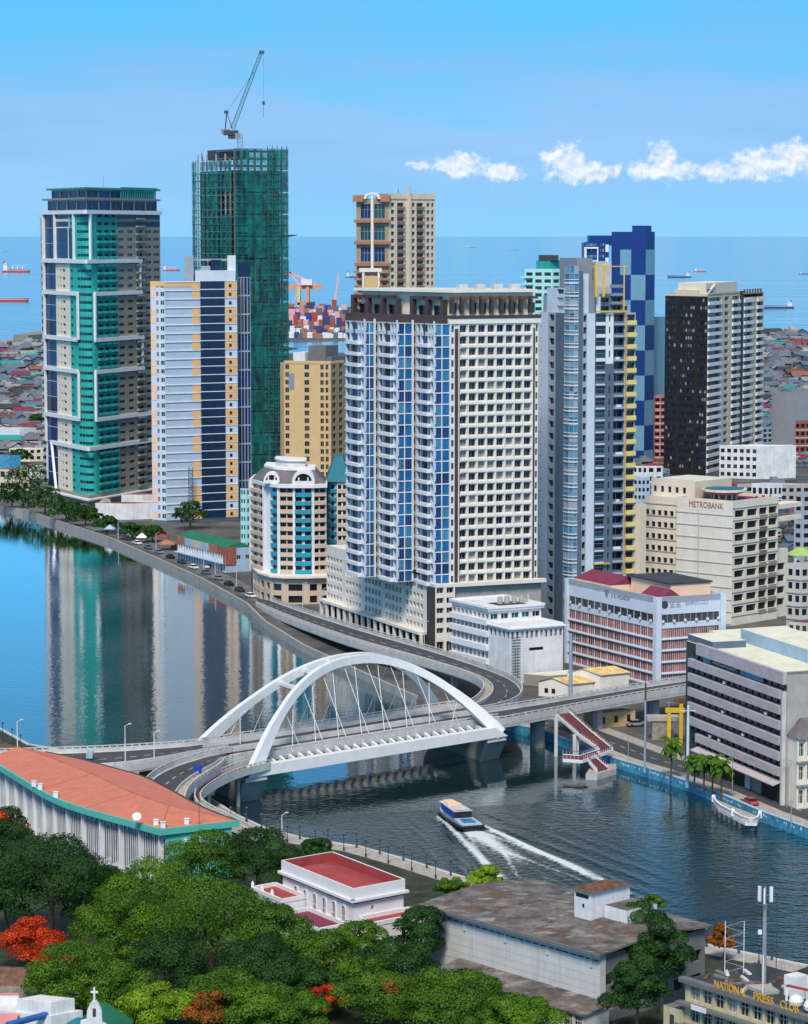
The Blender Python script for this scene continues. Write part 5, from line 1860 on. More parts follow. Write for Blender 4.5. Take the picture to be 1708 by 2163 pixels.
def lavender_office():
    C = G(1660, 1702, GZ)
    f = Frame(C, 19, 108.5)
    T = Bld('office_building', 'office with lavender concrete bands and dark ribbon windows beside the palms', 'building', C + (GZ,))
    LL, RR = run(C, 108.5, 1451), 26
    zt = Zat(1428, C[1])
    a = f.p(0, LL)
    dl = (-f.L[0], -f.L[1])
    n_ = (dl[1], -dl[0])
    z1 = GZ + 5.2
    n = 7
    fh = (zt - z1) / n
    # recessed dark core wall with ribbon windows
    rw = rows_n(z1, n, fh, .25, fh * .42)
    d, nn, _ = T.facade(a, C, GZ, zt, 'charcoal', cols_n(LL, 15, LL / 15 * .93, LL * .07, LL * .97), rw, .3, ('glass_dark', 'glass_dark', 'glass_navy', 'glass_grey'), 'm', 'grey_mid')
    for i in range(n):
        s0, s1 = (LL * .06, LL * .965)
        if i in (0, n - 1):
            s0 = LL * .145
        if i == n - 1:
            s1 = LL
        T.slab('concrete_band', a, dl, s0, s1, .05, 1.1, z1 + i * fh + fh * .44, z1 + (i + 1) * fh - .05 + (.9 if i == n - 1 else 0), 'lavender')
    # entrance canopy and ground floor
    cp = T.mb('canopy')
    P = lambda s, o, z: (a[0] + dl[0] * s + n_[0] * o, a[1] + dl[1] * s + n_[1] * o, z)
    cp.hexa([P(LL * .15, 2.6, z1 - .6), P(LL * .97, 2.6, z1 - .6), P(LL * .97, .1, z1 + .2), P(LL * .15, .1, z1 + .2), P(LL * .15, 2.6, z1 - .35), P(LL * .97, 2.6, z1 - .35), P(LL * .97, .1, z1 + .5), P(LL * .15, .1, z1 + .5)], 'lavender')
    for s0, s1, m in ((.2, .62, 'black'), (.62, .67, 'bluegrey_pale'), (.68, .78, 'greige'), (.78, .97, 'black')):
        T.slab('ground_floor_panel', a, dl, LL * s0, LL * s1, .04, .14, GZ + .15, z1 - .8, m)
    for k in range(6):
        s = R.uniform(.1, .9) * LL
        T.slab('air_conditioner', a, dl, s, s + .9, .3, .8, z1 + fh * (k % 5 + 1) + .3, z1 + fh * (k % 5 + 1) + .95, 'white')
    zz = z1 + 6 * fh
    T.slab('sign_board', a, dl, LL * .27, LL * .55, .35, .45, zz + .3, zz + fh * .42, 'charcoal')
    sb = T.mb('sign_marks')
    for k in range(13):
        s = LL * .30 + k * LL * .018
        sb.obox(a, dl, n_, s, s + R.uniform(.2, .6), .46, .5, zz + .6 + R.uniform(0, .2), zz + .95 + R.uniform(0, .3), 'white')
    T.slab('pale_panel', a, dl, LL * .20, LL * .265, .35, .45, zz + .3, zz + fh * .42, 'glass_sky')
    T.slab('pale_panel', a, dl, LL * .57, LL * .79, .35, .45, zz + .3, zz + fh * .42, 'glass_sky')
    # white edge post, concrete gable end
    T.slab('corner_post', a, dl, LL - .7, LL + .05, .1, 1.2, GZ, zt - fh, 'concrete_pale')
    T.facade(C, f.p(RR, 0), GZ, zt + .9, 'concrete')
    T.facade(f.p(RR, 0), f.p(RR, LL), GZ, zt, 'concrete')
    T.facade(f.p(RR, LL), a, GZ, zt + .2, 'charcoal')
    T.mb('roof').face([q + (zt + .2,) for q in (C, f.p(RR, 0), f.p(RR, LL), a)], 'roof_cream')
    T.mb('end_parapet').obox(C, f.R, (f.R[1], -f.R[0]), 0, RR, -.5, 0, zt + .21, zt + 1.0, 'concrete')
    T.mb('raised_roof').prism([f.p(.5, LL * .74), f.p(10, LL * .74), f.p(10, LL), f.p(.5, LL)], zt + .2, zt + 2.0, 'slate_blue', 'roof_cream')
    T.mb('roof_annex').prism([f.p(13, LL * .25), f.p(26, LL * .25), f.p(26, LL * .9), f.p(13, LL * .9)], zt, zt + 3.6, 'skyblue_wall', 'roof_cream')
    T.finish()
    # long cream roofed shed behind
    simple_block('warehouse', 'long building with pale cream roof behind the lavender banded office', 'building', 1575, 1470, 1352, 1500, 1760, 23, 115, 'bluegrey_pale', nfl=5, ncL=0, ncR=9, roof='roof_cream', par=0)
    # ornate corner house at the right edge
    C2 = G(1668, 1706, GZ)
    C2 = (C2[0] + 1.5, C2[1] - 2)
    H_ = Bld('corner_house', 'old ornate stone house with arched openings and dark tiled roof at the right edge', 'building', C2 + (GZ,))
    g = Frame(C2, 22, 110)
    rr = 16
    z2 = Zat(1560, C2[1])
    fh = (z2 - GZ) / 3
    rw = rows_n(GZ, 3, fh, fh * .22, fh * .56)
    H_.facade(g.p(0, 9), C2, GZ, z2, 'cream_pale')
    d, nn, _ = H_.facade(C2, g.p(rr, 0), GZ, z2, 'cream_pale', cols_n(rr, 7, rr / 7 * .52), rw, .5, ('glass_dark', 'glass_teal'), 'mx', 'cream_pale')
    for i in range(4):
        H_.slab('cornice', C2, g.R, -.3, rr, .02, .7, GZ + fh * i - .35, GZ + fh * i + .1, 'stone')
    for k in range(8):
        H_.slab('pilaster', C2, g.R, rr / 7 * k - .2, rr / 7 * k + .2, .02, .35, GZ, z2, 'white_warm')
    H_.facade(g.p(rr, 0), g.p(rr, 9), GZ, z2, 'cream_pale')
    p = [g.p(-.5, -.6), g.p(rr, -.6), g.p(rr, 10), g.p(-.5, 10)]
    H_.mb('roof').loft([[q + (z2 + .1,) for q in p], [g.p(3, 4) + (z2 + 4,), g.p(rr - 2, 4) + (z2 + 4,), g.p(rr - 2, 6) + (z2 + 4,), g.p(3, 6) + (z2 + 4,)]], 'roof_slate')
    H_.finish()


lavender_office()
# --- twin towered beige apartment house on the skyline (balconies in terracotta)
def beige_tower():
    C = G(822, 1060, GZ)
    y = C[1]
    T = Bld('residential_tower', 'beige and brown tower with arched crown rising behind the big white tower', 'tower', C + (GZ,))
    f = Frame(C, 40, 172)
    LL, RR = run(C, 172, 754), run(C, 40, 919)
    zt = Zat(424, y)
    z0 = GZ
    n = 42
    fh = (zt - z0) / n
    rw = rows_n(z0, n, fh, fh * .22, fh * .55)
    # front (left) face: two tall glazed bays between a white pier, brown balconies every second floor
    fh2 = fh * 3
    r2 = rows_n(z0, 14, fh2, fh2 * .2, fh2 * .66)
    a = f.p(0, LL)
    dl = (-f.L[0], -f.L[1])
    zs = Zat(570, y)
    T.facade(a, C, zs, zt, 'tan_dark', [(LL * .14, LL * .44), (LL * .56, LL * .88)], [r for r in r2 if r[0] > zs], .8, ('glass_blue', 'glass_teal'), 'tx', 'greige_pale')
    T.facade(a, C, z0, zs, 'tan_dark', cols_n(LL, 4, LL / 4 * .5), rw, .8, ('glass_dark',), '')
    T.slab('white_pier', a, dl, LL * .46, LL * .54, .05, 1.4, zs, zt + 3, 'white_warm')
    for i in range(14):
        z = z0 + i * fh2
        if z > zs - 3:
            T.slab('balcony', a, dl, -1, LL * .45, .02, 1.8, z, z + 1.6, 'terracotta')
            T.slab('balcony', a, dl, LL * .55, LL + 1, .02, 1.8, z, z + 1.6, 'terracotta')
    for i in range(n):
        z = z0 + i * fh
        if z < zs:
            T.slab('balcony', a, dl, -1, LL * .2, .02, 1.6, z, z + 1.2, 'terracotta')
            T.slab('balcony', a, dl, LL * .72, LL + .5, .02, 1.6, z, z + 1.2, 'terracotta')
    T.slab('ochre_panel', a, dl, LL * .27, LL * .66, .05, 1.0, zs - 34, zs - 3, 'tan')
    T.slab('white_pier', a, dl, LL * .19, LL * .26, .05, 1.5, zs - 36, zs - 1, 'white_warm')
    T.slab('white_pier', a, dl, LL * .67, LL * .74, .05, 1.5, zs - 36, zs - 1, 'white_warm')
    T.slab('white_lintel', a, dl, LL * .1, LL * .8, .05, 1.7, zs - 1, zs + 1, 'white_warm')
    # crown arch
    cr = T.mb('crown_arch')
    N_ = 12
    mid = LL * .5
    rr_ = LL * .26
    for i in range(N_):
        t0, t1 = math.pi * i / N_, math.pi * (i + 1) / N_
        p = lambda t, r_: (a[0] + dl[0] * (mid - r_ * math.cos(t)) + dl[1] * 1.6, a[1] + dl[1] * (mid - r_ * math.cos(t)) - dl[0] * 1.6, zt + 1 + r_ * .8 * math.sin(t))
        q = lambda t, r_: tuple(c_ + e_ for c_, e_ in zip(p(t, r_), (-dl[1] * 3, dl[0] * 3, 0)))
        cr.hexa([p(t0, rr_ * .7), p(t1, rr_ * .7), q(t1, rr_ * .7), q(t0, rr_ * .7), p(t0, rr_), p(t1, rr_), q(t1, rr_), q(t0, rr_)], 'white_warm')
    T.slab('crown_cornice', a, dl, -1.5, LL * .24, .02, 2.4, zt - .5, zt + 3, 'terracotta')
    T.slab('crown_cornice', a, dl, LL * .76, LL + 1, .02, 2.4, zt - .5, zt + 3, 'terracotta')
    # right face: beige with balcony columns
    cw = [(RR * s, RR * e) for s, e in ((.05, .12), (.18, .32), (.50, .56), (.60, .74), (.82, .88), (.92, .97))]
    T.facade(C, f.p(RR, 0), z0, zt + 4, 'cream', cw, rw, .6, ('glass_dark', 'glass_grey'), '')
    for i in range(18, n):
        z = z0 + i * fh
        T.slab('balcony', C, f.R, RR * .17, RR * .33, .02, 1.2, z, z + fh * .25, 'terracotta')
        T.slab('balcony', C, f.R, RR * .59, RR * .75, .02, 1.2, z, z + fh * .25, 'terracotta')
    T.slab('rib', C, f.R, RR * .40, RR * .45, .02, 1.2, z0, zt + 8, 'cream')
    T.facade(f.p(RR, 0), f.p(RR, LL), z0, zt + 4, 'cream')
    T.facade(f.p(RR, LL), a, z0, zt, 'cream')
    T.roof([C, f.p(RR, 0), f.p(RR, LL), a], zt + .2, 'roof_grey', par=1)
    T.mb('roof_room').prism([f.p(RR * .2, 3), f.p(RR * .9, 3), f.p(RR * .9, LL * .7), f.p(RR * .2, LL * .7)], zt, Zat(408, y), 'greige', 'charcoal')
    T.mb('antenna').bar(f.p(RR * .45, 6) + (zt,), f.p(RR * .45, 6) + (Zat(398, y),), .2, 'steel_dark')
    T.finish()


beige_tower()
# ------------------------------------------------------------------ the arch bridge, its ramps and viaducts
def even(pts, n):
    """n points evenly spaced along a 3-D polyline"""
    pts = smooth([tuple(p) for p in pts], 2)
    ds = [0]
    for a, c in zip(pts, pts[1:]):
        ds.append(ds[-1] + math.dist(a, c))
    out = []
    j = 0
    for i in range(n):
        t = ds[-1] * i / (n - 1)
        while j < len(pts) - 2 and ds[j + 1] < t:
            j += 1
        k = (t - ds[j]) / max(1e-9, ds[j + 1] - ds[j])
        out.append(tuple(p + (q - p) * k for p, q in zip(pts[j], pts[j + 1])))
    return out


def deck_strip(T, Lp, Rp, n, thick=1.3, lane=True, walk=0.0, road='asphalt', piers=(), pier_r=1.6, parapets=(True, True), girder=True, rail='post'):
    """a carriageway slab between two edge lines, with parapets, rail posts, lane lines and piers as parts"""
    A, B = even(Lp, n), even(Rp, n)
    mix = lambda t, i: tuple(p + (q - p) * t for p, q in zip(A[i], B[i]))
    dn = lambda p, h: (p[0], p[1], p[2] + h)
    slab, rd = T.mb('deck_slab'), T.mb('road_surface')
    for i in range(n - 1):
        slab.hexa([dn(A[i], -thick), dn(A[i + 1], -thick), dn(B[i + 1], -thick), dn(B[i], -thick), A[i], A[i + 1], B[i + 1], B[i]], 'parapet')
        w0 = .06 + walk
        rd.face([dn(mix(.06, i), .02), dn(mix(.06, i + 1), .02), dn(mix(1 - w0, i + 1), .02), dn(mix(1 - w0, i), .02)], road)
        if walk:
            T.mb('footway').face([dn(mix(1 - w0 + .02, i), .16), dn(mix(1 - w0 + .02, i + 1), .16), dn(mix(.95, i + 1), .16), dn(mix(.95, i), .16)], 'paving')
            T.mb('inner_barrier').hexa([dn(mix(1 - w0, i), 0), dn(mix(1 - w0, i + 1), 0), dn(mix(1 - w0 + .025, i + 1), 0), dn(mix(1 - w0 + .025, i), 0), dn(mix(1 - w0, i), .9), dn(mix(1 - w0, i + 1), .9), dn(mix(1 - w0 + .025, i + 1), .9), dn(mix(1 - w0 + .025, i), .9)], 'parapet')
        if lane and i % 2 == 0 and i < n - 2:
            c = .5 - walk / 2
            ln = T.mb('lane_mark')
            e = .006
            ln.face([dn(mix(c - e, i), .028), dn(mix(c - e, i + 1), .028), dn(mix(c + e, i + 1), .028), dn(mix(c + e, i), .028)], 'paint_line')
    for side, (P, Q) in enumerate(((A, B), (B, A))):
        if not parapets[side]:
            continue
        w_ = T.mb('parapet#%d' % side)
        for i in range(n - 1):
            def q(i, o):
                d = math.dist(P[i], Q[i])
                return tuple(P[i][j] + (Q[i][j] - P[i][j]) * o / d for j in range(3))
            a0, a1, b0, b1 = q(i, -.1), q(i, .35), q(i + 1, -.1), q(i + 1, .35)
            w_.hexa([dn(a0, -.9), dn(b0, -.9), dn(b1, -.9), dn(a1, -.9), dn(a0, 1.0), dn(b0, 1.0), dn(b1, 1.0), dn(a1, 1.0)], 'parapet')
            a0, a1, b0, b1 = q(i, -.05), q(i, .3), q(i + 1, -.05), q(i + 1, .3)
            T.mb('hand_rail#%d' % side).hexa([dn(a0, 1.4), dn(b0, 1.4), dn(b1, 1.4), dn(a1, 1.4), dn(a0, 1.6), dn(b0, 1.6), dn(b1, 1.6), dn(a1, 1.6)], 'concrete_pale')
            ang = math.atan2(P[i + 1][1] - P[i][1], P[i + 1][0] - P[i][0])
            T.inst('rail_post', ('p',), lambda b_: b_.box(-.22, .22, -.16, .16, 0, .44, 'concrete_pale'), dn(q(i, .12), .99), ang)
    for k in piers:
        m_ = mix(.5, k)
        d = math.dist(A[k], B[k])
        ang = math.atan2(B[k][1] - A[k][1], B[k][0] - A[k][0])
        hgt = m_[2] - thick + 1.5
        def mk(b_, d=d, hgt=hgt):
            rg = [(pier_r * math.cos(2 * math.pi * i / 12), pier_r * math.sin(2 * math.pi * i / 12)) for i in range(12)]
            b_.loft([[(x, y, 0) for x, y in rg], [(x, y, hgt - 1.6) for x, y in rg]], 'concrete')
            b_.hexa([(-pier_r, -1.2, hgt - 1.6), (pier_r, -1.2, hgt - 1.6), (pier_r, 1.2, hgt - 1.6), (-pier_r, 1.2, hgt - 1.6), (-d * .4, -1.2, hgt), (d * .4, -1.2, hgt), (d * .4, 1.2, hgt), (-d * .4, 1.2, hgt)], 'concrete')
        T.inst('pier', (round(d, 1), round(hgt, 1)), mk, (m_[0], m_[1], -1.5), ang)
    return A, B


def g3(u, v, z):
    return G(u, v, z) + (z,)


def arch_bridge():
    A, B = np.array((-37.9, 656.6)), np.array((26.5, 711.8))
    off = np.array((-16.5, 30.5))
    ax = (B - A) / np.linalg.norm(B - A)
    cr = off / np.linalg.norm(off)
    Lb = float(np.linalg.norm(B - A))
    Wd = float(np.linalg.norm(off))
    T = Bld('arch_bridge', 'white steel tied-arch bridge with two leaning arches crossing the river', 'bridge', (float(A[0]), float(A[1]), 0))
    P = lambda s, w_, z: (float(A[0] + ax[0] * s + cr[0] * w_), float(A[1] + ax[1] * s + cr[1] * w_), z)
    zT0, zT1, zD = 6.7, 9.4, 10.2
    zap = Zat(1393, 698)
    for side in (0, 1):
        w0 = 0.6 if side == 0 else Wd - .6
        sg = 1 if side == 0 else -1
        inset = Wd / 2 - 2.6
        n = 36
        rings = []
        path = []
        for i in range(n + 1):
            t = i / n
            h = 1 - abs(2 * t - 1) ** 2.15
            s = Lb * (.012 + .976 * t)
            z = zT0 + .8 + (zap - zT0 - .8) * h
            w_ = w0 + sg * inset * h ** 1.15
            path.append((s, w_, z))
        for i, (s, w_, z) in enumerate(path):
            a, c = path[max(0, i - 1)], path[min(n, i + 1)]
            ds, dz = c[0] - a[0], c[2] - a[2]
            l = math.hypot(ds, dz)
            nx, nz = -dz / l, ds / l
            foot = max(0, 1 - min(i, n - i) / 6)
            hd = 1.05 + .75 * foot
            wd = .95 + .35 * foot
            rings.append([P(s + nx * hd * sgz, w_ + sw * wd, z + nz * hd * sgz) for sw, sgz in ((-1, -1), (1, -1), (1, 1), (-1, 1))])
        b = MB()
        b.loft(rings, 'steel_white')
        o = b.build('arch', T.root, off=T.loc)
        # tie girder
        b = MB()
        e0 = .95 if side == 0 else -.95
        zl = zT0
        b.hexa([P(-1, w0 - 1.3, zl), P(Lb + 1.4, w0 - 1.3, zl), P(Lb + 1.4, w0 + 1.3, zl), P(-1, w0 + 1.3, zl), P(.6, w0 - 1.1, zT1), P(Lb - 3, w0 - 1.1, zT1), P(Lb - 3, w0 + 1.1, zT1), P(.6, w0 + 1.1, zT1)], 'steel_white')
        b.build('tie_girder', T.root, off=T.loc)
        # crossing hangers
        we = w0 + sg * 4.6
        for k in range(17):
            t = .13 + .74 * k / 16
            j = t * n
            i0 = int(j)
            pa = [path[i0][q] + (path[i0 + 1][q] - path[i0][q]) * (j - i0) for q in range(3)]
            lean = (3.4 if k % 2 else -3.4)
            b = MB()
            b.bar(P(pa[0], pa[1], pa[2] - .8), P(pa[0] + lean, we, zD), .085, 'steel_white', sides=5)
            b.build('hanger', T.root, off=T.loc)
        if side == 0:
            near = path
        else:
            far = path
    for t in (.25, .33, .41, .5, .59, .67, .75):
        i = int(round(t * 36))
        b = MB()
        p, q = near[i], far[i]
        b.bar(P(*p), P(*q), .62, 'steel_white')
        b.build('brace', T.root, off=T.loc)
    # floor beams sticking out to the tie girders
    for k in range(27):
        s = Lb * (k + 1) / 28
        yaw = math.atan2(cr[1], cr[0])
        for side in (0, 1):
            w_ = 1.6 if side == 0 else Wd - 6.2
            T.inst('floor_beam', ('fb',), lambda b_: b_.hexa([(0, -.35, 0), (4.8, -.35, 0), (4.8, .35, 0), (0, .35, 0), (0, -.35, .5), (4.8, -.35, 1.4), (4.8, .35, 1.4), (0, .35, .5)], 'steel_white'), P(s, w_, zT1 - .9), yaw)
    # deck between
    Lf, Rf = [P(s, Wd - 5.4, zD) for s in (-8, 0, Lb / 2, Lb, Lb + 6)], [P(s, 5.0, zD) for s in (-8, 0, Lb / 2, Lb, Lb + 6)]
    Lf, Rf = [P(-2 + (Lb + 4) * i / 30, Wd - 5.4, zD) for i in range(31)], [P(-2 + (Lb + 4) * i / 30, 5.4, zD) for i in range(31)]
    D = deck_strip(T, Lf, Rf, 31, lane=False)
    # carriageway barriers
    for w_, nm in ((8.6, 'median_barrier'), (15.4, 'median_barrier'), (17.2, 'median_barrier'), (24.8, 'median_barrier')):
        b = MB()
        b.hexa([P(-2, w_ - .3, zD), P(Lb + 2, w_ - .3, zD), P(Lb + 2, w_ + .3, zD), P(-2, w_ + .3, zD), P(-2, w_ - .12, zD + 1.05), P(Lb + 2, w_ - .12, zD + 1.05), P(Lb + 2, w_ + .12, zD + 1.05), P(-2, w_ + .12, zD + 1.05)], 'parapet')
        b.build(nm, T.root, off=T.loc)
    # river piers, flared
    for s in (-.5, Lb - 4.5):
        b = MB()
        b.hexa([P(s - 1, 4.5, -2), P(s + 5, 4.5, -2), P(s + 5, Wd - 4, -2), P(s - 1, Wd - 4, -2), P(s - 2, .2, 5.6), P(s + 6, .2, 5.6), P(s + 6, Wd, 5.6), P(s - 2, Wd, 5.6)], 'concrete')
        for k in range(3):
            z = 4.0 + .55 * k
        b.hexa([P(s - 1.4, -.5, 5.62), P(s + 5.4, -.5, 5.62), P(s + 5.4, Wd + .5, 5.62), P(s - 1.4, Wd + .5, 5.62), P(s - 1.2, -.3, 6.65), P(s + 5.2, -.3, 6.65), P(s + 5.2, Wd + .3, 6.65), P(s - 1.2, Wd + .3, 6.65)], 'concrete_pale')
        b.build('river_pier', T.root, off=T.loc)
    T.finish()
    return P, Lb, Wd, zD


BP, BL, BW, BZ = arch_bridge()
# --- approach to the left
T = Bld('approach_viaduct', 'pale concrete approach viaduct running left from the arch bridge behind the red roof', 'viaduct', BP(0, 20, 0))
DL = deck_strip(T, [g3(-160, 1594, 9.2), g3(0, 1594, 9.4), g3(120, 1591, 9.6), g3(250, 1586, 9.8), g3(360, 1579, 10), BP(-4, 29.2, BZ), BP(2, 29.2, BZ)], [g3(-140, 1640, 9.2), g3(40, 1635, 9.4), g3(170, 1630, 9.6), g3(270, 1624, 9.8), g3(340, 1612, 10), BP(-6, 16.8, BZ), BP(2, 16.8, BZ)], 40, piers=(4, 12, 20, 28), walk=.12)
T.finish()
# --- near ramp curving down towards the camera
T = Bld('curved_ramp', 'curved road ramp sweeping from the bridge down behind the long red roofed building', 'ramp', BP(-10, 6, 0))
deck_strip(T, [BP(2, 15.2, BZ), BP(-7, 15.0, BZ), g3(430, 1600, 10), g3(360, 1620, 9.5), g3(312, 1648, 8.6), g3(285, 1690, 7.2), g3(280, 1760, 5.2)], [BP(2, 5.4, BZ), BP(-5, 5.6, BZ), g3(470, 1624, 10), g3(423, 1652, 9.5), g3(397, 1675, 8.6), g3(388, 1705, 7.2), g3(398, 1775, 5.2)], 34, piers=(14, 22), walk=.2)
T.finish()
T = Bld('foot_ramp', 'pedestrian walkway curling round the outside of the curved bridge ramp', 'walkway', BP(-12, 2, 0))
Lp = [g3(566, 1607, 9.0), g3(500, 1622, 8.8), g3(452, 1644, 8.2), g3(420, 1668, 7.4), g3(408, 1690, 6.6), g3(420, 1712, 5.6), g3(462, 1735, 4.4), g3(520, 1762, 3), g3(548, 1776, 2.5)]
Rp = [g3(572, 1618, 9.0), g3(510, 1633, 8.8), g3(462, 1655, 8.2), g3(432, 1676, 7.4), g3(421, 1692, 6.6), g3(434, 1708, 5.6), g3(475, 1729, 4.4), g3(530, 1756, 3), g3(560, 1770, 2.5)]
deck_strip(T, Lp, Rp, 36, thick=.6, lane=False, road='stair_maroon', piers=(6, 14, 22, 29), pier_r=.5)
T.finish()
# --- viaduct to the right
T = Bld('road_viaduct', 'concrete road viaduct running right from the bridge behind the lavender office', 'viaduct', BP(BL, 8, 0))
nr, fr = [BP(BL - 1, 2.2, BZ), g3(1047, 1529, 10.3), g3(1200, 1500, 10.2), g3(1330, 1476, 10), g3(1445, 1457, 9.8), g3(1600, 1432, 9.6)], [BP(BL - 1, 16, BZ), g3(1010, 1508, 10.3), g3(1150, 1486, 10.2), g3(1300, 1461, 10), g3(1445, 1439, 9.8), g3(1600, 1416, 9.6)]
deck_strip(T, fr, nr, 44, thick=1.6, piers=(8, 17, 26), pier_r=2.1)
T.finish()
# --- loop ramp on the far bank
T = Bld('loop_ramp', 'curving loop ramp with pale parapets dropping from the bridge to the far riverside road', 'ramp', BP(BL, 26, 0))
outer = [BP(BL - 1, 17.2, BZ), g3(1075, 1494, 10), g3(1106, 1474, 9.8), g3(1104, 1452, 9.5), g3(1075, 1431, 9), g3(1000, 1403, 8.4), g3(897, 1370, 7.4), g3(780, 1337, 6.2), g3(700, 1312, 5), g3(620, 1286, 3.6), g3(545, 1258, 2.0)]
inner = [BP(BL - 1, 29, BZ), g3(985, 1494, 10), g3(1012, 1478, 9.8), g3(1026, 1456, 9.5), g3(1005, 1436, 9), g3(950, 1417, 8.4), g3(860, 1392, 7.4), g3(745, 1361, 6.2), g3(670, 1335, 5), g3(600, 1308, 3.6), g3(540, 1280, 2.0)]
deck_strip(T, outer, inner, 64, walk=.2, thick=1.2, piers=(8, 14, 20, 26, 32, 38), pier_r=1.1)
T.finish()


# --- stair tower at the right abutment
def stair_tower():
    c = G(1218, 1600, 0)
    T = Bld('river_staircase', 'white sided zigzag staircase with maroon treads hanging beside the viaduct', 'staircase', c + (0,))
    def flight(part, La, Lb_, Ra, Rb, steps):
        for i in range(steps):
            t0, t1 = i / steps, (i + 1) / steps
            l0, l1 = [La[j] + (Lb_[j] - La[j]) * t0 for j in range(3)], [La[j] + (Lb_[j] - La[j]) * t1 for j in range(3)]
            r0, r1 = [Ra[j] + (Rb[j] - Ra[j]) * t0 for j in range(3)], [Ra[j] + (Rb[j] - Ra[j]) * t1 for j in range(3)]
            z = (l0[2] + l1[2]) / 2
            b = MB()
            b.hexa([(l0[0], l0[1], z - .35), (l1[0], l1[1], z - .35), (r1[0], r1[1], z - .35), (r0[0], r0[1], z - .35), (l0[0], l0[1], z), (l1[0], l1[1], z), (r1[0], r1[1], z), (r0[0], r0[1], z)], 'stair_maroon')
            b.build(part, T.root, off=T.loc)
        for P, Q in ((La, Lb_), (Ra, Rb)):
            b = MB()
            d = np.array(Q) - np.array(P)
            up = lambda p, h: (p[0], p[1], p[2] + h)
            n_ = np.array((-d[1], d[0], 0)) / (np.hypot(d[0], d[1]) + 1e-6) * .14
            b.hexa([tuple(np.array(up(P, -.7)) - n_), tuple(np.array(up(Q, -.7)) - n_), tuple(np.array(up(Q, -.7)) + n_), tuple(np.array(up(P, -.7)) + n_), tuple(np.array(up(P, .15)) - n_), tuple(np.array(up(Q, .15)) - n_), tuple(np.array(up(Q, .15)) + n_), tuple(np.array(up(P, .15)) + n_)], 'white')
            b.build('stringer', T.root, off=T.loc)
            b = MB()
            b.bar(up(P, 1.1), up(Q, 1.1), .09, 'stair_maroon')
            b.build('hand_rail', T.root, off=T.loc)
            m_ = max(2, int(math.dist(P, Q) / .9))
            b = MB()
            for k in range(m_ + 1):
                p = [P[j] + (Q[j] - P[j]) * k / m_ for j in range(3)]
                b.bar(up(p, .1), up(p, 1.1), .05, 'white')
            b.build('balusters', T.root, 'stuff', off=T.loc)
    flight('tread', g3(1166, 1501, 10), g3(1226, 1553, 6.4), g3(1196, 1498, 10), g3(1254, 1549, 6.4), 16)
    flight('tread', g3(1226, 1553, 6.4), g3(1268, 1583, 4.6), g3(1254, 1549, 6.4), g3(1295, 1582, 4.6), 8)
    flight('landing', g3(1268, 1583, 4.6), g3(1226, 1597, 4.4), g3(1295, 1584, 4.6), g3(1230, 1607, 4.2), 4)
    flight('landing', g3(1226, 1597, 4.4), g3(1190, 1594, 4.4), g3(1230, 1607, 4.2), g3(1190, 1604, 4.2), 3)
    flight('tread', g3(1238, 1600, 4.2), g3(1262, 1628, 2.0), g3(1256, 1597, 4.2), g3(1285, 1622, 2.0), 8)
    for (u, v, vt) in ((1175, 1598, 1512), (1214, 1600, 1552), (1222, 1627, 1607), (1265, 1626, 1585), (1220, 1598, 1560), (1262, 1600, 1562)):
        p = G(u, v, 0)
        b = MB()
        b.box(p[0] - .45, p[0] + .45, p[1] - .45, p[1] + .45, -1, Zat(vt, p[1]), 'concrete_pale')
        b.build('support_column', T.root, off=T.loc)
    p, q = G(1218, 1552, 6), G(1262, 1550, 6)
    b = MB()
    b.hexa([p + (5.2,), q + (5.2,), (q[0] - 1, q[1] + 4, 5.2), (p[0] - 1, p[1] + 4, 5.2), p + (6.1,), q + (6.1,), (q[0] - 1, q[1] + 4, 6.1), (p[0] - 1, p[1] + 4, 6.1)], 'concrete')
    b.build('cross_beam', T.root, off=T.loc)
    b = MB()
    pl = [G(u, v, 1) for u, v in ((1238, 1640), (1262, 1640), (1303, 1628), (1302, 1618), (1250, 1622))]
    b.prism(pl, -1.5, 1.6, 'concrete_pale', 'paving')
    b.build('base_slab', T.root, off=T.loc)
    T.finish()


stair_tower()
# mural pier and yellow scaffold under the right viaduct
p = G(1400, 1562, GZ)
T = Bld('viaduct_pier', 'broad mural covered pier under the right end of the viaduct', 'pier', p + (GZ,))
T.mb('shaft').prism([(p[0] - 3, p[1] - 1.6), (p[0] + 3, p[1] - 1.6), (p[0] + 3, p[1] + 1.6), (p[0] - 3, p[1] + 1.6)], GZ - 1, 7.2, 'stone')
T.mb('cap').prism([(p[0] - 4.4, p[1] - 2), (p[0] + 4.4, p[1] - 2), (p[0] + 4.4, p[1] + 2), (p[0] - 4.4, p[1] + 2)], 7.2, 8.4, 'concrete')
T.finish()
p = G(1432, 1574, GZ)
T = Bld('yellow_frame', 'yellow steel portal frame standing at the left end of the lavender office', 'frame', p + (GZ,))
for k, (dx, h) in enumerate(((-2.4, 9), (.9, 12))):
    T.mb('post' if k == 0 else 'tall_post').box(p[0] + dx - .5, p[0] + dx + .5, p[1] - .5, p[1] + .5, GZ, GZ + h, 'yellow')
T.mb('beam').box(p[0] - 3.4, p[0] + 1.9, p[1] - .6, p[1] + .6, GZ + 9, GZ + 10.2, 'yellow')
T.mb('platform').box(p[0] - 1, p[0] + 2.6, p[1] - .9, p[1] + .9, GZ + 12, GZ + 12.8, 'rust')
T.finish()


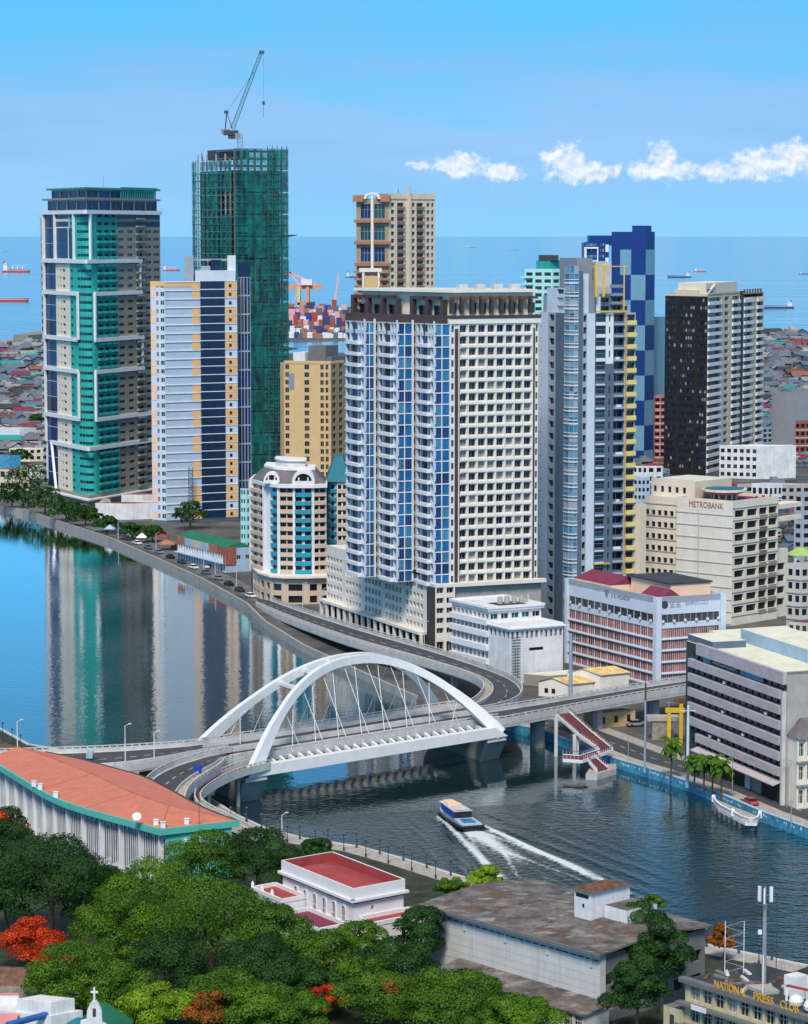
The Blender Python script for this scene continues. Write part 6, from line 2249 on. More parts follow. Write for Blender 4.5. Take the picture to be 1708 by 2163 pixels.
# --- ornamental river balcony and outfall
def river_balcony():
    c = G(1556, 1722, GZ)
    T = Bld('river_balcony', 'white bowed stone balcony with low balustrade jutting over the blue river wall', 'balcony', c + (GZ,))
    line = [G(u, v, 2.2) for u, v in ((1508, 1694), (1518, 1708), (1545, 1722), (1575, 1738), (1600, 1739), (1606, 1728))]
    inn = [G(u, v, 2.2) for u, v in ((1516, 1690), (1606, 1726))]
    T.mb('floor').prism(line + list(reversed(inn)), 1.5, 2.2, 'white_worn', 'paving')
    L_ = resample(smooth(line, 1), 1.1)
    for i, (a, b_) in enumerate(zip(L_, L_[1:])):
        l = math.dist(a, b_)
        d = ((b_[0] - a[0]) / l, (b_[1] - a[1]) / l)
        T.slab('coping', a, d, 0, l, -.3, .15, 3.2, 3.45, 'white')
        T.slab('baluster', a, d, l * .25, l * .75, -.2, .05, 2.2, 3.2, 'white_worn')
    for p in (L_[0], L_[-1], L_[len(L_) // 2]):
        T.inst('pedestal', ('p',), lambda b_: (b_.box(-.45, .45, -.45, .45, 0, 1.5, 'white_worn'), b_.bar((0, 0, 1.5), (0, 0, 1.8), .4, 'white_worn', .2, 8)), p + (2.2,))
    for p in L_[2:-2:3]:
        T.inst('corbel', ('c',), lambda b_: b_.hexa([(-.3, -.2, -1.4), (.3, -.2, -1.4), (.3, .5, -1.4), (-.3, .5, -1.4), (-.3, -.5, 0), (.3, -.5, 0), (.3, .5, 0), (-.3, .5, 0)], 'concrete_dark'), (p[0] - .3, p[1] + 1.2, 1.5))
    T.finish()


river_balcony()
# ------------------------------------------------------------------ near bank buildings
def red_roof_hall():
    zE, zR = 14.0, 16.6
    F_ = [G(u, v, zE) for u, v in ((-22, 1606), (0, 1620), (52, 1652), (109, 1687), (170, 1710), (255, 1733), (340, 1757))]
    F_ = even(F_, 24)
    e = G(500, 1739, zE)
    cd = np.array((e[0] - F_[-1][0], e[1] - F_[-1][1]))
    Wd = float(np.linalg.norm(cd))
    T = Bld('long_hall', 'long curved hall with coral red hipped roof, mint fascia and white finned wall', 'building', F_[-1] + (SZ,))
    K_ = even([G(u, v, zE) for u, v in ((95, 1593), (170, 1608), (238, 1627), (306, 1645), (360, 1674), (400, 1697), (440, 1717), (500, 1739))], 24)
    n = len(F_)
    mid = [((a[0] + b[0]) / 2, (a[1] + b[1]) / 2) for a, b in zip(F_, K_)]
    # ridge stops one half-width short of the end
    j = n - 1
    acc = 0
    while acc < Wd * .6:
        acc += math.dist(mid[j], mid[j - 1])
        j -= 1
    for i in range(j):
        # roof sheets, one piece per bay and slope
        b = MB()
        b.face([F_[i] + (zE + .5,), F_[i + 1] + (zE + .5,), mid[i + 1] + (zR,), mid[i] + (zR,)], 'coral')
        b.face([K_[i + 1] + (zE + .5,), K_[i] + (zE + .5,), mid[i] + (zR,), mid[i + 1] + (zR,)], 'coral')
        b.build('roof_sheet', T.root, off=T.loc)
    b = MB()
    apex = mid[j] + (zR,)
    for i in range(j, n - 1):
        b.face([F_[i] + (zE + .5,), F_[i + 1] + (zE + .5,), apex], 'coral')
        b.face([K_[i + 1] + (zE + .5,), K_[i] + (zE + .5,), apex], 'coral')
    b.face([F_[-1] + (zE + .5,), K_[-1] + (zE + .5,), apex], 'coral')
    b.build('roof_hip', T.root, off=T.loc)
    T.mb('far_gable').face([F_[0] + (zE + .5,), mid[0] + (zR,), K_[0] + (zE + .5,)], 'coral')
    T.facade(K_[0], F_[0], SZ - 1, zE + .4, 'tile_wall')
    rc = T.mb('ridge_cap')
    for i in range(j):
        rc.bar(mid[i] + (zR,), mid[i + 1] + (zR,), .14, 'terracotta')
    for q in (F_[-1], K_[-1]):
        T.mb('hip_cap').bar(apex, q + (zE + .5,), .14, 'terracotta')
    for i in (j - 4, j - 10):
        T.mb('seam').bar(F_[i] + (zE + .52,), mid[i] + (zR + .02,), .09, 'terracotta')
    # fascia
    fa = T.mb('fascia')
    ribbon(F_, -.55, .05, zE - .75, zE + .62, 'mint', fa)
    d = (cd[0] / Wd, cd[1] / Wd)
    fa.obox(F_[-1], d, (d[1], -d[0]), -.5, Wd + .5, -.1, .5, zE - .75, zE + .62, 'mint')
    ribbon(K_, -.05, .5, zE - .5, zE + .6, 'charcoal', T.mb('rear_gutter'))
    # walls: recessed white wall with vertical fins
    wl = offset_line(F_, 1.3)
    for a, c in zip(wl[:-1], wl[1:]):
        T.facade(a, c, SZ - 1, zE - .7, 'tile_wall')
    fine = resample(wl[1:], .8)
    for i, (a, c) in enumerate(zip(fine, fine[1:])):
        l = math.dist(a, c)
        d_ = ((c[0] - a[0]) / l, (c[1] - a[1]) / l)
        if i % 9 == 0:
            T.slab('pilaster', a, d_, -.25, .25, .02, .75, SZ, zE - .75, 'white')
        else:
            T.slab('fin', a, d_, -.07, .07, .02, .16, SZ + .5, zE - .8, 'white_worn')
            T.slab('window_slot', a, d_, .18, .62 if i % 4 else .4, .012, .03, SZ + 1.2 + (i % 5) * .3, zE - 1.2 - (i % 3) * .5, 'charcoal')
    wk = offset_line(K_, -1.2)
    for a, c in zip(wk[:-1], wk[1:]):
        T.facade(c, a, SZ - 1, zE - .5, 'tile_wall')
    ew0, ew1 = wl[-1], wk[-1]
    T.facade(ew0, ew1, SZ - 1, zE - .6, 'mint', [(Wd * .34, Wd * .48), (Wd * .6, Wd * .72)], [(zE - 5.2, zE - 2.6)], .3, ('glass_dark',), 'm')
    de = ((ew1[0] - ew0[0]), (ew1[1] - ew0[1]))
    l = math.hypot(*de)
    de = (de[0] / l, de[1] / l)
    T.slab('air_conditioner', ew0, de, l * .27, l * .35, .02, .7, zE - 3.4, zE - 2.2, 'white')
    T.slab('air_conditioner', ew0, de, l * .5, l * .58, .02, .7, zE - 3.2, zE - 2.0, 'white_worn')
    # roof furniture
    o = mid[j - 1]
    dq = G(290, 1738, 15)
    ds = T.mb('satellite_dish')
    for r0, r1, z0, z1 in ((0.05, .6, 0, .12), (.6, 1.0, .12, .42)):
        ring = lambda r, zz: [(dq[0] + r * math.cos(2 * math.pi * k / 14), dq[1] - .5 + .55 * r * math.sin(2 * math.pi * k / 14) - zz, 16.6 + .85 * r * math.sin(2 * math.pi * k / 14)) for k in range(14)]
        ds.loft([ring(r0, z0), ring(r1, z1)], 'white', cap=False)
    ds.bar((dq[0], dq[1], 14.8), (dq[0], dq[1] - .4, 16.6), .1, 'steel')
    for u, v in ((72, 1658), (85, 1664), (118, 1681), (345, 1745), (395, 1738), (330, 1740)):
        p = G(u, v, 15)
        T.inst('roof_vent', ('v',), lambda b_: (b_.box(-.5, .5, -.4, .4, -.3, .9, 'white'), b_.box(-.6, .6, -.5, .5, .9, 1.05, 'white_worn')), p + (14.9,))
    p = G(421, 1738, 15)
    T.mb('antenna').bar(p + (14.5,), p + (21,), .09, 'steel_dark')
    T.finish()


red_roof_hall()


def neo_house():
    z1 = 14.0
    C = G(747, 1880, z1)
    f = Frame(C, 38, 122)
    T = Bld('civic_building', 'white neoclassical building with arched windows and flat red parapet roof among the trees', 'building', C + (SZ,))
    LL, RR = run(C, 122, 598, 12), run(C, 38, 853, 12)
    a = f.p(0, LL)
    dl = (-f.L[0], -f.L[1])
    zc = z1 - 2.4
    def arched(A, d, s, w_, z0, h):
        n = (d[1], -d[0])
        pts = [(-w_ / 2, 0), (w_ / 2, 0), (w_ / 2, h)] + [(w_ / 2 * math.cos(math.pi * k / 8), h + w_ / 2 * math.sin(math.pi * k / 8)) for k in range(1, 8)] + [(-w_ / 2, h)]
        def mk(b_):
            b_.face([(x, 0, z) for x, z in pts], 'glass_grey')
            big = [(x * 1.35, z * 1.04 + (0 if z < .01 else .15)) for x, z in pts]
            k = len(pts)
            for i in range(k):
                p0, p1, q0, q1 = pts[i], pts[(i + 1) % k], big[i], big[(i + 1) % k]
                b_.face([(p0[0], -.22, p0[1]), (p1[0], -.22, p1[1]), (q1[0], -.22, q1[1]), (q0[0], -.22, q0[1])], 'white')
                b_.face([(p0[0], 0, p0[1]), (p1[0], 0, p1[1]), (p1[0], -.22, p1[1]), (p0[0], -.22, p0[1])], 'white')
                b_.face([(q0[0], .02, q0[1]), (q1[0], .02, q1[1]), (q1[0], -.22, q1[1]), (q0[0], -.22, q0[1])], 'white')
            b_.box(-.05, .05, -.1, -.02, 0, h + w_ / 2, 'white')
            b_.box(-w_ / 2, w_ / 2, -.1, -.02, h * .5, h * .5 + .1, 'white')
        T.inst('arched_window', (round(w_, 2), round(h, 2)), mk, (A[0] + d[0] * s + n[0] * .04, A[1] + d[1] * s + n[1] * .04, z0), math.atan2(d[1], d[0]))
    T.facade(a, C, SZ - 1, z1 - .2, 'white')
    T.facade(C, f.p(RR, 0), SZ - 1, z1 - .2, 'white', cols_n(RR, 1, .6, RR * .3, RR * .45), [(zc - 2.2, zc - 1.4)], .2)
    T.facade(f.p(RR, 0), f.p(RR, LL), SZ - 1, z1 - .2, 'white')
    T.facade(f.p(RR, LL), a, SZ - 1, z1 - .2, 'white')
    for k in range(6):
        arched(a, dl, LL * (.2 + .135 * k), 1.25, zc - 5.2, 3.1)
    # cornice, dentils, parapet with red lining, red roof
    for A, d, l in ((a, dl, LL), (C, f.R, RR)):
        T.slab('cornice', A, d, -.8, l + .8, -.1, .8, zc, zc + .5, 'white')
        k = 0
        while k * .9 < l:
            T.slab('dentil', A, d, k * .9, k * .9 + .45, .02, .5, zc - .4, zc - .02, 'stone')
            k += 1
        T.slab('parapet_wall', A, d, -.2, l + .2, -.05, .25, zc + .52, z1 + .3, 'white')
    q = [f.p(.25, .25), f.p(RR - .25, .25), f.p(RR - .25, LL - .25), f.p(.25, LL - .25)]
    zi = z1 - 1.6
    pl = T.mb('parapet_lining')
    for p0, p1 in ((q[1], q[2]), (q[2], q[3])):
        pl.face([p0 + (zi,), p1 + (zi,), p1 + (z1 + .3,), p0 + (z1 + .3,)], 'roof_red')
    for A, B_ in ((f.p(RR, 0), f.p(RR, LL)), (f.p(RR, LL), a)):
        l = math.dist(A, B_)
        T.slab('parapet_wall', A, ((B_[0] - A[0]) / l, (B_[1] - A[1]) / l), -.2, l + .2, -.05, .25, zc + .5, z1 + .3, 'white')
    r0, r1 = f.p(RR / 2, RR * .45), f.p(RR / 2, LL - RR * .45)
    rf = T.mb('roof')
    zr = z1 - .3
    rf.face([q[0] + (zi,), q[1] + (zi,), r0 + (zr,)], 'roof_red')
    rf.face([q[1] + (zi,), q[2] + (zi,), r1 + (zr,), r0 + (zr,)], 'roof_red')
    rf.face([q[2] + (zi,), q[3] + (zi,), r1 + (zr,)], 'roof_red')
    rf.face([q[3] + (zi,), q[0] + (zi,), r0 + (zr,), r1 + (zr,)], 'roof_red')
    # lower wings
    def wing(part, r0_, r1_, l0, l1, zt, roofm):
        p = [f.p(r0_, l0), f.p(r1_, l0), f.p(r1_, l1), f.p(r0_, l1)]
        b = MB()
        b.prism(p, SZ - 1, zt - .8, 'white', roofm)
        for i in range(4):
            x, y = p[i], p[(i + 1) % 4]
            l = math.dist(x, y)
            d = ((y[0] - x[0]) / l, (y[1] - x[1]) / l)
            b.obox(x, d, (d[1], -d[0]), 0, l, -.3, .12, zt - .82, zt, 'white')
        b.build(part, T.root, off=T.loc)
        return p
    p = wing('left_wing', -6, -.05, LL * .66, LL + 3, 9.2, 'roof_red')
    for k in range(3):
        T.inst('urn', ('u',), lambda b_: (b_.box(-.3, .3, -.3, .3, 0, .5, 'white'), b_.bar((0, 0, .5), (0, 0, 1.1), .35, 'white', .1, 8)), f.p(-6 + .2, LL + 2.8 - 4 * k) + (9.2,))
    p = wing('front_wing', -7, -.05, LL * .08, LL * .62, 7.0, 'maroon')
    A = f.p(-7, LL * .62)
    for k in range(4):
        T.slab('window', A, dl, 1.5 + k * 3.2, 2.6 + k * 3.2, .02, .08, 4, 6.2, 'glass_dark')
    p = wing('right_wing', 1, RR + 1.5, -5.5, -.05, 8.6, 'roof_red')
    A = f.p(1, -5.5)
    for k in range(3):
        T.slab('window', A, f.R, (RR + 2) * (.5 + .12 * k), (RR + 2) * (.5 + .12 * k) + .8, .02, .1, 4.8, 6.8, 'glass_dark')
    T.finish()


neo_house()


def weathered_roof_material():
    m = mat('weathered_roof', (.155, .14, .135), .9, .5, .22)
    nt = m.node_tree
    N, L = nt.nodes, nt.links
    b = N['Principled BSDF']
    src = b.inputs['Base Color'].links[0].from_socket
    geo = N.new('ShaderNodeNewGeometry')
    mp = N.new('ShaderNodeMapping')
    mp.inputs['Rotation'].default_value = (0, 0, rad(-42))
    mp.inputs['Scale'].default_value = (.10, .22, 1)
    L.new(geo.outputs['Position'], mp.inputs[0])
    prev = src
    for sc, lo, hi, c in ((1.0, .50, .62, (.12, .065, .045)), (1.9, .54, .64, (.30, .28, .27)), (2.6, .56, .68, (.05, .047, .05))):
        n = N.new('ShaderNodeTexNoise')
        n.inputs['Scale'].default_value = sc
        n.inputs['Detail'].default_value = 8
        n.inputs['Roughness'].default_value = .7
        L.new(mp.outputs[0], n.inputs['Vector'])
        mr = N.new('ShaderNodeMapRange')
        mr.inputs[1].default_value, mr.inputs[2].default_value = lo, hi
        L.new(n.outputs[0], mr.inputs[0])
        mx = N.new('ShaderNodeMix')
        mx.data_type = 'RGBA'
        L.new(mr.outputs[0], mx.inputs[0])
        L.new(prev, mx.inputs[6])
        mx.inputs[7].default_value = c + (1,)
        prev = mx.outputs[2]
    L.new(prev, b.inputs['Base Color'])
    return m


M['weathered'] = weathered_roof_material()


def old_warehouse():
    z1 = 15.0
    C = G(1267, 2018, z1)
    f = Frame(C, 42.5, 131)
    T = Bld('old_warehouse', 'big weathered warehouse with rusty stained flat roof and pale tiled wall by the river', 'building', C + (SZ,))
    LL, RR = run(C, 131, 884, 15), run(C, 42.5, 1507, 15)
    a = f.p(0, LL)
    dl = (-f.L[0], -f.L[1])
    w0, w1 = f.p(1.2, LL - .5), f.p(1.2, 1.0)
    l = math.dist(w0, w1)
    T.facade(w0, w1, SZ - 1, z1 - .6, 'tile_wall', cols_n(l, 24, l / 24 * .9), [(z1 - 2.9, z1 - 1.5)], .5, ('glass_dark', 'black'), '', pane='clerestory')
    for k in range(5):
        T.slab('mullion_post', w0, dl, l * k / 4.2, l * k / 4.2 + .5, .03, .3, z1 - 3.0, z1 - 1.4, 'concrete_pale')
    # wall tiles: shallow courses as pieces
    for i in range(5):
        for k in range(14):
            za = SZ + 4 + i * 1.42
            T.slab('wall_tile', w0, dl, l * k / 14 + .03, l * (k + 1) / 14 - .03, .015, .06, za + .03, za + 1.39, 'tile_wall')
    s0, s1 = f.p(1.2, 1.0), f.p(RR - 1, 1.0)
    l2 = math.dist(s0, s1)
    T.facade(s0, s1, SZ - 1, z1 - .6, 'concrete_dark', cols_n(l2, 6, l2 / 6 * .6), [(SZ + 2, SZ + 4.2), (SZ + 6.4, SZ + 8.6)], .8, ('black', 'glass_dark'), '')
    T.slab('corner_post', s0, f.R, -.2, 1.2, -.1, .3, SZ, z1 - .6, 'concrete_pale')
    T.facade(f.p(RR - 1, 1), f.p(RR - 1, LL), SZ - 1, z1 - .6, 'concrete_dark')
    T.facade(f.p(RR - 1, LL - .5), w0, SZ - 1, z1 - .6, 'concrete_dark')
    # roof in large sheets, low ridge
    nr = 10
    for i in range(nr):
        for side in (0, 1):
            b = MB()
            l0, l1_ = LL * i / nr, LL * (i + 1) / nr
            ra, rb = (0, RR * .5) if side == 0 else (RR * .5, RR)
            za, zb = (z1, z1 + 1.3) if side == 0 else (z1 + 1.3, z1 + .1)
            p = [f.p(ra, l0) + (za,), f.p(rb, l0) + (zb,), f.p(rb, l1_) + (zb,), f.p(ra, l1_) + (za,)]
            b.hexa([(q[0], q[1], q[2] - .4) for q in p] + p, 'weathered')
            b.build('roof_sheet', T.root, off=T.loc)
    T.mb('eave_board').obox(a, dl, (dl[1], -dl[0]), 0, LL, -.3, .12, z1 - .55, z1 + .05, 'concrete_dark')
    # white stair hut on the roof, its tiled cap, and the lower annex
    h0 = f.p(RR * .42, LL * .30)
    H_ = Frame(h0, 42.5, 131)
    hl, hr = run(h0, 131, 1214, 18), run(h0, 42.5, 1331, 18)
    hut = T.mb('stair_hut')
    hut.prism([h0, H_.p(hr, 0), H_.p(hr, hl), H_.p(0, hl)], z1 + .4, z1 + 6.2, 'white_worn')
    T.slab('hut_opening', H_.p(0, hl), dl, hl * .1, hl * .86, .01, .06, z1 + 5.0, z1 + 5.7, 'black')
    T.slab('hut_window', H_.p(0, hl), dl, hl * .5, hl * .6, .01, .06, z1 + 3.2, z1 + 3.9, 'black')
    T.mb('hut_roof').loft([[q + (z1 + 6.2,) for q in (H_.p(-.5, -.5), H_.p(hr + .5, -.5), H_.p(hr + .5, hl + .5), H_.p(-.5, hl + .5))], [q + (z1 + 7.3,) for q in (H_.p(hr * .45, hl * .4), H_.p(hr * .55, hl * .4), H_.p(hr * .55, hl * .6), H_.p(hr * .45, hl * .6))]], 'rust')
    g0 = H_.p(hr * .3, -.2)
    g = Frame(g0, 42.5, 131)
    T.mb('roof_annex').prism([g.p(0, -6), g.p(8, -6), g.p(8, -.2), g.p(0, -.2)], z1 + .3, z1 + 3.6, 'white_worn', 'weathered')
    # low front lean-to
    q0, q1 = f.p(-5.5, LL * .78), f.p(-5.5, -1.5)
    zl = SZ + 3.6
    b = T.mb('lean_to_roof')
    b.hexa([f.p(-6, LL * .78) + (zl - .3,), f.p(-6, -2) + (zl - .3,), f.p(1.1, -2) + (zl + .5,), f.p(1.1, LL * .78) + (zl + .5,), f.p(-6, LL * .78) + (zl,), f.p(-6, -2) + (zl,), f.p(1.1, -2) + (zl + .8,), f.p(1.1, LL * .78) + (zl + .8,)], 'weathered')
    l3 = math.dist(q0, q1)
    T.facade(q0, q1, SZ - .5, zl - .3, 'greige_pale', cols_n(l3, 16, l3 / 16 * .7), [(SZ + .8, zl - .7)], .2, ('glass_grey', 'glass_dark'), 'tx', 'concrete_pale', pane='lean_to_window')
    T.facade(q1, f.p(1, -1.5), SZ - .5, zl - .2, 'greige_pale')
    T.finish()


old_warehouse()


def press_building():
    z1 = 15.5
    A = G(1449, 2068, z1)
    f = Frame(A, 40, 128)
    T = Bld('press_club', 'old cream building with dark ledges, cluttered roof and gold NATIONAL PRESS lettering', 'building', A + (SZ,))
    d = (-f.L[0], -f.L[1])
    L_ = 34
    B_ = (A[0] + d[0] * L_, A[1] + d[1] * L_)
    n = (d[1], -d[0])
    fh = 3.7
    rows = [(z1 - 1.0 - 2.3 - fh * i, z1 - 1.0 - fh * i) for i in range(3)][::-1]
    T.facade(A, B_, SZ - 1, z1 - .5, 'aged_cream', [(1.2 + 2.9 * k, 3.5 + 2.9 * k) for k in range(11)], rows, .6, ('glass_dark', 'glass_grey', 'curtain', 'black'), 'tx', 'white_worn')
    for i in range(3):
        T.slab('ledge', A, d, -1, L_, .02, 1.5, z1 - 1.0 - 2.7 - fh * i - .5, z1 - 1.0 - 2.7 - fh * i - .1, 'concrete_dark')
    T.slab('roof_edge', A, d, -.8, L_, -.4, .9, z1 - .5, z1 + .3, 'concrete_dark')
    back = 17
    P = lambda s, o: (A[0] + d[0] * s - n[0] * o, A[1] + d[1] * s - n[1] * o)
    T.mb('roof').face([P(-.3, 0) + (z1 - .1,), P(L_, 0) + (z1 - .1,), P(L_, back) + (z1 - .1,), P(-.3, back) + (z1 - .1,)], 'charcoal')
    T.facade(P(0, back), A, SZ - 1, z1 - .1, 'aged_cream', cols_n(back, 3, 1.4), rows, .5, ('glass_dark',), 'm')
    T.facade(B_, P(L_, back), SZ - 1, z1 - .1, 'aged_cream')
    T.facade(P(L_, back), P(0, back), SZ - 1, z1 - .1, 'aged_cream')
    # projecting lower end
    T.mb('end_block').prism([P(-4, -1.2), P(-.05, -1.2), P(-.05, 9), P(-4, 9)], SZ - 1, z1 - 5.2, 'aged_cream', 'concrete_dark')
    T.slab('end_window', P(-4, -1.2), d, 1.6, 2.6, .01, .08, z1 - 8.6, z1 - 6.4, 'brown')
    lettering(T, 'roof_lettering', 'NATIONAL', P(0, -.75), d, 7.5, z1 + .35, 1.9, 7.6, 'gold', 0)
    lettering(T, 'roof_lettering', 'PRESS', P(0, -.75), d, 16.6, z1 + .35, 1.9, 4.6, 'gold', 0)
    lettering(T, 'roof_lettering', 'CLUB', P(0, -.75), d, 22.6, z1 + .35, 1.9, 4.2, 'gold', 0)
    ban = T.mb('banner')
    ban.obox(A, d, n, 3.0, 6.6, 1.52, 1.6, z1 - 4.3, z1 - 3.4, 'white')
    # roof clutter
    T.mb('stair_head').prism([P(17, 6), P(19.5, 6), P(19.5, 9), P(17, 9)], z1, z1 + 3.4, 'white', 'white_worn')
    T.mb('roof_house').prism([P(21.5, 6.5), P(30, 6.5), P(30, 14), P(21.5, 14)], z1, z1 + 4.0, 'white', 'white_worn')
    for k in range(6):
        T.slab('house_rib', P(21.5, 6.5), d, .8 + 1.3 * k, 1.0 + 1.3 * k, .01, .12, z1 + .2, z1 + 3.5, 'grey_mid')
    pb = T.mb('pergola_beam')
    pb.bar(P(19.5, 3.8) + (z1 + 2.6,), P(31, 3.8) + (z1 + 3.2,), .25, 'ship_red')
    for k in range(3):
        T.inst('pergola_post', ('pp',), lambda b_: b_.box(-.18, .18, -.18, .18, 0, 2.8, 'white'), P(19.7 + k * 5, 3.8) + (z1,))
    for s, o in ((23, 2.6), (26.5, 2.4), (30, 2.6)):
        T.inst('water_tank', ('wt',), lambda b_: (b_.loft([[(r * math.cos(2 * math.pi * k / 12), r * math.sin(2 * math.pi * k / 12), z) for k in range(12)] for r, z in ((.5, 0), (1.1, .35), (1.25, 1.0), (1.0, 1.6), (.4, 1.95))], 'white')), P(s, o) + (z1,))
    T.inst('flag_post', ('fp',), lambda b_: b_.bar((0, 0, 0), (0, 0, 7), .12, 'white'), P(15.6, 2.5) + (z1,))
    dk = T.mb('brick_parapet')
    dk.obox(P(12, 11), d, n, 0, 12, -.4, 0, z1, z1 + 1.6, 'brick_red')
    for k in range(26):
        s, o = R.uniform(1, 22), R.uniform(2, 13)
        T.inst('roof_debris', ('d', k % 3), lambda b_: b_.hexa([(-1.2, -.3, 0), (1.2, -.2, 0), (1.3, .3, 0), (-1.1, .4, 0), (-1, -.2, .3), (1.1, -.1, .5), (1.2, .3, .35), (-1, .35, .25)], ('rust', 'concrete_pale', 'concrete_dark')[k % 3]), P(s, o) + (z1 - .05,), R.uniform(0, 3))
    T.mb('slab_debris').prism([P(10, 4), P(15, 3.5), P(16, 6), P(12, 7.5)], z1 - .05, z1 + .5, 'concrete')
    T.finish()
    # phone mast on that roof
    mp = P(10.0, 8.5)
    K = Bld('phone_mast', 'grey telecom mast with white panel antennas above the cluttered cream roof', 'mast', mp + (z1,))
    zt = Zat(1872, mp[1])
    K.mb('pole').bar(mp + (z1,), mp + (zt - 3,), .42, 'steel', .3, 8)
    K.mb('head_frame').bar(mp + (zt - 3.2,), mp + (zt,), .16, 'steel', .16, 6)
    for k in range(3):
        t = 2.1 * k + .3
        q = (mp[0] + 1.1 * math.cos(t), mp[1] + 1.1 * math.sin(t))
        K.inst('panel_antenna', ('pa',), lambda b_: b_.box(-.28, .28, -.14, .14, 0, 2.6, 'white'), q + (zt - 2.8,), t)
        K.mb('head_frame').bar(mp + (zt - 1.6,), q + (zt - 1.6,), .07, 'steel')
    K.mb('small_dish').box(mp[0] - 1.1, mp[0] - .5, mp[1] - .3, mp[1] + .3, zt - 8.2, zt - 7.5, 'white')
    K.finish()
    # thin guyed aerial and lattice sign frame on the same roof
    q = P(11.8, 9.5)
    b = MB()
    b.bar(q + (z1,), q + (z1 + 15,), .09, 'steel_dark')
    for dx, dy in ((2, 1), (-2, 1), (1, -2)):
        b.bar(q + (z1 + 11,), (q[0] + dx, q[1] + dy, z1), .03, 'steel_dark')
    solo('aerial', b, q + (z1,), 'thin guyed aerial just right of the telecom mast', 'antenna')
    q = P(2.5, 9)
    b = MB()
    for i in range(9):
        for sx in (-1.6, 1.6):
            b.bar((q[0] + sx, q[1], z1 + i), (q[0] + sx, q[1], z1 + i + 1), .08, 'white')
        b.bar((q[0] - 1.6 * (-1) ** i, q[1], z1 + i), (q[0] + 1.6 * (-1) ** i, q[1], z1 + i + 1), .06, 'steel')
    solo('lattice_frame', b, q + (z1,), 'white lattice sign frame at the left end of the cluttered roof', 'frame')


press_building()


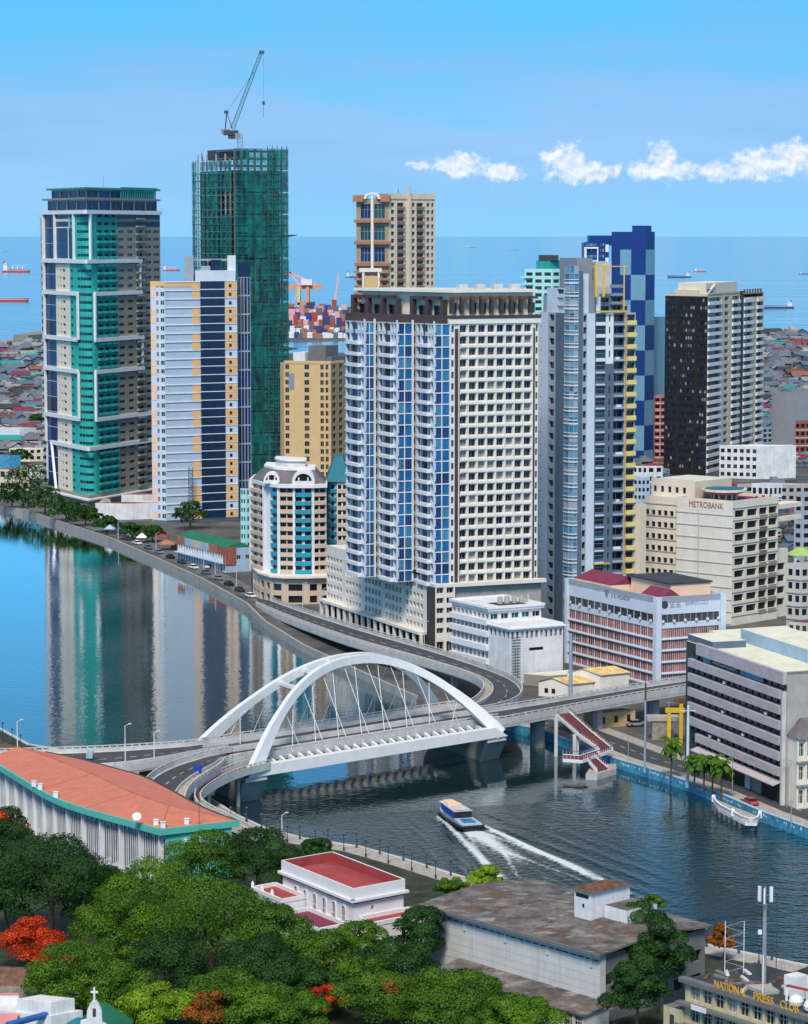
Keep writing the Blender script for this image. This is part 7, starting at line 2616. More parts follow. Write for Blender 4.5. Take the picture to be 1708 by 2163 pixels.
def chapel():
    z0 = SZ
    C = G(200, 2190, 8)
    zt = Zat(2116, C[1])
    T = Bld('chapel', 'small white chapel gable with cross above the trees at the bottom left', 'chapel', C + (SZ,))
    w_ = 2.9
    prof = [(-w_, SZ - 1), (w_, SZ - 1), (w_, zt - 5.2), (1.9, zt - 4.0), (1.3, zt - 3.6), (1.2, zt - 1.6), (.8, zt - .6), (.3, zt), (-.3, zt), (-.8, zt - .6), (-1.2, zt - 1.6), (-1.3, zt - 3.2), (-2.3, zt - 3.4), (-2.4, zt - 4.4), (-w_, zt - 5.2)]
    g = T.mb('gable')
    g.loft([[(C[0] + x, C[1], z) for x, z in prof], [(C[0] + x, C[1] + .9, z) for x, z in prof]], 'white_worn')
    T.mb('niche').box(C[0] - .28, C[0] + .28, C[1] - .05, C[1] + .1, zt - 2.6, zt - 1.2, 'brown')
    cr = T.mb('cross')
    cr.box(C[0] - .14, C[0] + .14, C[1] + .2, C[1] + .48, zt, zt + 2.3, 'white')
    cr.box(C[0] - .6, C[0] + .6, C[1] + .21, C[1] + .47, zt + 1.35, zt + 1.65, 'white')
    rp = T.mb('roof')
    rp.face([(C[0] - w_ - 2, C[1] + .9, zt - 8), (C[0], C[1] + .9, zt - 4.6), (C[0], C[1] + 16, zt - 4.6), (C[0] - w_ - 2, C[1] + 16, zt - 8)], 'roof_green')
    rp.face([(C[0] + w_ + 2, C[1] + .9, zt - 8), (C[0] + w_ + 2, C[1] + 16, zt - 8), (C[0], C[1] + 16, zt - 4.6), (C[0], C[1] + .9, zt - 4.6)], 'roof_green')
    T.mb('nave').prism([(C[0] - w_, C[1] + 1), (C[0] + w_, C[1] + 1), (C[0] + w_, C[1] + 16), (C[0] - w_, C[1] + 16)], SZ - 1, zt - 7, 'white_worn')
    T.finish()
    # green awning dome just left of it
    q = G(165, 2168, 6)
    b = MB()
    b.loft([[(q[0] + r * math.cos(2 * math.pi * k / 16), q[1] + r * math.sin(2 * math.pi * k / 16), z) for k in range(16)] for r, z in ((3.6, 5.6), (2.8, 6.6), (1.4, 7.2), (.2, 7.5))], 'roof_teal')
    b.bar(q + (SZ,), q + (5.8,), .2, 'steel')
    solo('garden_canopy', b, q + (SZ,), 'low rounded dark green canopy left of the chapel gable', 'canopy')
    # pink roofed house with blue gutter in the corner
    C = G(108, 2142, 9)
    f = Frame(C, 35, 160)
    T = Bld('house', 'old house corner with stained white wall, pink roof and thick blue gutter, bottom left', 'house', C + (SZ,))
    zt = 9.0
    T.mb('wall').prism([f.p(0, 0), f.p(6, 0), f.p(6, 14), f.p(0, 14)], SZ - 1, zt - .4, 'white_worn')
    T.mb('attic_wall').prism([f.p(.5, .5), f.p(5, .5), f.p(5, 7), f.p(.5, 7)], zt - .4, zt + 1.8, 'white_worn')
    g0, g1 = G(15, 2166, 8.6), G(112, 2140, 8.6)
    T.mb('gutter').bar(g0 + (8.6,), g1 + (8.6,), .55, 'gutter_blue', .55, 8)
    p = [G(-60, 2150, 8), G(40, 2148, 8), G(30, 2185, 6.5), G(-60, 2190, 6.5)]
    T.mb('roof').face([p[0] + (8.6,), p[1] + (8.6,), p[2] + (7.2,), p[3] + (7.2,)], 'pink')
    T.mb('rear_wall').prism([G(-60, 2128, 8), G(40, 2128, 8), G(40, 2122, 8), G(-60, 2122, 8)], SZ, 10.0, 'white_worn', 'pink')
    T.finish()
    C = G(20, 2075, 8)
    b = MB()
    z = 8.5
    q = [(C[0] - 12, C[1] - 3), (C[0] + 6.5, C[1] - 5), (C[0] + 7, C[1] + 3), (C[0] - 12, C[1] + 5)]
    b.prism(q, SZ - 1, z, 'stone')
    b.loft([[(p[0], p[1], z) for p in q], [(C[0] - 10, C[1] - .5, z + 2.4), (C[0] + 3, C[1] - 1.2, z + 2.4), (C[0] + 3, C[1] - .6, z + 2.4), (C[0] - 10, C[1] + .2, z + 2.4)]], 'rust')
    solo('ruined_house', b, C + (SZ,), 'dark old stone house with brown roof below the red flame tree at the left edge', 'house')


chapel()
# promenade kiosk / pavilion at the far left of the near bank
c = G(20, 1575, 2.5)
b = MB()
q = [G(u, v, 5.0) for u, v in ((-40, 1575), (40, 1588), (46, 1578), (-40, 1548))]
b.prism(q, SZ - .5, 4.6, 'paving', 'rust')
solo('promenade_pavilion', b, q[0] + (SZ,), 'low brown roofed pavilion on the promenade at the left edge by the river', 'pavilion')
# ------------------------------------------------------------------ smaller blocks of the far bank
def B_(label, uc, vb, vt, ul, ur, aR, aL, wall, **k):
    simple_block(k.pop('name', 'building'), label, k.pop('cat', 'building'), uc, vb, vt, ul, ur, aR, aL, wall, **k)


B_('wide white walled block in front of the black glass tower', 1601, 1012, 946, 1522, 1684, 18, 160, 'white_worn', nfl=4, ncL=6, ncR=0, roof='roof_pale', win=('glass_dark', 'glass_grey'))
B_('big plain grey block with red roof edge at the right, behind the white walled block', 1662, 968, 832, 1632, 1750, 15, 150, 'grey_mid', nfl=6, ncL=0, ncR=0, roof='roof_red', par=.6)
B_('brick red block with white floor bands at the right edge', 1690, 975, 892, 1682, 1740, 20, 150, 'brick_red', nfl=5, ncL=1, ncR=4, bands='white', wfrac=.7)
B_('slim white and sky blue block right of the cream balcony tower', 1612, 958, 905, 1606, 1634, 30, 140, 'skyblue_wall', nfl=5, ncL=1, ncR=2, bands='white')
B_('low block with blue steel roof trusses behind the bank office', 1625, 1078, 1026, 1590, 1655, 25, 150, 'white_worn', nfl=2, ncL=3, ncR=3, roof='tarp_blue', bands='tarp_blue')
B_('low pale roofed block between the bank office and the white walled block', 1665, 1060, 1028, 1560, 1760, 12, 165, 'concrete', nfl=2, ncL=6, ncR=6, roof='roof_pale')
B_('grey concrete block with dark rooftop at the right edge beside the bank office', 1694, 1200, 1046, 1680, 1780, 25, 140, 'slate_pale', nfl=8, ncL=1, ncR=4, roof='charcoal')
B_('cream yellow slab standing between the blue grey tower and the bank office', 1352, 1330, 1070, 1341, 1366, 35, 140, 'cream', nfl=12, ncL=0, ncR=0, roof='roof_pale')
B_('small house with pink tiled roof at the foot of the checkered tower', 1368, 1040, 985, 1338, 1402, 20, 160, 'white_worn', nfl=3, ncL=3, ncR=2, roof='pink', par=0)
B_('pale blue block with window rows under the pink roofed house', 1356, 1075, 1012, 1340, 1375, 25, 150, 'bluegrey', nfl=4, ncL=2, ncR=2, roof='roof_pale')
B_('grey beige old block with balconies under the green canopy at the right edge', 1690, 1420, 1198, 1664, 1780, 30, 140, 'greige_pale', nfl=8, ncL=2, ncR=5, roof='maroon', bands='concrete')
B_('low maroon roofed house at the right edge behind the cream roofed hall', 1705, 1450, 1316, 1668, 1790, 20, 150, 'concrete', nfl=4, ncL=3, ncR=4, roof='maroon', par=0)
B_('pale slim block squeezed between the orange panelled tower and the hotel', 520, 1180, 1032, 508, 536, 30, 150, 'aqua', nfl=8, ncL=2, ncR=1, roof='maroon', par=0)
B_('cream blocky warehouse with pale gable roof at the left edge', 42, 940, 905, -40, 75, 40, 170, 'bluegrey_pale', nfl=1, ncL=0, ncR=0, roof='cream', par=0)
B_('long low cream house with white walls left of the teal tower', 62, 975, 948, 18, 100, 28, 160, 'cream_pale', nfl=2, ncL=4, ncR=3, roof='white_warm', par=0)
B_('blue walled depot at the left edge', 20, 995, 962, -50, 42, 30, 165, 'blue_wall', nfl=1, ncL=0, ncR=0, roof='slate_blue', par=0)
B_('white roofed shed just left of the foot of the teal tower', 70, 1012, 985, 40, 108, 30, 160, 'white_worn', nfl=1, ncL=0, ncR=0, roof='roof_pale', par=0)
B_('red roofed shop house at the left edge behind the riverside trees', 30, 1040, 992, -20, 60, 35, 155, 'cream', nfl=2, ncL=3, ncR=2, roof='roof_red', par=0)
B_('low stall row with red tin roof between teal tower and orange panelled tower', 268, 1098, 1064, 200, 330, 20, 165, 'white_worn', nfl=1, ncL=0, ncR=0, roof='roof_red', par=0)
B_('low eatery with coral red tin roof on the far bank', 300, 1074, 1046, 255, 345, 24, 160, 'white_worn', nfl=1, ncL=0, ncR=0, roof='pink', par=0)
B_('small white gabled hall left of the orange panelled tower', 318, 1092, 1060, 268, 345, 24, 160, 'cream_pale', nfl=1, ncL=0, ncR=0, roof='cream_pale', par=0)


# canopy with lime hexagonal roof
c = G(1692, 1215, GZ)
T = Bld('lime_canopy', 'lime green six sided roof canopy on posts at the right edge', 'canopy', c + (GZ,))
z = Zat(1172, c[1])
rg = lambda r, zz: [(c[0] + r * math.cos(math.pi * k / 3), c[1] + r * math.sin(math.pi * k / 3), zz) for k in range(6)]
T.mb('roof').loft([rg(6.5, z), rg(6.5, z + .3), rg(1.2, z + 3.2)], 'lime')
T.mb('base_block').prism([p[:2] for p in rg(6.2, 0)], GZ, z - 6, 'roof_green')
for k in range(6):
    p = rg(5.6, z - 6)[k]
    T.inst('post', ('p',), lambda b_: b_.box(-.25, .25, -.25, .25, 0, 6, 'white'), p)
T.finish()


def green_shop():
    C = G(477, 1210, GZ)
    f = Frame(C, 26, 118)
    LL, RR = run(C, 118, 374), run(C, 26, 531)
    T = Bld('shop_building', 'two storey shop row with dark green sheet roof on the riverside road', 'building', C + (GZ,))
    zt = Zat(1157, C[1])
    a = f.p(0, LL)
    dl = (-f.L[0], -f.L[1])
    zm = GZ + (zt - GZ) * .42
    pal = ['terracotta', 'skyblue_wall', 'beige_band', 'skyblue_wall', 'terracotta', 'brick_red']
    T.facade(a, C, GZ, zt, 'white_worn', cols_n(LL, 18, LL / 18 * .6), [(GZ + .3, zm - 1.2), (zm + .9, zm + 2.6)], .4, ('glass_grey', 'glass_dark', 'curtain'), 'm', 'white')
    for k, m_ in enumerate(pal):
        T.slab('painted_panel', a, dl, LL * k / 6, LL * (k + 1) / 6, .02, .25, zm + 3.0, zt, m_)
    T.slab('awning', a, dl, 0, LL, .02, 2.0, zm - .7, zm - .4, 'skyblue_wall')
    T.slab('painted_panel', a, dl, LL * .97, LL * 1.0, .26, .5, GZ + 3, zt, 'brick_red')
    T.facade(C, f.p(RR, 0), GZ, zt, 'skyblue_wall', cols_n(RR, 3, 1.6), [(zm + 1, zm + 2.6)], .3, ('glass_dark',), 'm')
    T.slab('painted_panel', C, f.R, 0, RR * .4, .02, .3, GZ + 3, zt + .2, 'brick_red')
    T.facade(f.p(RR, 0), f.p(RR, LL), GZ, zt, 'white_worn')
    T.facade(f.p(RR, LL), a, GZ, zt, 'white_worn')
    m0, m1 = f.p(RR * .5, 0), f.p(RR * .5, LL)
    rf = T.mb('roof')
    q = [f.p(.2, -.2), f.p(RR, -.2), f.p(RR, LL), f.p(.2, LL)]
    rf.face([q[0] + (zt,), m0 + (zt + 2.2,), m1 + (zt + 2.2,), q[3] + (zt,)], 'roof_green')
    rf.face([m0 + (zt + 2.2,), q[1] + (zt,), q[2] + (zt,), m1 + (zt + 2.2,)], 'roof_green')
    rf.face([q[0] + (zt,), q[1] + (zt,), m0 + (zt + 2.2,)], 'roof_green')
    T.finish()


green_shop()


# ------------------------------------------------------------------ dense low districts far behind
def house_mesh(key, wm, rm, gable):
    b = MB()
    if gable:
        b.prism([(-1, -.7), (1, -.7), (1, .7), (-1, .7)], 0, .8, wm)
        b.face([(-1.1, -.8, .8), (1.1, -.8, .8), (1.1, 0, 1.25), (-1.1, 0, 1.25)], rm)
        b.face([(1.1, .8, .8), (-1.1, .8, .8), (-1.1, 0, 1.25), (1.1, 0, 1.25)], rm)
        b.face([(-1, -.7, .8), (-1, 0, 1.22), (-1, .7, .8)], wm)
        b.face([(1, -.7, .8), (1, .7, .8), (1, 0, 1.22)], wm)
    else:
        b.prism([(-.8, -.7), (.8, -.7), (.8, .7), (-.8, .7)], 0, 1.3, wm, rm)
        b.prism([(-.4, -.3), (.2, -.3), (.2, .3), (-.4, .3)], 1.3, 1.6, wm, rm)
        for k in (.25, .75):
            b.box(-.7, .7, -.73, -.701, k, k + .22, 'glass_dark')
    return b.mesh('low_house')


HM = [('rust red', house_mesh(0, 'concrete_dark', 'brick_red', True)), ('maroon', house_mesh(1, 'concrete', 'maroon', True)), ('blue grey', house_mesh(2, 'slate_blue', 'slate_blue', True)), ('pale', house_mesh(3, 'slate_pale', 'roof_grey', True)),
      ('dark', house_mesh(4, 'concrete_dark', 'charcoal', True)), ('flat grey', house_mesh(5, 'grey_mid', 'concrete_dark', False)), ('flat white', house_mesh(6, 'concrete', 'concrete_pale', False)), ('teal', house_mesh(7, 'slate_pale', 'teal_deep', True)), ('brown', house_mesh(8, 'concrete_dark', 'rust', True))]
WT = [1, 3, 11, 6, 10, 7, 2, 3, 4]


HOUSES = []


def district(u0, u1, y0, y1, where, grp, k=.0125, du=14):
    y = y0
    while y < y1:
        u = u0 + R.uniform(0, du)
        while u < u1:
            yy = y + R.uniform(-.3, .3) * k * y
            x = (u - CU) / F * (yy * CT + (H - 5) * ST)
            s = yy * .0014 * R.uniform(.6, 1.7) + 1.2
            HOUSES.append((s / yy, R.choices(range(len(HM)), WT)[0], (x, yy, GZ), (s * 1.25, s * 1.3, s * R.uniform(.7, 1.3)), R.choice((.3, .42, 1.9, 2.0, .1)), where, grp))
            u += du * R.uniform(.75, 1.2)
        y *= 1 + k


district(-10, 96, 1700, 3360, 'in the crowded district left of the teal tower', 'tiny houses left of the teal tower')
district(1612, 1716, 1620, 3650, 'on the far shore right of the cream balcony tower', 'tiny houses at the right behind the bank office')
district(1330, 1404, 1420, 1640, 'at the foot of the checkered tower', 'tiny houses by the checkered tower', .025, 24)
district(1520, 1716, 1130, 1460, 'behind the bank office', 'tiny houses behind the bank office', .028, 28)
district(200, 330, 1330, 1460, 'between the two left towers', 'tiny houses between the left towers', .04, 34)


HOUSES.sort(key=lambda q: q[2][1])
rest = MB()
for i, (_, k, loc, sc, a, where, grp) in enumerate(HOUSES):
    nm, me = HM[k]
    if i < 290:
        o = bpy.data.objects.new('low_house', me)
        COL.objects.link(o)
        o.location, o.scale, o.rotation_euler = loc, sc, (0, 0, a)
        tag(o, 'tiny house with %s roof %s' % (nm, where), 'house', grp)
        continue
    k0 = len(rest.v)
    ca, sa = math.cos(a), math.sin(a)
    rest.v += [(loc[0] + v_.co.x * sc[0] * ca - v_.co.y * sc[1] * sa, loc[1] + v_.co.x * sc[0] * sa + v_.co.y * sc[1] * ca, loc[2] + v_.co.z * sc[2]) for v_ in me.vertices]
    for p in me.polygons:
        rest.f.append(tuple(k0 + q for q in p.vertices))
        rest.m.append(rest.mi(me.materials[p.material_index]))
o = rest.build('far_low_houses', None, 'stuff')
tag(o, 'mass of tiny far roofs towards the shore of the bay', 'houses')


# ------------------------------------------------------------------ port and ships
def ship(u, v, lpx, hull, sup, kind, label, flip=1):
    x, y = G(u, v, 0)
    L_ = lpx * y / F
    s = L_ / 2
    T = Bld('cargo_ship' if kind != 'barge' else 'barge', label, 'ship', (x, y, 0), 'ships at anchor in the bay')
    h = L_ * .075
    w_ = L_ * .08
    prof = [(-1, .8), (-.96, 1), (.75, 1), (.92, .55), (1, .05), (.92, -.55), (.75, -1), (-.96, -1), (-1, -.8)]
    T.mb('hull').loft([[(x + flip * px_ * s * .97, y + py * w_, -1) for px_, py in prof], [(x + flip * px_ * s, y + py * w_, h * (1.25 if px_ > .8 else 1)) for px_, py in prof]], hull)
    T.mb('deck_line').loft([[(x + flip * px_ * s * 1.0, y + py * w_ * 1.01, h * .75) for px_, py in prof], [(x + flip * px_ * s * 1.003, y + py * w_ * 1.02, h * .9) for px_, py in prof]], 'white')
    sx = -.72
    bh = h * (2.6 if kind != 'barge' else 1.5)
    T.mb('bridge_house').box(x + flip * sx * s - s * .16, x + flip * sx * s + s * .14, y - w_ * .8, y + w_ * .8, h, h + bh, sup)
    T.mb('bridge_wing').box(x + flip * sx * s - s * .1, x + flip * sx * s + s * .1, y - w_, y + w_, h + bh, h + bh * 1.25, sup)
    T.mb('funnel').box(x + flip * (sx - .1) * s - s * .05, x + flip * (sx - .1) * s + s * .05, y - w_ * .2, y + w_ * .2, h + bh, h + bh * 1.6, hull)
    if kind == 'cargo':
        for k in range(3):
            px_ = x + flip * s * (-.25 + .35 * k)
            T.inst('deck_crane', (round(s, 1),), lambda b: (b.box(-s * .03, s * .03, -s * .03, s * .03, 0, h * 2.2, 'white'), b.bar((0, 0, h * 2), (flip * s * .25, 0, h * 2.6), s * .015, 'white')), (px_, y, h))
        T.mb('hatch').box(x - s * .45, x + s * .6, y - w_ * .6, y + w_ * .6, h, h * 1.35, 'ship_red')
    T.finish()


ship(34, 575, 60, 'ship_red', 'white', 'cargo', 'white and red cargo ship at anchor in the bay, far left')
ship(22, 637, 78, 'ship_red', 'white', 'barge', 'long low red and white barge at the left edge below the cargo ship')
ship(362, 572, 36, 'ship_red', 'white', 'cargo', 'red and white ship glimpsed between the teal tower and netted tower')
ship(996, 523, 22, 'grey_mid', 'white', 'barge', 'tiny pale ship near the horizon right of the beige tower')
ship(1085, 528, 18, 'grey_mid', 'concrete_pale', 'barge', 'tiny grey ship below the clouds, left of the aqua tower')
ship(1436, 586, 50, 'ship_blue', 'white', 'barge', 'dark blue barge right of the checkered tower', -1)
ship(1480, 574, 26, 'ship_red', 'white', 'cargo', 'small white and red ship just behind the dark blue barge')
ship(1645, 651, 66, 'ship_blue', 'white', 'barge', 'long navy barge right of the cream balcony tower', -1)
ship(1702, 579, 26, 'ship_blue', 'white', 'barge', 'small dark ship at the right edge near the horizon')
ship(748, 586, 34, 'ship_blue', 'white', 'cargo', 'blue and white ship half hidden behind the beige tower')
ship(8, 531, 14, 'grey_mid', 'white', 'barge', 'speck of a ship on the horizon at the left edge')
ship(622, 521, 10, 'grey_mid', 'white', 'barge', 'speck of a ship right of the netted tower')


def port():
    x0, y = G(640, 655, 2.6)
    m = y / F
    T = Bld('gantry_crane', 'orange and pink ship-to-shore gantry crane right of the netted tower', 'crane', (x0, y, 2.6))
    X = lambda u: (u - CU) * m
    Z = lambda v: Zat(v, y)
    for k, (u, mt) in enumerate(((632, 'yellow_pale'), (651, 'crane_orange'))):
        for dy in (0, 40):
            T.inst('leg', (mt,), lambda b: b.box(-2.6, 2.6, -2, 2, 0, Z(606) - 2.6, mt), (X(u), y + dy, 2.6))
    T.mb('boom').box(X(560), X(680), y + 14, y + 24, Z(611), Z(602), 'crane_orange')
    T.mb('machinery_house').box(X(637), X(660), y + 8, y + 30, Z(602), Z(590), 'white')
    st = T.mb('stay')
    for a, c in (((612, 574), (668, 602)), ((612, 574), (560, 606)), ((612, 574), (634, 604))):
        st.bar((X(a[0]), y + 18, Z(a[1])), (X(c[0]), y + 18, Z(c[1])), 2.4, 'crane_pink')
    st.bar((X(616), y + 18, Z(646)), (X(632), y + 18, Z(612)), 2, 'crane_pink')
    T.mb('portal_beam').box(X(629), X(654), y - 2, y + 42, Z(644), Z(638), 'crane_orange')
    T.finish()
    q = G(712, 655, 2.6)
    T = Bld('jib_crane', 'slim pink jib crane standing on the port pier', 'crane', q + (2.6,))
    mm = q[1] / F
    T.mb('jib').bar(((706 - CU) * mm, q[1], 2.6), ((716 - CU) * mm, q[1], Zat(577, q[1])), 4, 'crane_pink', 1.2)
    T.mb('base').box((702 - CU) * mm, (712 - CU) * mm, q[1] - 8, q[1] + 8, 2.6, 22, 'ship_red')
    T.finish()
    pal = ['ship_red', 'ship_blue', 'pink', 'maroon', 'white', 'tarp_blue', 'terracotta', 'slate_blue', 'crane_pink', 'brick_red']
    nm = ['red', 'navy', 'pink', 'maroon', 'white', 'blue', 'brown', 'slate', 'pale pink', 'brick red']
    b = {}
    for i, v in enumerate((660, 668, 676, 684, 692, 700, 707, 713)):
        u = 612 + R.uniform(0, 8)
        while u < 736:
            k = R.randrange(len(pal)) if v < 694 else R.choice((4, 7, 4, 1, 6))
            x, yy = G(u, v, 2.6)
            w_ = R.uniform(9, 15) * yy / F
            h = R.uniform(8, 20) if v < 694 else R.uniform(5, 9)
            if (k,) not in b:
                mb = MB()
                for lv in range(2):
                    mb.box(-.5, .5, -.5, .5, lv * .5 + .01, lv * .5 + .49, pal[k])
                b[(k,)] = mb.mesh('container_stack')
            o = bpy.data.objects.new('container_stack', b[(k,)])
            COL.objects.link(o)
            o.location = (x, yy, 2.6)
            o.scale = (w_, 28, h)
            tag(o, '%s container stack on the port pier right of the netted tower' % nm[k], 'containers', 'container stacks on the port pier')
            u += R.uniform(9, 14)
    for k, (u, v, w_, h, m_) in enumerate(((1690, 742, 60, 20, 'brick_red'), (1650, 748, 70, 7, 'maroon'), (1690, 752, 70, 6, 'ship_blue'))):
        x, yy = G(u, v, GZ)
        mb = MB()
        s = w_ / 2 * yy / F
        hh = h * yy / F
        mb.box(x - s, x + s, yy, yy + 30, GZ, GZ + hh * .6, m_)
        for q in range(5):
            mb.box(x - s + 2 * s * q / 5 + s * .05, x - s + 2 * s * (q + 1) / 5 - s * .05, yy + 2, yy + 26, GZ + hh * .6 + .1, GZ + hh, m_)
        solo('container_row', mb, (x, yy, GZ), ['brick red container block on the right shore by the bay', 'long maroon container row on the right shore', 'dark blue container row on the right shore'][k], 'containers')


port()
# ------------------------------------------------------------------ trees
def leaf_mat(name, lo, hi, trans=.3):
    m = bpy.data.materials.new(name)
    m.use_nodes = True
    nt = m.node_tree
    N, L = nt.nodes, nt.links
    b = N['Principled BSDF']
    b.inputs['Roughness'].default_value = .6
    b.inputs['Specular IOR Level'].default_value = .25
    at = N.new('ShaderNodeAttribute')
    at.attribute_name = 'tint'
    r = N.new('ShaderNodeValToRGB')
    r.color_ramp.elements[0].color = lo + (1,)
    r.color_ramp.elements[1].color = hi + (1,)
    L.new(at.outputs['Fac'], r.inputs[0])
    L.new(r.outputs[0], b.inputs['Base Color'])
    t = N.new('ShaderNodeBsdfTranslucent')
    L.new(r.outputs[0], t.inputs[0])
    mx = N.new('ShaderNodeMixShader')
    mx.inputs[0].default_value = trans
    L.new(b.outputs[0], mx.inputs[1])
    L.new(t.outputs[0], mx.inputs[2])
    L.new(mx.outputs[0], N['Material Output'].inputs[0])
    return m


LF = {'deep': leaf_mat('leaf_deep', (.008, .038, .010), (.05, .145, .022)), 'mid': leaf_mat('leaf_mid', (.022, .07, .008), (.13, .28, .02)), 'light': leaf_mat('leaf_light', (.035, .10, .008), (.16, .32, .02)),
      'lime': leaf_mat('leaf_lime', (.10, .20, .01), (.34, .52, .03)), 'flame': leaf_mat('leaf_flame', (.20, .012, .004), (.85, .085, .012), .2), 'rusty': leaf_mat('leaf_rusty', (.06, .07, .01), (.55, .13, .02)), 'grey': leaf_mat('leaf_grey', (.012, .022, .014), (.07, .10, .05))}
RNG = np.random.default_rng(5)


def crown_mesh(rx, ry, rz, kind, n_leaf, leaf, nblob=None, flat=.0, accent=None):
    nb = nblob or int(16 + rx * 2.2)
    # blob centres over an uneven dome
    th = RNG.uniform(0, 2 * np.pi, nb)
    zz = RNG.uniform(-.35, 1, nb) ** 1
    rr = np.sqrt(np.clip(1 - zz ** 2, 0, 1)) * RNG.uniform(.55, .95, nb)
    cen = np.stack([rr * np.cos(th) * rx * .85, rr * np.sin(th) * ry * .85, zz * rz * .78], 1)
    br = RNG.uniform(.20, .36, nb) * min(rx, ry, rz * 1.4)
    core = np.array([[0, 0, 0.]])
    cen = np.concatenate([cen, core])
    br = np.concatenate([br, [min(rx, ry, rz) * .62]])
    nb += 1
    w_ = br ** 2
    idx = RNG.choice(nb, n_leaf, p=w_ / w_.sum())
    d = RNG.normal(size=(n_leaf, 3))
    d /= np.linalg.norm(d, axis=1)[:, None]
    d[:, 2] = np.where(d[:, 2] < -.35, -d[:, 2], d[:, 2])
    pos = cen[idx] + d * (br[idx] * RNG.uniform(.72, 1.06, n_leaf))[:, None] * np.array([1.1, 1.1, .82])
    # keep only what is not buried in a neighbouring clump
    keep = np.ones(n_leaf, bool)
    for k in range(nb):
        q = np.linalg.norm((pos - cen[k]) / np.array([1.1, 1.1, .82]), axis=1) / br[k]
        keep &= ~((q < .70) & (idx != k))
    pos, d, idx = pos[keep], d[keep], idx[keep]
    n = len(pos)
    nor = d + RNG.normal(size=(n, 3)) * .38
    nor /= np.linalg.norm(nor, axis=1)[:, None]
    t = np.cross(nor, RNG.normal(size=(n, 3)))
    t /= np.linalg.norm(t, axis=1)[:, None]
    bt = np.cross(nor, t)
    s = (leaf * RNG.uniform(.55, 1.25, n))[:, None]
    a = s * t * .5
    c = s * bt * .34
    verts = np.stack([pos - a, pos + c, pos + a, pos - c], 1).reshape(-1, 3)
    me = bpy.data.meshes.new('crown')
    me.vertices.add(4 * n)
    me.vertices.foreach_set('co', verts.ravel())
    me.loops.add(4 * n)
    me.loops.foreach_set('vertex_index', np.arange(4 * n, dtype=np.int32))
    me.polygons.add(n)
    me.polygons.foreach_set('loop_start', np.arange(n, dtype=np.int32) * 4)
    bt_ = RNG.uniform(.2, .7, nb)
    tint = np.clip(bt_[idx] + RNG.normal(size=n) * .09, 0, 1)
    at = me.attributes.new('tint', 'FLOAT', 'POINT')
    at.data.foreach_set('value', np.repeat(tint, 4).astype(np.float32))
    me.materials.append(LF[kind])
    if accent:
        me.materials.append(LF[accent])
        bl = RNG.random(nb) < .16
        mi = np.where(bl[idx] & (d[:, 2] > 0), 1, 0).astype(np.int32)
        me.polygons.foreach_set('material_index', mi)
    me.update(calc_edges=True)
    return me, cen, br


def tree(u, v, hw, hh, kind, label, zg=None, leaf=.46, n=None, accent=None, zc=None, group='trees on the near bank', name='tree', trunk=True):
    zg = SZ if zg is None else zg
    y0 = G(u, v, 10)[1]
    hw, hh = (hw * 1.24, hh * 1.28) if zg == SZ else (hw * 1.3, hh * 1.3)
    rz = hh * y0 / F * 1.02
    zc = zc or max(zg + rz * .72 + 1.0, zg + 3)
    x, y = G(u, v, zc)
    rx = hw * y / F
    n = n or int(min(36000, 2200 + 150 * rx * rx + 120 * rx * rz))
    root = empty(name, (x, y, zg), label, 'tree', group)
    me, cen, br = crown_mesh(rx, rx * .9, rz, kind, n, leaf, accent=accent)
    o = bpy.data.objects.new('crown', me)
    COL.objects.link(o)
    o.parent = root
    o.location = (0, 0, zc - zg)
    b = MB()
    r0 = max(.18, rx * .045)
    top = (RNG.uniform(-.5, .5), RNG.uniform(-.5, .5), (zc - zg) * .75)
    b.tube([(0, 0, -.5), (top[0] * .4, top[1] * .4, top[2] * .5), top], [r0 * 1.3, r0, r0 * .7], 'bark', 7)
    for k in RNG.choice(len(cen), min(6, len(cen)), replace=False):
        c = cen[k]
        b.tube([top, ((top[0] + c[0]) / 2, (top[1] + c[1]) / 2, (top[2] + c[2] + zc - zg) / 2 - .3), (c[0], c[1], c[2] + zc - zg)], [r0 * .6, r0 * .4, r0 * .12], 'bark', 5)
    t = b.build('trunk', root, off=(0, 0, 0))
    return root


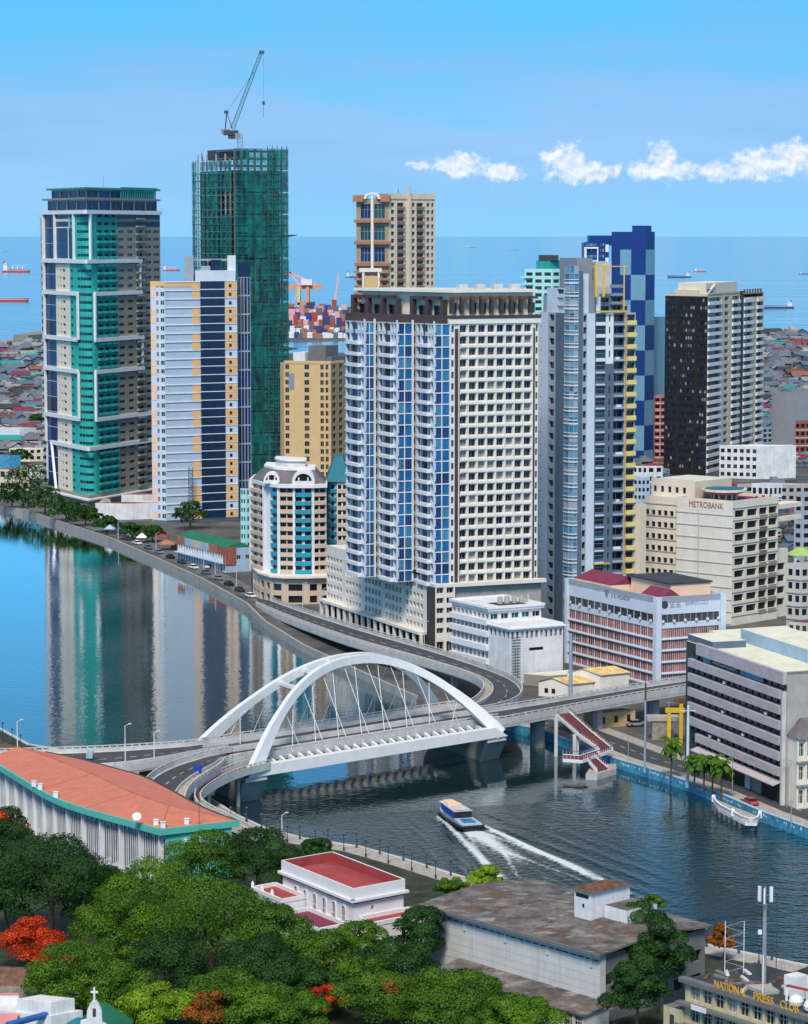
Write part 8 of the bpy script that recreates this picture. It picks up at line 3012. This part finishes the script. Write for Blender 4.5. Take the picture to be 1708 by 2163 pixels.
NEAR = [
    (105, 1885, 118, 92, 'deep', 'big dark green spreading tree left of the red roofed hall wall', None),
    (205, 1905, 70, 62, 'deep', 'dark green tree at the right shoulder of the big dark spreading tree', None),
    (8, 1775, 62, 58, 'deep', 'dark tree at the left edge against the white finned wall', 'flame'),
    (15, 1900, 70, 70, 'deep', 'dark tree at the left edge below the orange blossoms', None),
    (440, 1832, 78, 60, 'mid', 'dense green tree covering the mint end wall of the hall', None),
    (545, 1830, 74, 66, 'deep', 'dark rounded tree between the hall and the white civic building', None),
    (330, 1915, 115, 72, 'light', 'broad light green tree in front of the white finned wall', None),
    (250, 1965, 88, 62, 'light', 'light green tree above the red flame blossoms', None),
    (450, 1975, 135, 88, 'mid', 'huge spreading green tree in the middle of the grove', None),
    (585, 1995, 92, 70, 'mid', 'green tree just left of the front wing of the civic building', None),
    (560, 2060, 100, 62, 'deep', 'dark green tree below the huge spreading tree', None),
    (350, 2055, 78, 66, 'deep', 'dark green tree left of the grove centre above the orange tinged bush', None),
    (690, 2030, 70, 56, 'mid', 'bright green tree before the white civic building', None),
    (765, 2005, 62, 50, 'light', 'light green tree at the foot of the right civic wing', None),
    (738, 1922, 46, 34, 'grey', 'small grey green tree against the civic building wall', None),
    (890, 1995, 58, 72, 'deep', 'tall dark tree at the left corner of the old warehouse', None),
    (840, 2055, 80, 56, 'deep', 'dark tree with a pole in front, left of the warehouse lean-to', None),
    (60, 2000, 66, 50, 'flame', 'flame tree covered in red orange blossom at the left edge', None),
    (122, 2032, 54, 40, 'flame', 'smaller flame tree with scarlet blossom beside the light green dome', None),
    (160, 2085, 104, 74, 'light', 'domed light green tree above the chapel cross', None),
    (262, 2108, 66, 52, 'mid', 'green tree right of the chapel', None),
    (330, 2135, 74, 44, 'lime', 'yellow green tree at the bottom left of centre', None),
    (440, 2140, 50, 40, 'rusty', 'rust orange flowering tree at the bottom left of centre', None),
    (560, 2140, 88, 48, 'light', 'light green tree at the bottom middle', None),
    (692, 2118, 42, 30, 'flame', 'small round flame tree in the bottom middle', None),
    (640, 2150, 60, 40, 'mid', 'green bush tree below the small round flame tree', None),
    (800, 2125, 96, 54, 'mid', 'wide green tree at the bottom, right of the small flame tree', 'rusty'),
    (930, 2125, 96, 58, 'mid', 'wide green tree in front of the warehouse lean-to', None),
    (1085, 2160, 100, 44, 'light', 'bright green tree at the bottom edge before the lean-to windows', None),
    (1352, 2005, 66, 92, 'deep', 'tall dark green tree at the warehouse corner', None),
    (1400, 2045, 66, 98, 'deep', 'dark green tree right of the warehouse corner, before the river', None),
    (1345, 2110, 62, 80, 'deep', 'dark tree at the bottom right between warehouse and cluttered roof', None),
    (480, 2108, 84, 44, 'mid', 'green tree above the rust orange tree at the bottom', None),
    (235, 2040, 60, 44, 'mid', 'green tree between the light dome and the grove', None),
    (640, 2098, 74, 42, 'deep', 'dark green tree just above the small round flame tree', None),
    (760, 2080, 70, 46, 'mid', 'green tree left of the pale power pole', None),
    (1000, 2090, 60, 34, 'mid', 'green tree against the lean-to roof of the warehouse', None),
    (1528, 1992, 30, 34, 'rusty', 'small yellowing tree behind the white lattice frame', None),
    (1032, 1858, 40, 22, 'lime', 'lime green bush tree behind the warehouse roof', None),
    (955, 1876, 36, 16, 'mid', 'low green hedge tree left of the lime bush', None),
    (670, 1795, 38, 18, 'deep', 'dark small tree on the promenade behind the civic roof', None),
    (1380, 1908, 22, 14, 'mid', 'tuft of green behind the warehouse stair hut', None),
]
for (u, v, hw, hh, k, lab, acc) in NEAR:
    tree(u, v, hw, hh, k, lab, accent=acc)
FAR = [(62, 1022, 46, 30, 'dark clump tree by the water left of the teal tower'), (25, 1050, 30, 22, 'dark tree at the left edge of the far bank'), (95, 1060, 36, 24, 'dark bushy tree below the foot of the teal tower'), (140, 1080, 34, 18, 'dark hedge tree on the far bank under the teal tower corner'),
       (180, 1092, 30, 16, 'low dark tree on the far bank right of the teal tower corner'), (225, 1108, 26, 13, 'low dark tree on the far bank before the red stalls'), (280, 1122, 26, 13, 'small dark tree beside the red canopies on the far bank'), (403, 1090, 30, 26, 'dark green tree at the foot of the slim lattice mast'),
       (322, 1128, 22, 14, 'brownish tree on the riverside road before the orange panelled tower'), (40, 965, 24, 12, 'dark tree among the low houses left of the teal tower'), (80, 890, 20, 12, 'dark tree in the crowded district left of the teal tower'), (60, 745, 22, 8, 'dark grove on the left shore by the bay'),
       (1700, 1105, 22, 24, 'dark tree beside the grey block at the right edge')]
for (u, v, hw, hh, lab) in FAR:
    tree(u, v, hw, hh, 'deep', lab, zg=GZ, leaf=1.5, n=1800, group='trees on the far bank')
# podium roof gardens of the big white tower
for (s, r_, hw, lab) in ((.18, 3.2, 4.5, 'leafy planting on the podium roof below the near blue bay'), (.28, 3.4, 4.0, 'leafy planting on the podium roof left of the near blue bay'), (.44, 2.4, 3.0, 'low planting on the podium roof below the middle bay'), (.52, 2.2, 2.6, 'low planting at the step of the podium roof')):
    p = GT.p(r_, GT_PL * s)
    root = empty('roof_garden_tree', p + (GT_zp,), lab, 'tree', 'planting on the podium roof')
    me, cen, br = crown_mesh(hw, hw, hw * .8, 'deep', 1600, .9)
    o = bpy.data.objects.new('crown', me)
    COL.objects.link(o)
    o.parent = root
    o.location = (0, 0, hw * .6)
    b = MB()
    b.tube([(0, 0, 0), (.1, 0, hw * .6)], [.25, .15], 'bark', 6)
    b.build('trunk', root, off=(0, 0, 0))


def palm(u, v, vt, label):
    p = G(u, v, GZ)
    zt = Zat(vt, p[1])
    root = empty('palm_tree', p + (GZ,), label, 'tree', 'palms along the embankment road')
    h = zt - GZ
    b = MB()
    b.tube([(0, 0, 0), (.15, .1, h * .5), (.1, 0, h)], [.28, .2, .17], 'bark', 7)
    b.build('trunk', root, off=(0, 0, 0))
    vs, fs, ti = [], [], []
    nf = 26
    for k in range(nf):
        az = 2 * math.pi * k / nf + R.uniform(-.2, .2)
        up = R.uniform(-.5, 1.0)
        L_ = R.uniform(3.2, 4.4)
        pr = []
        for i in range(8):
            t = i / 7
            r_ = L_ * t * (1 - .25 * t)
            z = h + up * L_ * t - 2.6 * t * t
            pr.append((math.cos(az) * r_ + .1, math.sin(az) * r_, z))
        for i in range(7):
            w_ = .75 * math.sin(math.pi * (i + .6) / 8) + .12
            sx, sy = -math.sin(az) * w_, math.cos(az) * w_
            a, c = pr[i], pr[i + 1]
            for sg in (-1, 1):
                k0 = len(vs)
                vs += [a, c, (c[0] + sg * sx, c[1] + sg * sy, c[2] - .35), (a[0] + sg * sx * .9, a[1] + sg * sy * .9, a[2] - .35)]
                fs.append((k0, k0 + 1, k0 + 2, k0 + 3))
                ti += [R.uniform(.2, .8)] * 4
    me = bpy.data.meshes.new('crown')
    me.from_pydata(vs, [], fs)
    me.attributes.new('tint', 'FLOAT', 'POINT').data.foreach_set('value', ti)
    me.materials.append(LF['mid'])
    o = bpy.data.objects.new('crown', me)
    COL.objects.link(o)
    o.parent = root


for u, v, vt, lab in ((1418, 1647, 1570, 'lone palm left of the white blue lamp pole by the blue wall'), (1467, 1671, 1602, 'palm just right of the white blue pole before the lavender office'), (1487, 1677, 1606, 'second palm from the white blue pole'), (1505, 1682, 1600, 'third palm from the white blue pole'), (1524, 1688, 1614, 'palm nearest the white river balcony')):
    palm(u, v, vt, lab)
palm(1218, 1240, 1205, 'palm on the terrace at the foot of the blue grey tower')

# ------------------------------------------------------------------ boat and wake
bow, stern = np.array(G(936, 1716, 0)), np.array(G(1000, 1757, 0))
hd = (bow - stern) / np.linalg.norm(bow - stern)
sd = np.array((hd[1], -hd[0]))                 # to the boat's right
BLn = float(np.linalg.norm(bow - stern))


def boat():
    T = Bld('river_boat', 'blue and white tug boat with orange topped roof speeding up the river', 'boat', (float(stern[0]), float(stern[1]), 0))
    P = lambda s, q, z: (float(stern[0] + hd[0] * s + sd[0] * q), float(stern[1] + hd[1] * s + sd[1] * q), z)
    W_ = 3.1
    st = [(0, 2.5), (.08, 2.9), (.5, W_), (.75, 2.7), (.9, 1.6), (1, .12)]
    def ring(z, k):
        return [P(BLn * s, q * k, z + (.7 * max(0, s - .6) * 2.5)) for s, q in st] + [P(BLn * s, -q * k, z + (.7 * max(0, s - .6) * 2.5)) for s, q in reversed(st)]
    T.mb('hull').loft([ring(-.6, .8), ring(.55, .97), ring(1.2, 1.0)], 'navy_panel')
    T.mb('gunwale').loft([ring(1.2, 1.04), ring(1.5, 1.04)], 'slate_blue')
    T.mb('deck').loft([ring(1.5, .93), ring(1.55, .93)], 'skyblue_wall')
    def blk(part, s0, s1, q, z0, z1, m, q1=None, z=0):
        q1 = q if q1 is None else q1
        T.mb(part).hexa([P(s0, q, z0), P(s1, q1, z0), P(s1, -q1, z0), P(s0, -q, z0), P(s0, q, z1), P(s1, q1, z1), P(s1, -q1, z1), P(s0, -q, z1)], m)
    blk('cabin', BLn * .34, BLn * .82, 2.35, 1.56, 3.3, 'tarp_blue', 1.9)
    blk('cabin_front', BLn * .82, BLn * .86, 1.8, 1.8, 3.6, 'white', 1.4)
    blk('roof', BLn * .32, BLn * .88, 2.3, 3.3, 3.5, 'concrete_pale', 1.9)
    blk('roof_load', BLn * .60, BLn * .84, 1.7, 3.5, 3.9, 'peach', 1.1)
    blk('cabin_rear', BLn * .335, BLn * .338, 2.2, 1.6, 3.6, 'black')
    blk('hatch', BLn * .1, BLn * .24, 1.4, 1.56, 2.0, 'glass_sky')
    for k in range(9):
        for sg in (-1, 1):
            s = .04 + .085 * k
            q = np.interp(s, [a for a, _ in st], [b_ for _, b_ in st]) * 1.06 + .12
            def mk(b_):
                n_ = 10
                for i in range(n_):
                    a0, a1 = 2 * math.pi * i / n_, 2 * math.pi * (i + 1) / n_
                    b_.bar((.42 * math.cos(a0), 0, .42 * math.sin(a0)), (.42 * math.cos(a1), 0, .42 * math.sin(a1)), .17, 'rubber')
            T.inst('tyre_fender', ('t',), mk, P(BLn * s, sg * q, .95), math.atan2(hd[1], hd[0]))
    for k in range(5):
        q = -2 + k
        T.inst('tyre_fender', ('t',), lambda b_: None, P(-.25, q, .95), math.atan2(sd[1], sd[0]))
    T.finish()


boat()


def wake():
    """raised bow waves and churned foam behind the boat, as a real sheet of water"""
    m = bpy.data.materials.new('wake_water')
    m.use_nodes = True
    nt = m.node_tree
    N, L = nt.nodes, nt.links
    N.remove(N['Principled BSDF'])
    df, gl, fr, b = N.new('ShaderNodeBsdfDiffuse'), N.new('ShaderNodeBsdfGlossy'), N.new('ShaderNodeFresnel'), N.new('ShaderNodeMixShader')
    df.inputs[0].default_value = (.007, .026, .032, 1)
    gl.inputs['Roughness'].default_value = .03
    fr.inputs['IOR'].default_value = 1.33
    ma = N.new('ShaderNodeMath')
    ma.operation = 'MULTIPLY_ADD'
    ma.use_clamp = True
    ma.inputs[1].default_value, ma.inputs[2].default_value = 2.9, -.40
    L.new(fr.outputs[0], ma.inputs[0])
    L.new(ma.outputs[0], b.inputs[0])
    L.new(df.outputs[0], b.inputs[1])
    L.new(gl.outputs[0], b.inputs[2])
    geo = N.new('ShaderNodeNewGeometry')
    n1 = N.new('ShaderNodeTexNoise')
    n1.inputs['Scale'].default_value = .5
    n1.inputs['Detail'].default_value = 6
    L.new(geo.outputs['Position'], n1.inputs['Vector'])
    bp = N.new('ShaderNodeBump')
    bp.inputs['Distance'].default_value = .22
    L.new(n1.outputs[0], bp.inputs['Height'])
    for q in (df, gl, fr):
        L.new(bp.outputs[0], q.inputs['Normal'])
    at = N.new('ShaderNodeAttribute')
    at.attribute_name = 'foam'
    n2 = N.new('ShaderNodeTexNoise')
    n2.inputs['Scale'].default_value = .75
    n2.inputs['Detail'].default_value = 9
    n2.inputs['Roughness'].default_value = .75
    L.new(geo.outputs['Position'], n2.inputs['Vector'])
    ad = N.new('ShaderNodeMath')
    ad.operation = 'ADD'
    L.new(at.outputs['Fac'], ad.inputs[0])
    L.new(n2.outputs[0], ad.inputs[1])
    mr = N.new('ShaderNodeMapRange')
    mr.inputs[1].default_value, mr.inputs[2].default_value = .74, 1.0
    L.new(ad.outputs[0], mr.inputs[0])
    fo = N.new('ShaderNodeBsdfDiffuse')
    fo.inputs[0].default_value = (.62, .68, .70, 1)
    mx = N.new('ShaderNodeMixShader')
    L.new(mr.outputs[0], mx.inputs[0])
    L.new(b.outputs[0], mx.inputs[1])
    L.new(fo.outputs[0], mx.inputs[2])
    L.new(mx.outputs[0], N['Material Output'].inputs[0])
    ns, nq = 260, 150
    s = np.linspace(-26, 92, ns)[:, None]
    q = np.linspace(-34, 34, nq)[None, :]
    arm = 2.6 + .115 * np.maximum(0, s + 18)
    da = np.abs(q) - arm
    fade = np.clip((s + 22) / 6, 0, 1) * np.clip((92 - s) / 50, 0, 1)
    side = np.clip(1 - np.maximum(0, da - 1) / 24, 0, 1) ** 1.5
    z = .38 * np.exp(-(da / 1.1) ** 2) * fade
    ph = (np.abs(q) * .93 - s * .20) * 1.15
    z = z + .17 * np.sin(ph) * side * fade * np.clip(np.maximum(da, 0) / 2, 0, 1)
    z = z + .06 * np.sin(ph * 2.3 + s * .4) * side * fade
    edge = np.minimum(np.minimum((s + 26) / 8, (92 - s) / 20), (34 - np.abs(q)) / 8)
    edge = np.clip(edge, 0, 1)
    edge = edge * edge * (3 - 2 * edge)
    inb = np.exp(-((q - 0) / 2.4) ** 2) * np.clip((s + 1) / 1, 0, 1) * np.clip((40 - s) / 34, 0, 1)
    foam = .47 * np.exp(-(da / (1.0 + .012 * np.maximum(s, 0))) ** 2) * fade + .50 * inb + .16 * np.clip(np.sin(ph), 0, 1) ** 4 * side * fade
    foam = foam + .16 * ((np.abs(q) < arm) & (s > 0)) * fade
    z = .012 + np.maximum(z + .02, -.004) * edge
    foam = foam * edge
    X_ = stern[0] - hd[0] * s + sd[0] * q
    Y_ = stern[1] - hd[1] * s + sd[1] * q
    V_ = np.stack([X_, Y_, z * np.ones_like(X_)], 2).reshape(-1, 3)
    i = np.arange(ns - 1)[:, None] * nq + np.arange(nq - 1)[None, :]
    fq = np.stack([i, i + nq, i + nq + 1, i + 1], 2).reshape(-1, 4)
    # leave out what lies beyond the banks
    def wet(x, y):
        up = np.interp(x, [p[0] for p in NBW], [p[1] for p in NBW])
        lo = np.interp(x, [p[0] for p in SBW], [p[1] for p in SBW])
        return (y < up - .5) & (y > lo + .5)
    ok = wet(V_[:, 0], V_[:, 1])
    fq = fq[ok[fq].all(1)]
    me = bpy.data.meshes.new('boat_wake')
    me.from_pydata(V_.tolist(), [], fq.tolist())
    me.attributes.new('foam', 'FLOAT', 'POINT').data.foreach_set('value', foam.reshape(-1).astype(np.float32))
    me.materials.append(m)
    me.polygons.foreach_set('use_smooth', [True] * len(me.polygons))
    o = bpy.data.objects.new('boat_wake', me)
    COL.objects.link(o)
    o['kind'] = 'stuff'
    tag(o, 'white V shaped foam wake spreading behind the speeding boat', 'wake')


wake()


# ------------------------------------------------------------------ posts, lamps, vehicles
def lamp(p, h, m, label, grp, arm=1.2, ang=0.0, r=.11, double=False):
    root = empty('street_lamp', p, label, 'lamp', grp)
    b = MB()
    b.bar((0, 0, 0), (0, 0, h), r * 1.4, m, r * .8, 6)
    b.build('pole', root, off=(0, 0, 0))
    b = MB()
    for sg in ((-1, 1) if double else (1,)):
        dx, dy = math.cos(ang) * arm * sg, math.sin(ang) * arm * sg
        b.bar((0, 0, h - .1), (dx, dy, h + .35), r * .6, m)
        b.box(dx * 1.15 - .35, dx * 1.15 + .35, dy * 1.15 - .18, dy * 1.15 + .18, h + .3, h + .45, m)
    b.build('lamp_arm', root, off=(0, 0, 0))


def lantern(p, label, grp, h=3.4):
    root = empty('promenade_lamp', p, label, 'lamp', grp)
    for part, fn in (('post', lambda b: (b.box(-.22, .22, -.22, .22, 0, .7, 'steel_dark'), b.bar((0, 0, .6), (0, 0, h - .5), .11, 'steel_dark', .08, 6))), ('lantern_head', lambda b: (b.bar((0, 0, h - .5), (0, 0, h), .12, 'steel_dark', .3, 6), b.bar((0, 0, h), (0, 0, h + .35), .34, 'steel_dark', .04, 6)))):
        key = ('lantern', part, h)
        if key not in CACHE:
            b = MB()
            fn(b)
            CACHE[key] = b.mesh(part)
        o = bpy.data.objects.new(part, CACHE[key])
        COL.objects.link(o)
        o.parent = root


ORD = 'first second third fourth fifth sixth seventh eighth ninth tenth eleventh twelfth thirteenth fourteenth fifteenth sixteenth seventeenth eighteenth nineteenth twentieth twenty-first twenty-second twenty-third twenty-fourth twenty-fifth twenty-sixth twenty-seventh twenty-eighth twenty-ninth thirtieth'.split()
for off_, st, row in ((1.0, 7.0, 'river edge'), (5.2, 9.0, 'inner edge')):
    for k, p in enumerate(resample(offset_line(SBW[6:16], -off_), st)[1:-1]):
        lantern(p + (SZ + .05,), '%s black lantern post from the foot ramp on the promenade %s' % (ORD[min(k, 29)], row), 'black lantern posts on the %s of the promenade' % row, 3.4 if off_ < 2 else 3.9)
for k, p in enumerate([G(u, v, SZ) for u, v in ((6, 1562), (26, 1575), (44, 1588))]):
    lantern(p + (SZ,), '%s black lantern post from the left edge by the brown pavilion' % ORD[k], 'black lantern posts by the pavilion', 4.6)
for (u, v, z, h, lab) in ((265, 1618, 10, 10, 'white lamp post on the approach viaduct above the red roof'), (326, 1602, 10, 6.5, 'shorter white lamp post on the approach viaduct near the arch'), (508, 1572, 10.2, 8, 'white lamp post on the deck between the arch legs'), (37, 1590, 9.5, 8, 'white lamp post at the left end of the approach viaduct'), (596, 1776, SZ, 6, 'white double lamp on the near promenade below the foot ramp')):
    lamp(G(u, v, z) + (z,), h, 'white', lab, 'white lamp posts on the bridge', ang=.6)
for u, v, vt, m_, r_, lab in ((1206, 1494, 1338, 'pole_blue', .6, 'thick blue grey pole behind the viaduct before the red glazed office'), (1363, 1633, 1442, 'pole_blue', .3, 'tall pole with rusty top on the embankment left of the palms'), (1453, 1664, 1490, 'bluegrey_pale', .42, 'tall white blue pole at the left edge of the lavender office'), (1413, 1570, 1478, 'steel', .16, 'thin grey pole beside the yellow portal frame'), (1548, 1668, 1596, 'steel', .14, 'thin pole before the canopy of the lavender office'), (1663, 1706, 1600, 'steel', .2, 'pole at the right corner of the lavender office'), (1328, 1602, 1552, 'steel', .12, 'short gantry pole on the embankment road by the staircase'), (1672, 1750, 1690, 'steel', .12, 'thin white lamp pole by the blue wall at the right edge'),
                               (856, 2075, 1990, 'concrete_pale', .16, 'pale concrete power pole among the trees left of the warehouse'), (686, 2035, 1965, 'steel_dark', .1, 'dark thin power pole in front of the civic building'), (29, 1800, 1705, 'steel_dark', .12, 'dark power pole against the white finned wall at the left')):
    zz = GZ if v < 1800 else SZ
    p = G(u, v, zz)
    root = empty('utility_pole', p + (zz,), lab, 'pole')
    h = Zat(vt, p[1]) - zz
    b = MB()
    b.bar((0, 0, 0), (0, 0, h * .8), r_, m_, r_ * .85, 10)
    b.build('shaft', root, off=(0, 0, 0))
    b = MB()
    top = 'rust' if 'rusty' in lab else m_
    b.bar((0, 0, h * .8), (0, 0, h), r_ * .84, top, r_ * .7, 10)
    b.box(-r_ * 4 - .3, r_ * 4 + .3, -.1, .1, h * .93, h * .93 + .15, top)
    b.build('pole_head', root, off=(0, 0, 0))
i = 0
for (u, v, hgt) in ((250, 1140, 8), (330, 1165, 8), (430, 1212, 9), (455, 1222, 9), (500, 1240, 9), (548, 1262, 9), (585, 1262, 9), (610, 1275, 10), (640, 1290, 10), (683, 1302, 10), (735, 1325, 10), (790, 1345, 10), (835, 1362, 11), (897, 1385, 11), (955, 1408, 11), (1010, 1420, 10)):
    i += 1
    lamp(G(u, v, GZ) + (GZ,), hgt, 'concrete_pale', '%s slim lamp post from the teal tower along the far riverside road' % ORD[i - 1], 'slim lamp posts on the far riverside road', ang=rad(30), r=.13)


def car_proto():
    root = empty('car', (0, 0, 0))
    L_, W_ = 4.4, 1.8
    b = MB()
    pr = [(-2.2, .35), (2.2, .35), (2.25, .75), (1.3, .92), (-2.0, .95), (-2.25, .7)]
    b.loft([[(x, -W_ / 2, z) for x, z in pr], [(x, W_ / 2, z) for x, z in pr]], 'white')
    b.build('body', root)
    b = MB()
    b.hexa([(-1.7, -.82, .93), (1.2, -.82, .91), (1.2, .82, .91), (-1.7, .82, .93), (-1.3, -.7, 1.45), (.5, -.7, 1.45), (.5, .7, 1.45), (-1.3, .7, 1.45)], 'glass_dark')
    b.build('windows', root)
    b = MB()
    b.hexa([(-1.28, -.69, 1.455), (.48, -.69, 1.455), (.48, .69, 1.455), (-1.28, .69, 1.455), (-1.2, -.62, 1.52), (.4, -.62, 1.52), (.4, .62, 1.52), (-1.2, .62, 1.52)], 'white')
    b.build('roof', root)
    for x in (-1.35, 1.35):
        for y in (-.82, .82):
            b = MB()
            b.bar((x, y - .12, .33), (x, y + .12, .33), .33, 'rubber', .33, 10)
            b.build('wheel', root)
    return root


proto = car_proto()
CARS = [(398, 1168, 'white', 62, 'white car by the flood wall below the green roofed shop'), (420, 1186, 'charcoal', 62, 'dark car on the road before the green roofed shop'), (372, 1158, 'ship_red', 62, 'red car left of the green roofed shop'), (600, 1268, 'slate_blue', 120, 'blue car before the hotel podium'), (655, 1302, 'charcoal', 118, 'dark car on the street below the white podium'), (705, 1322, 'white', 118, 'white car on the street below the white podium'),
        (760, 1342, 'charcoal', 118, 'dark car near the arcade columns'), (1318, 1530, 'white', 15, 'white car parked before the ochre wall under the viaduct'), (1345, 1534, 'grey_mid', 15, 'grey car parked beside the white car under the viaduct'), (445, 1200, 'white_worn', 62, 'grey white van near the hotel end of the riverside road'), (1585, 1700, 'ship_red', 110, 'red car on the embankment road before the lavender office')]
for k in range(12):
    p = offset_line(NBW[4:9], 6.3)
    q = resample(p, 9.5)[2 * k + 1] if 2 * k + 1 < len(resample(p, 9.5)) else None
    if q:
        CARS.append((q, None, ('charcoal', 'white', 'slate_blue', 'grey_mid', 'black')[k % 5], 0, '%s parked car along the flood wall counted from the market canopies' % ORD[k]))
for j, (u, v, m_, a, lab) in enumerate(CARS):
    c = proto if j == 0 else copy_tree(proto)
    if j:
        for ch in c.children:
            if ch.name.startswith(('body', 'roof')):
                ch.data = ch.data.copy()
                ch.data.materials[0] = M[m_]
    c.location = (G(u, v, GZ + .06) if v else u) + (GZ + .06,)
    c.rotation_euler = (0, 0, rad(a if v else -62))
    c.scale = (1.25, 1.25, 1.25)
    tag(c, lab, 'car', 'cars on the far bank')
for (u, v, z, m_, lab) in ((418, 1634, 9.75, 'tarp_blue', 'blue covered tricycle riding on the curved ramp'), (190, 1604, 9.75, 'skyblue_wall', 'blue van on the approach viaduct above the red roof')):
    p = G(u, v, z)
    T = Bld('small_vehicle', lab, 'vehicle', p + (z,))
    T.mb('body').box(p[0] - .8, p[0] + .8, p[1] - 1.2, p[1] + 1.2, z + .4, z + 1.3, m_)
    T.mb('canopy').box(p[0] - .85, p[0] + .85, p[1] - 1.0, p[1] + 1.1, z + 1.35, z + 2.1, m_)
    for dx in (-.7, .7):
        T.inst('wheel', ('w',), lambda b_: b_.bar((-.1, 0, 0), (.1, 0, 0), .35, 'rubber', .35, 10), (p[0] + dx, p[1], z + .35))
    T.finish()
# market umbrellas and stalls on the far bank
for (u, v, m_, lab) in ((338, 1136, 'roof_red', 'wide red tent roof on the far bank before the orange panelled tower'), (352, 1152, 'terracotta', 'orange red canopy at the water edge beside the wide red tent'), (272, 1130, 'teal', 'teal market umbrella on the far bank'), (255, 1124, 'tarp_blue', 'blue market umbrella on the far bank'), (232, 1120, 'skyblue_wall', 'pale blue stall cover on the far bank'), (300, 1138, 'white', 'white stall cover on the far bank')):
    p = G(u, v, GZ + 2)
    r_ = 5.5 if 'wide' in lab else 3.4
    T = Bld('market_canopy', lab, 'canopy', p + (GZ,), 'market canopies on the far bank')
    rg = lambda rr, z: [(p[0] + rr * math.cos(math.pi / 4 + math.pi / 2 * k), p[1] + rr * math.sin(math.pi / 4 + math.pi / 2 * k), z) for k in range(4)]
    T.mb('cover').loft([rg(r_, GZ + 2.6), rg(r_, GZ + 2.8), rg(.3, GZ + 4.6)], m_)
    for q in rg(r_ * .9, GZ):
        T.inst('post', ('mk',), lambda b_: b_.box(-.1, .1, -.1, .1, 0, 2.7, 'steel_dark'), q)
    T.finish()
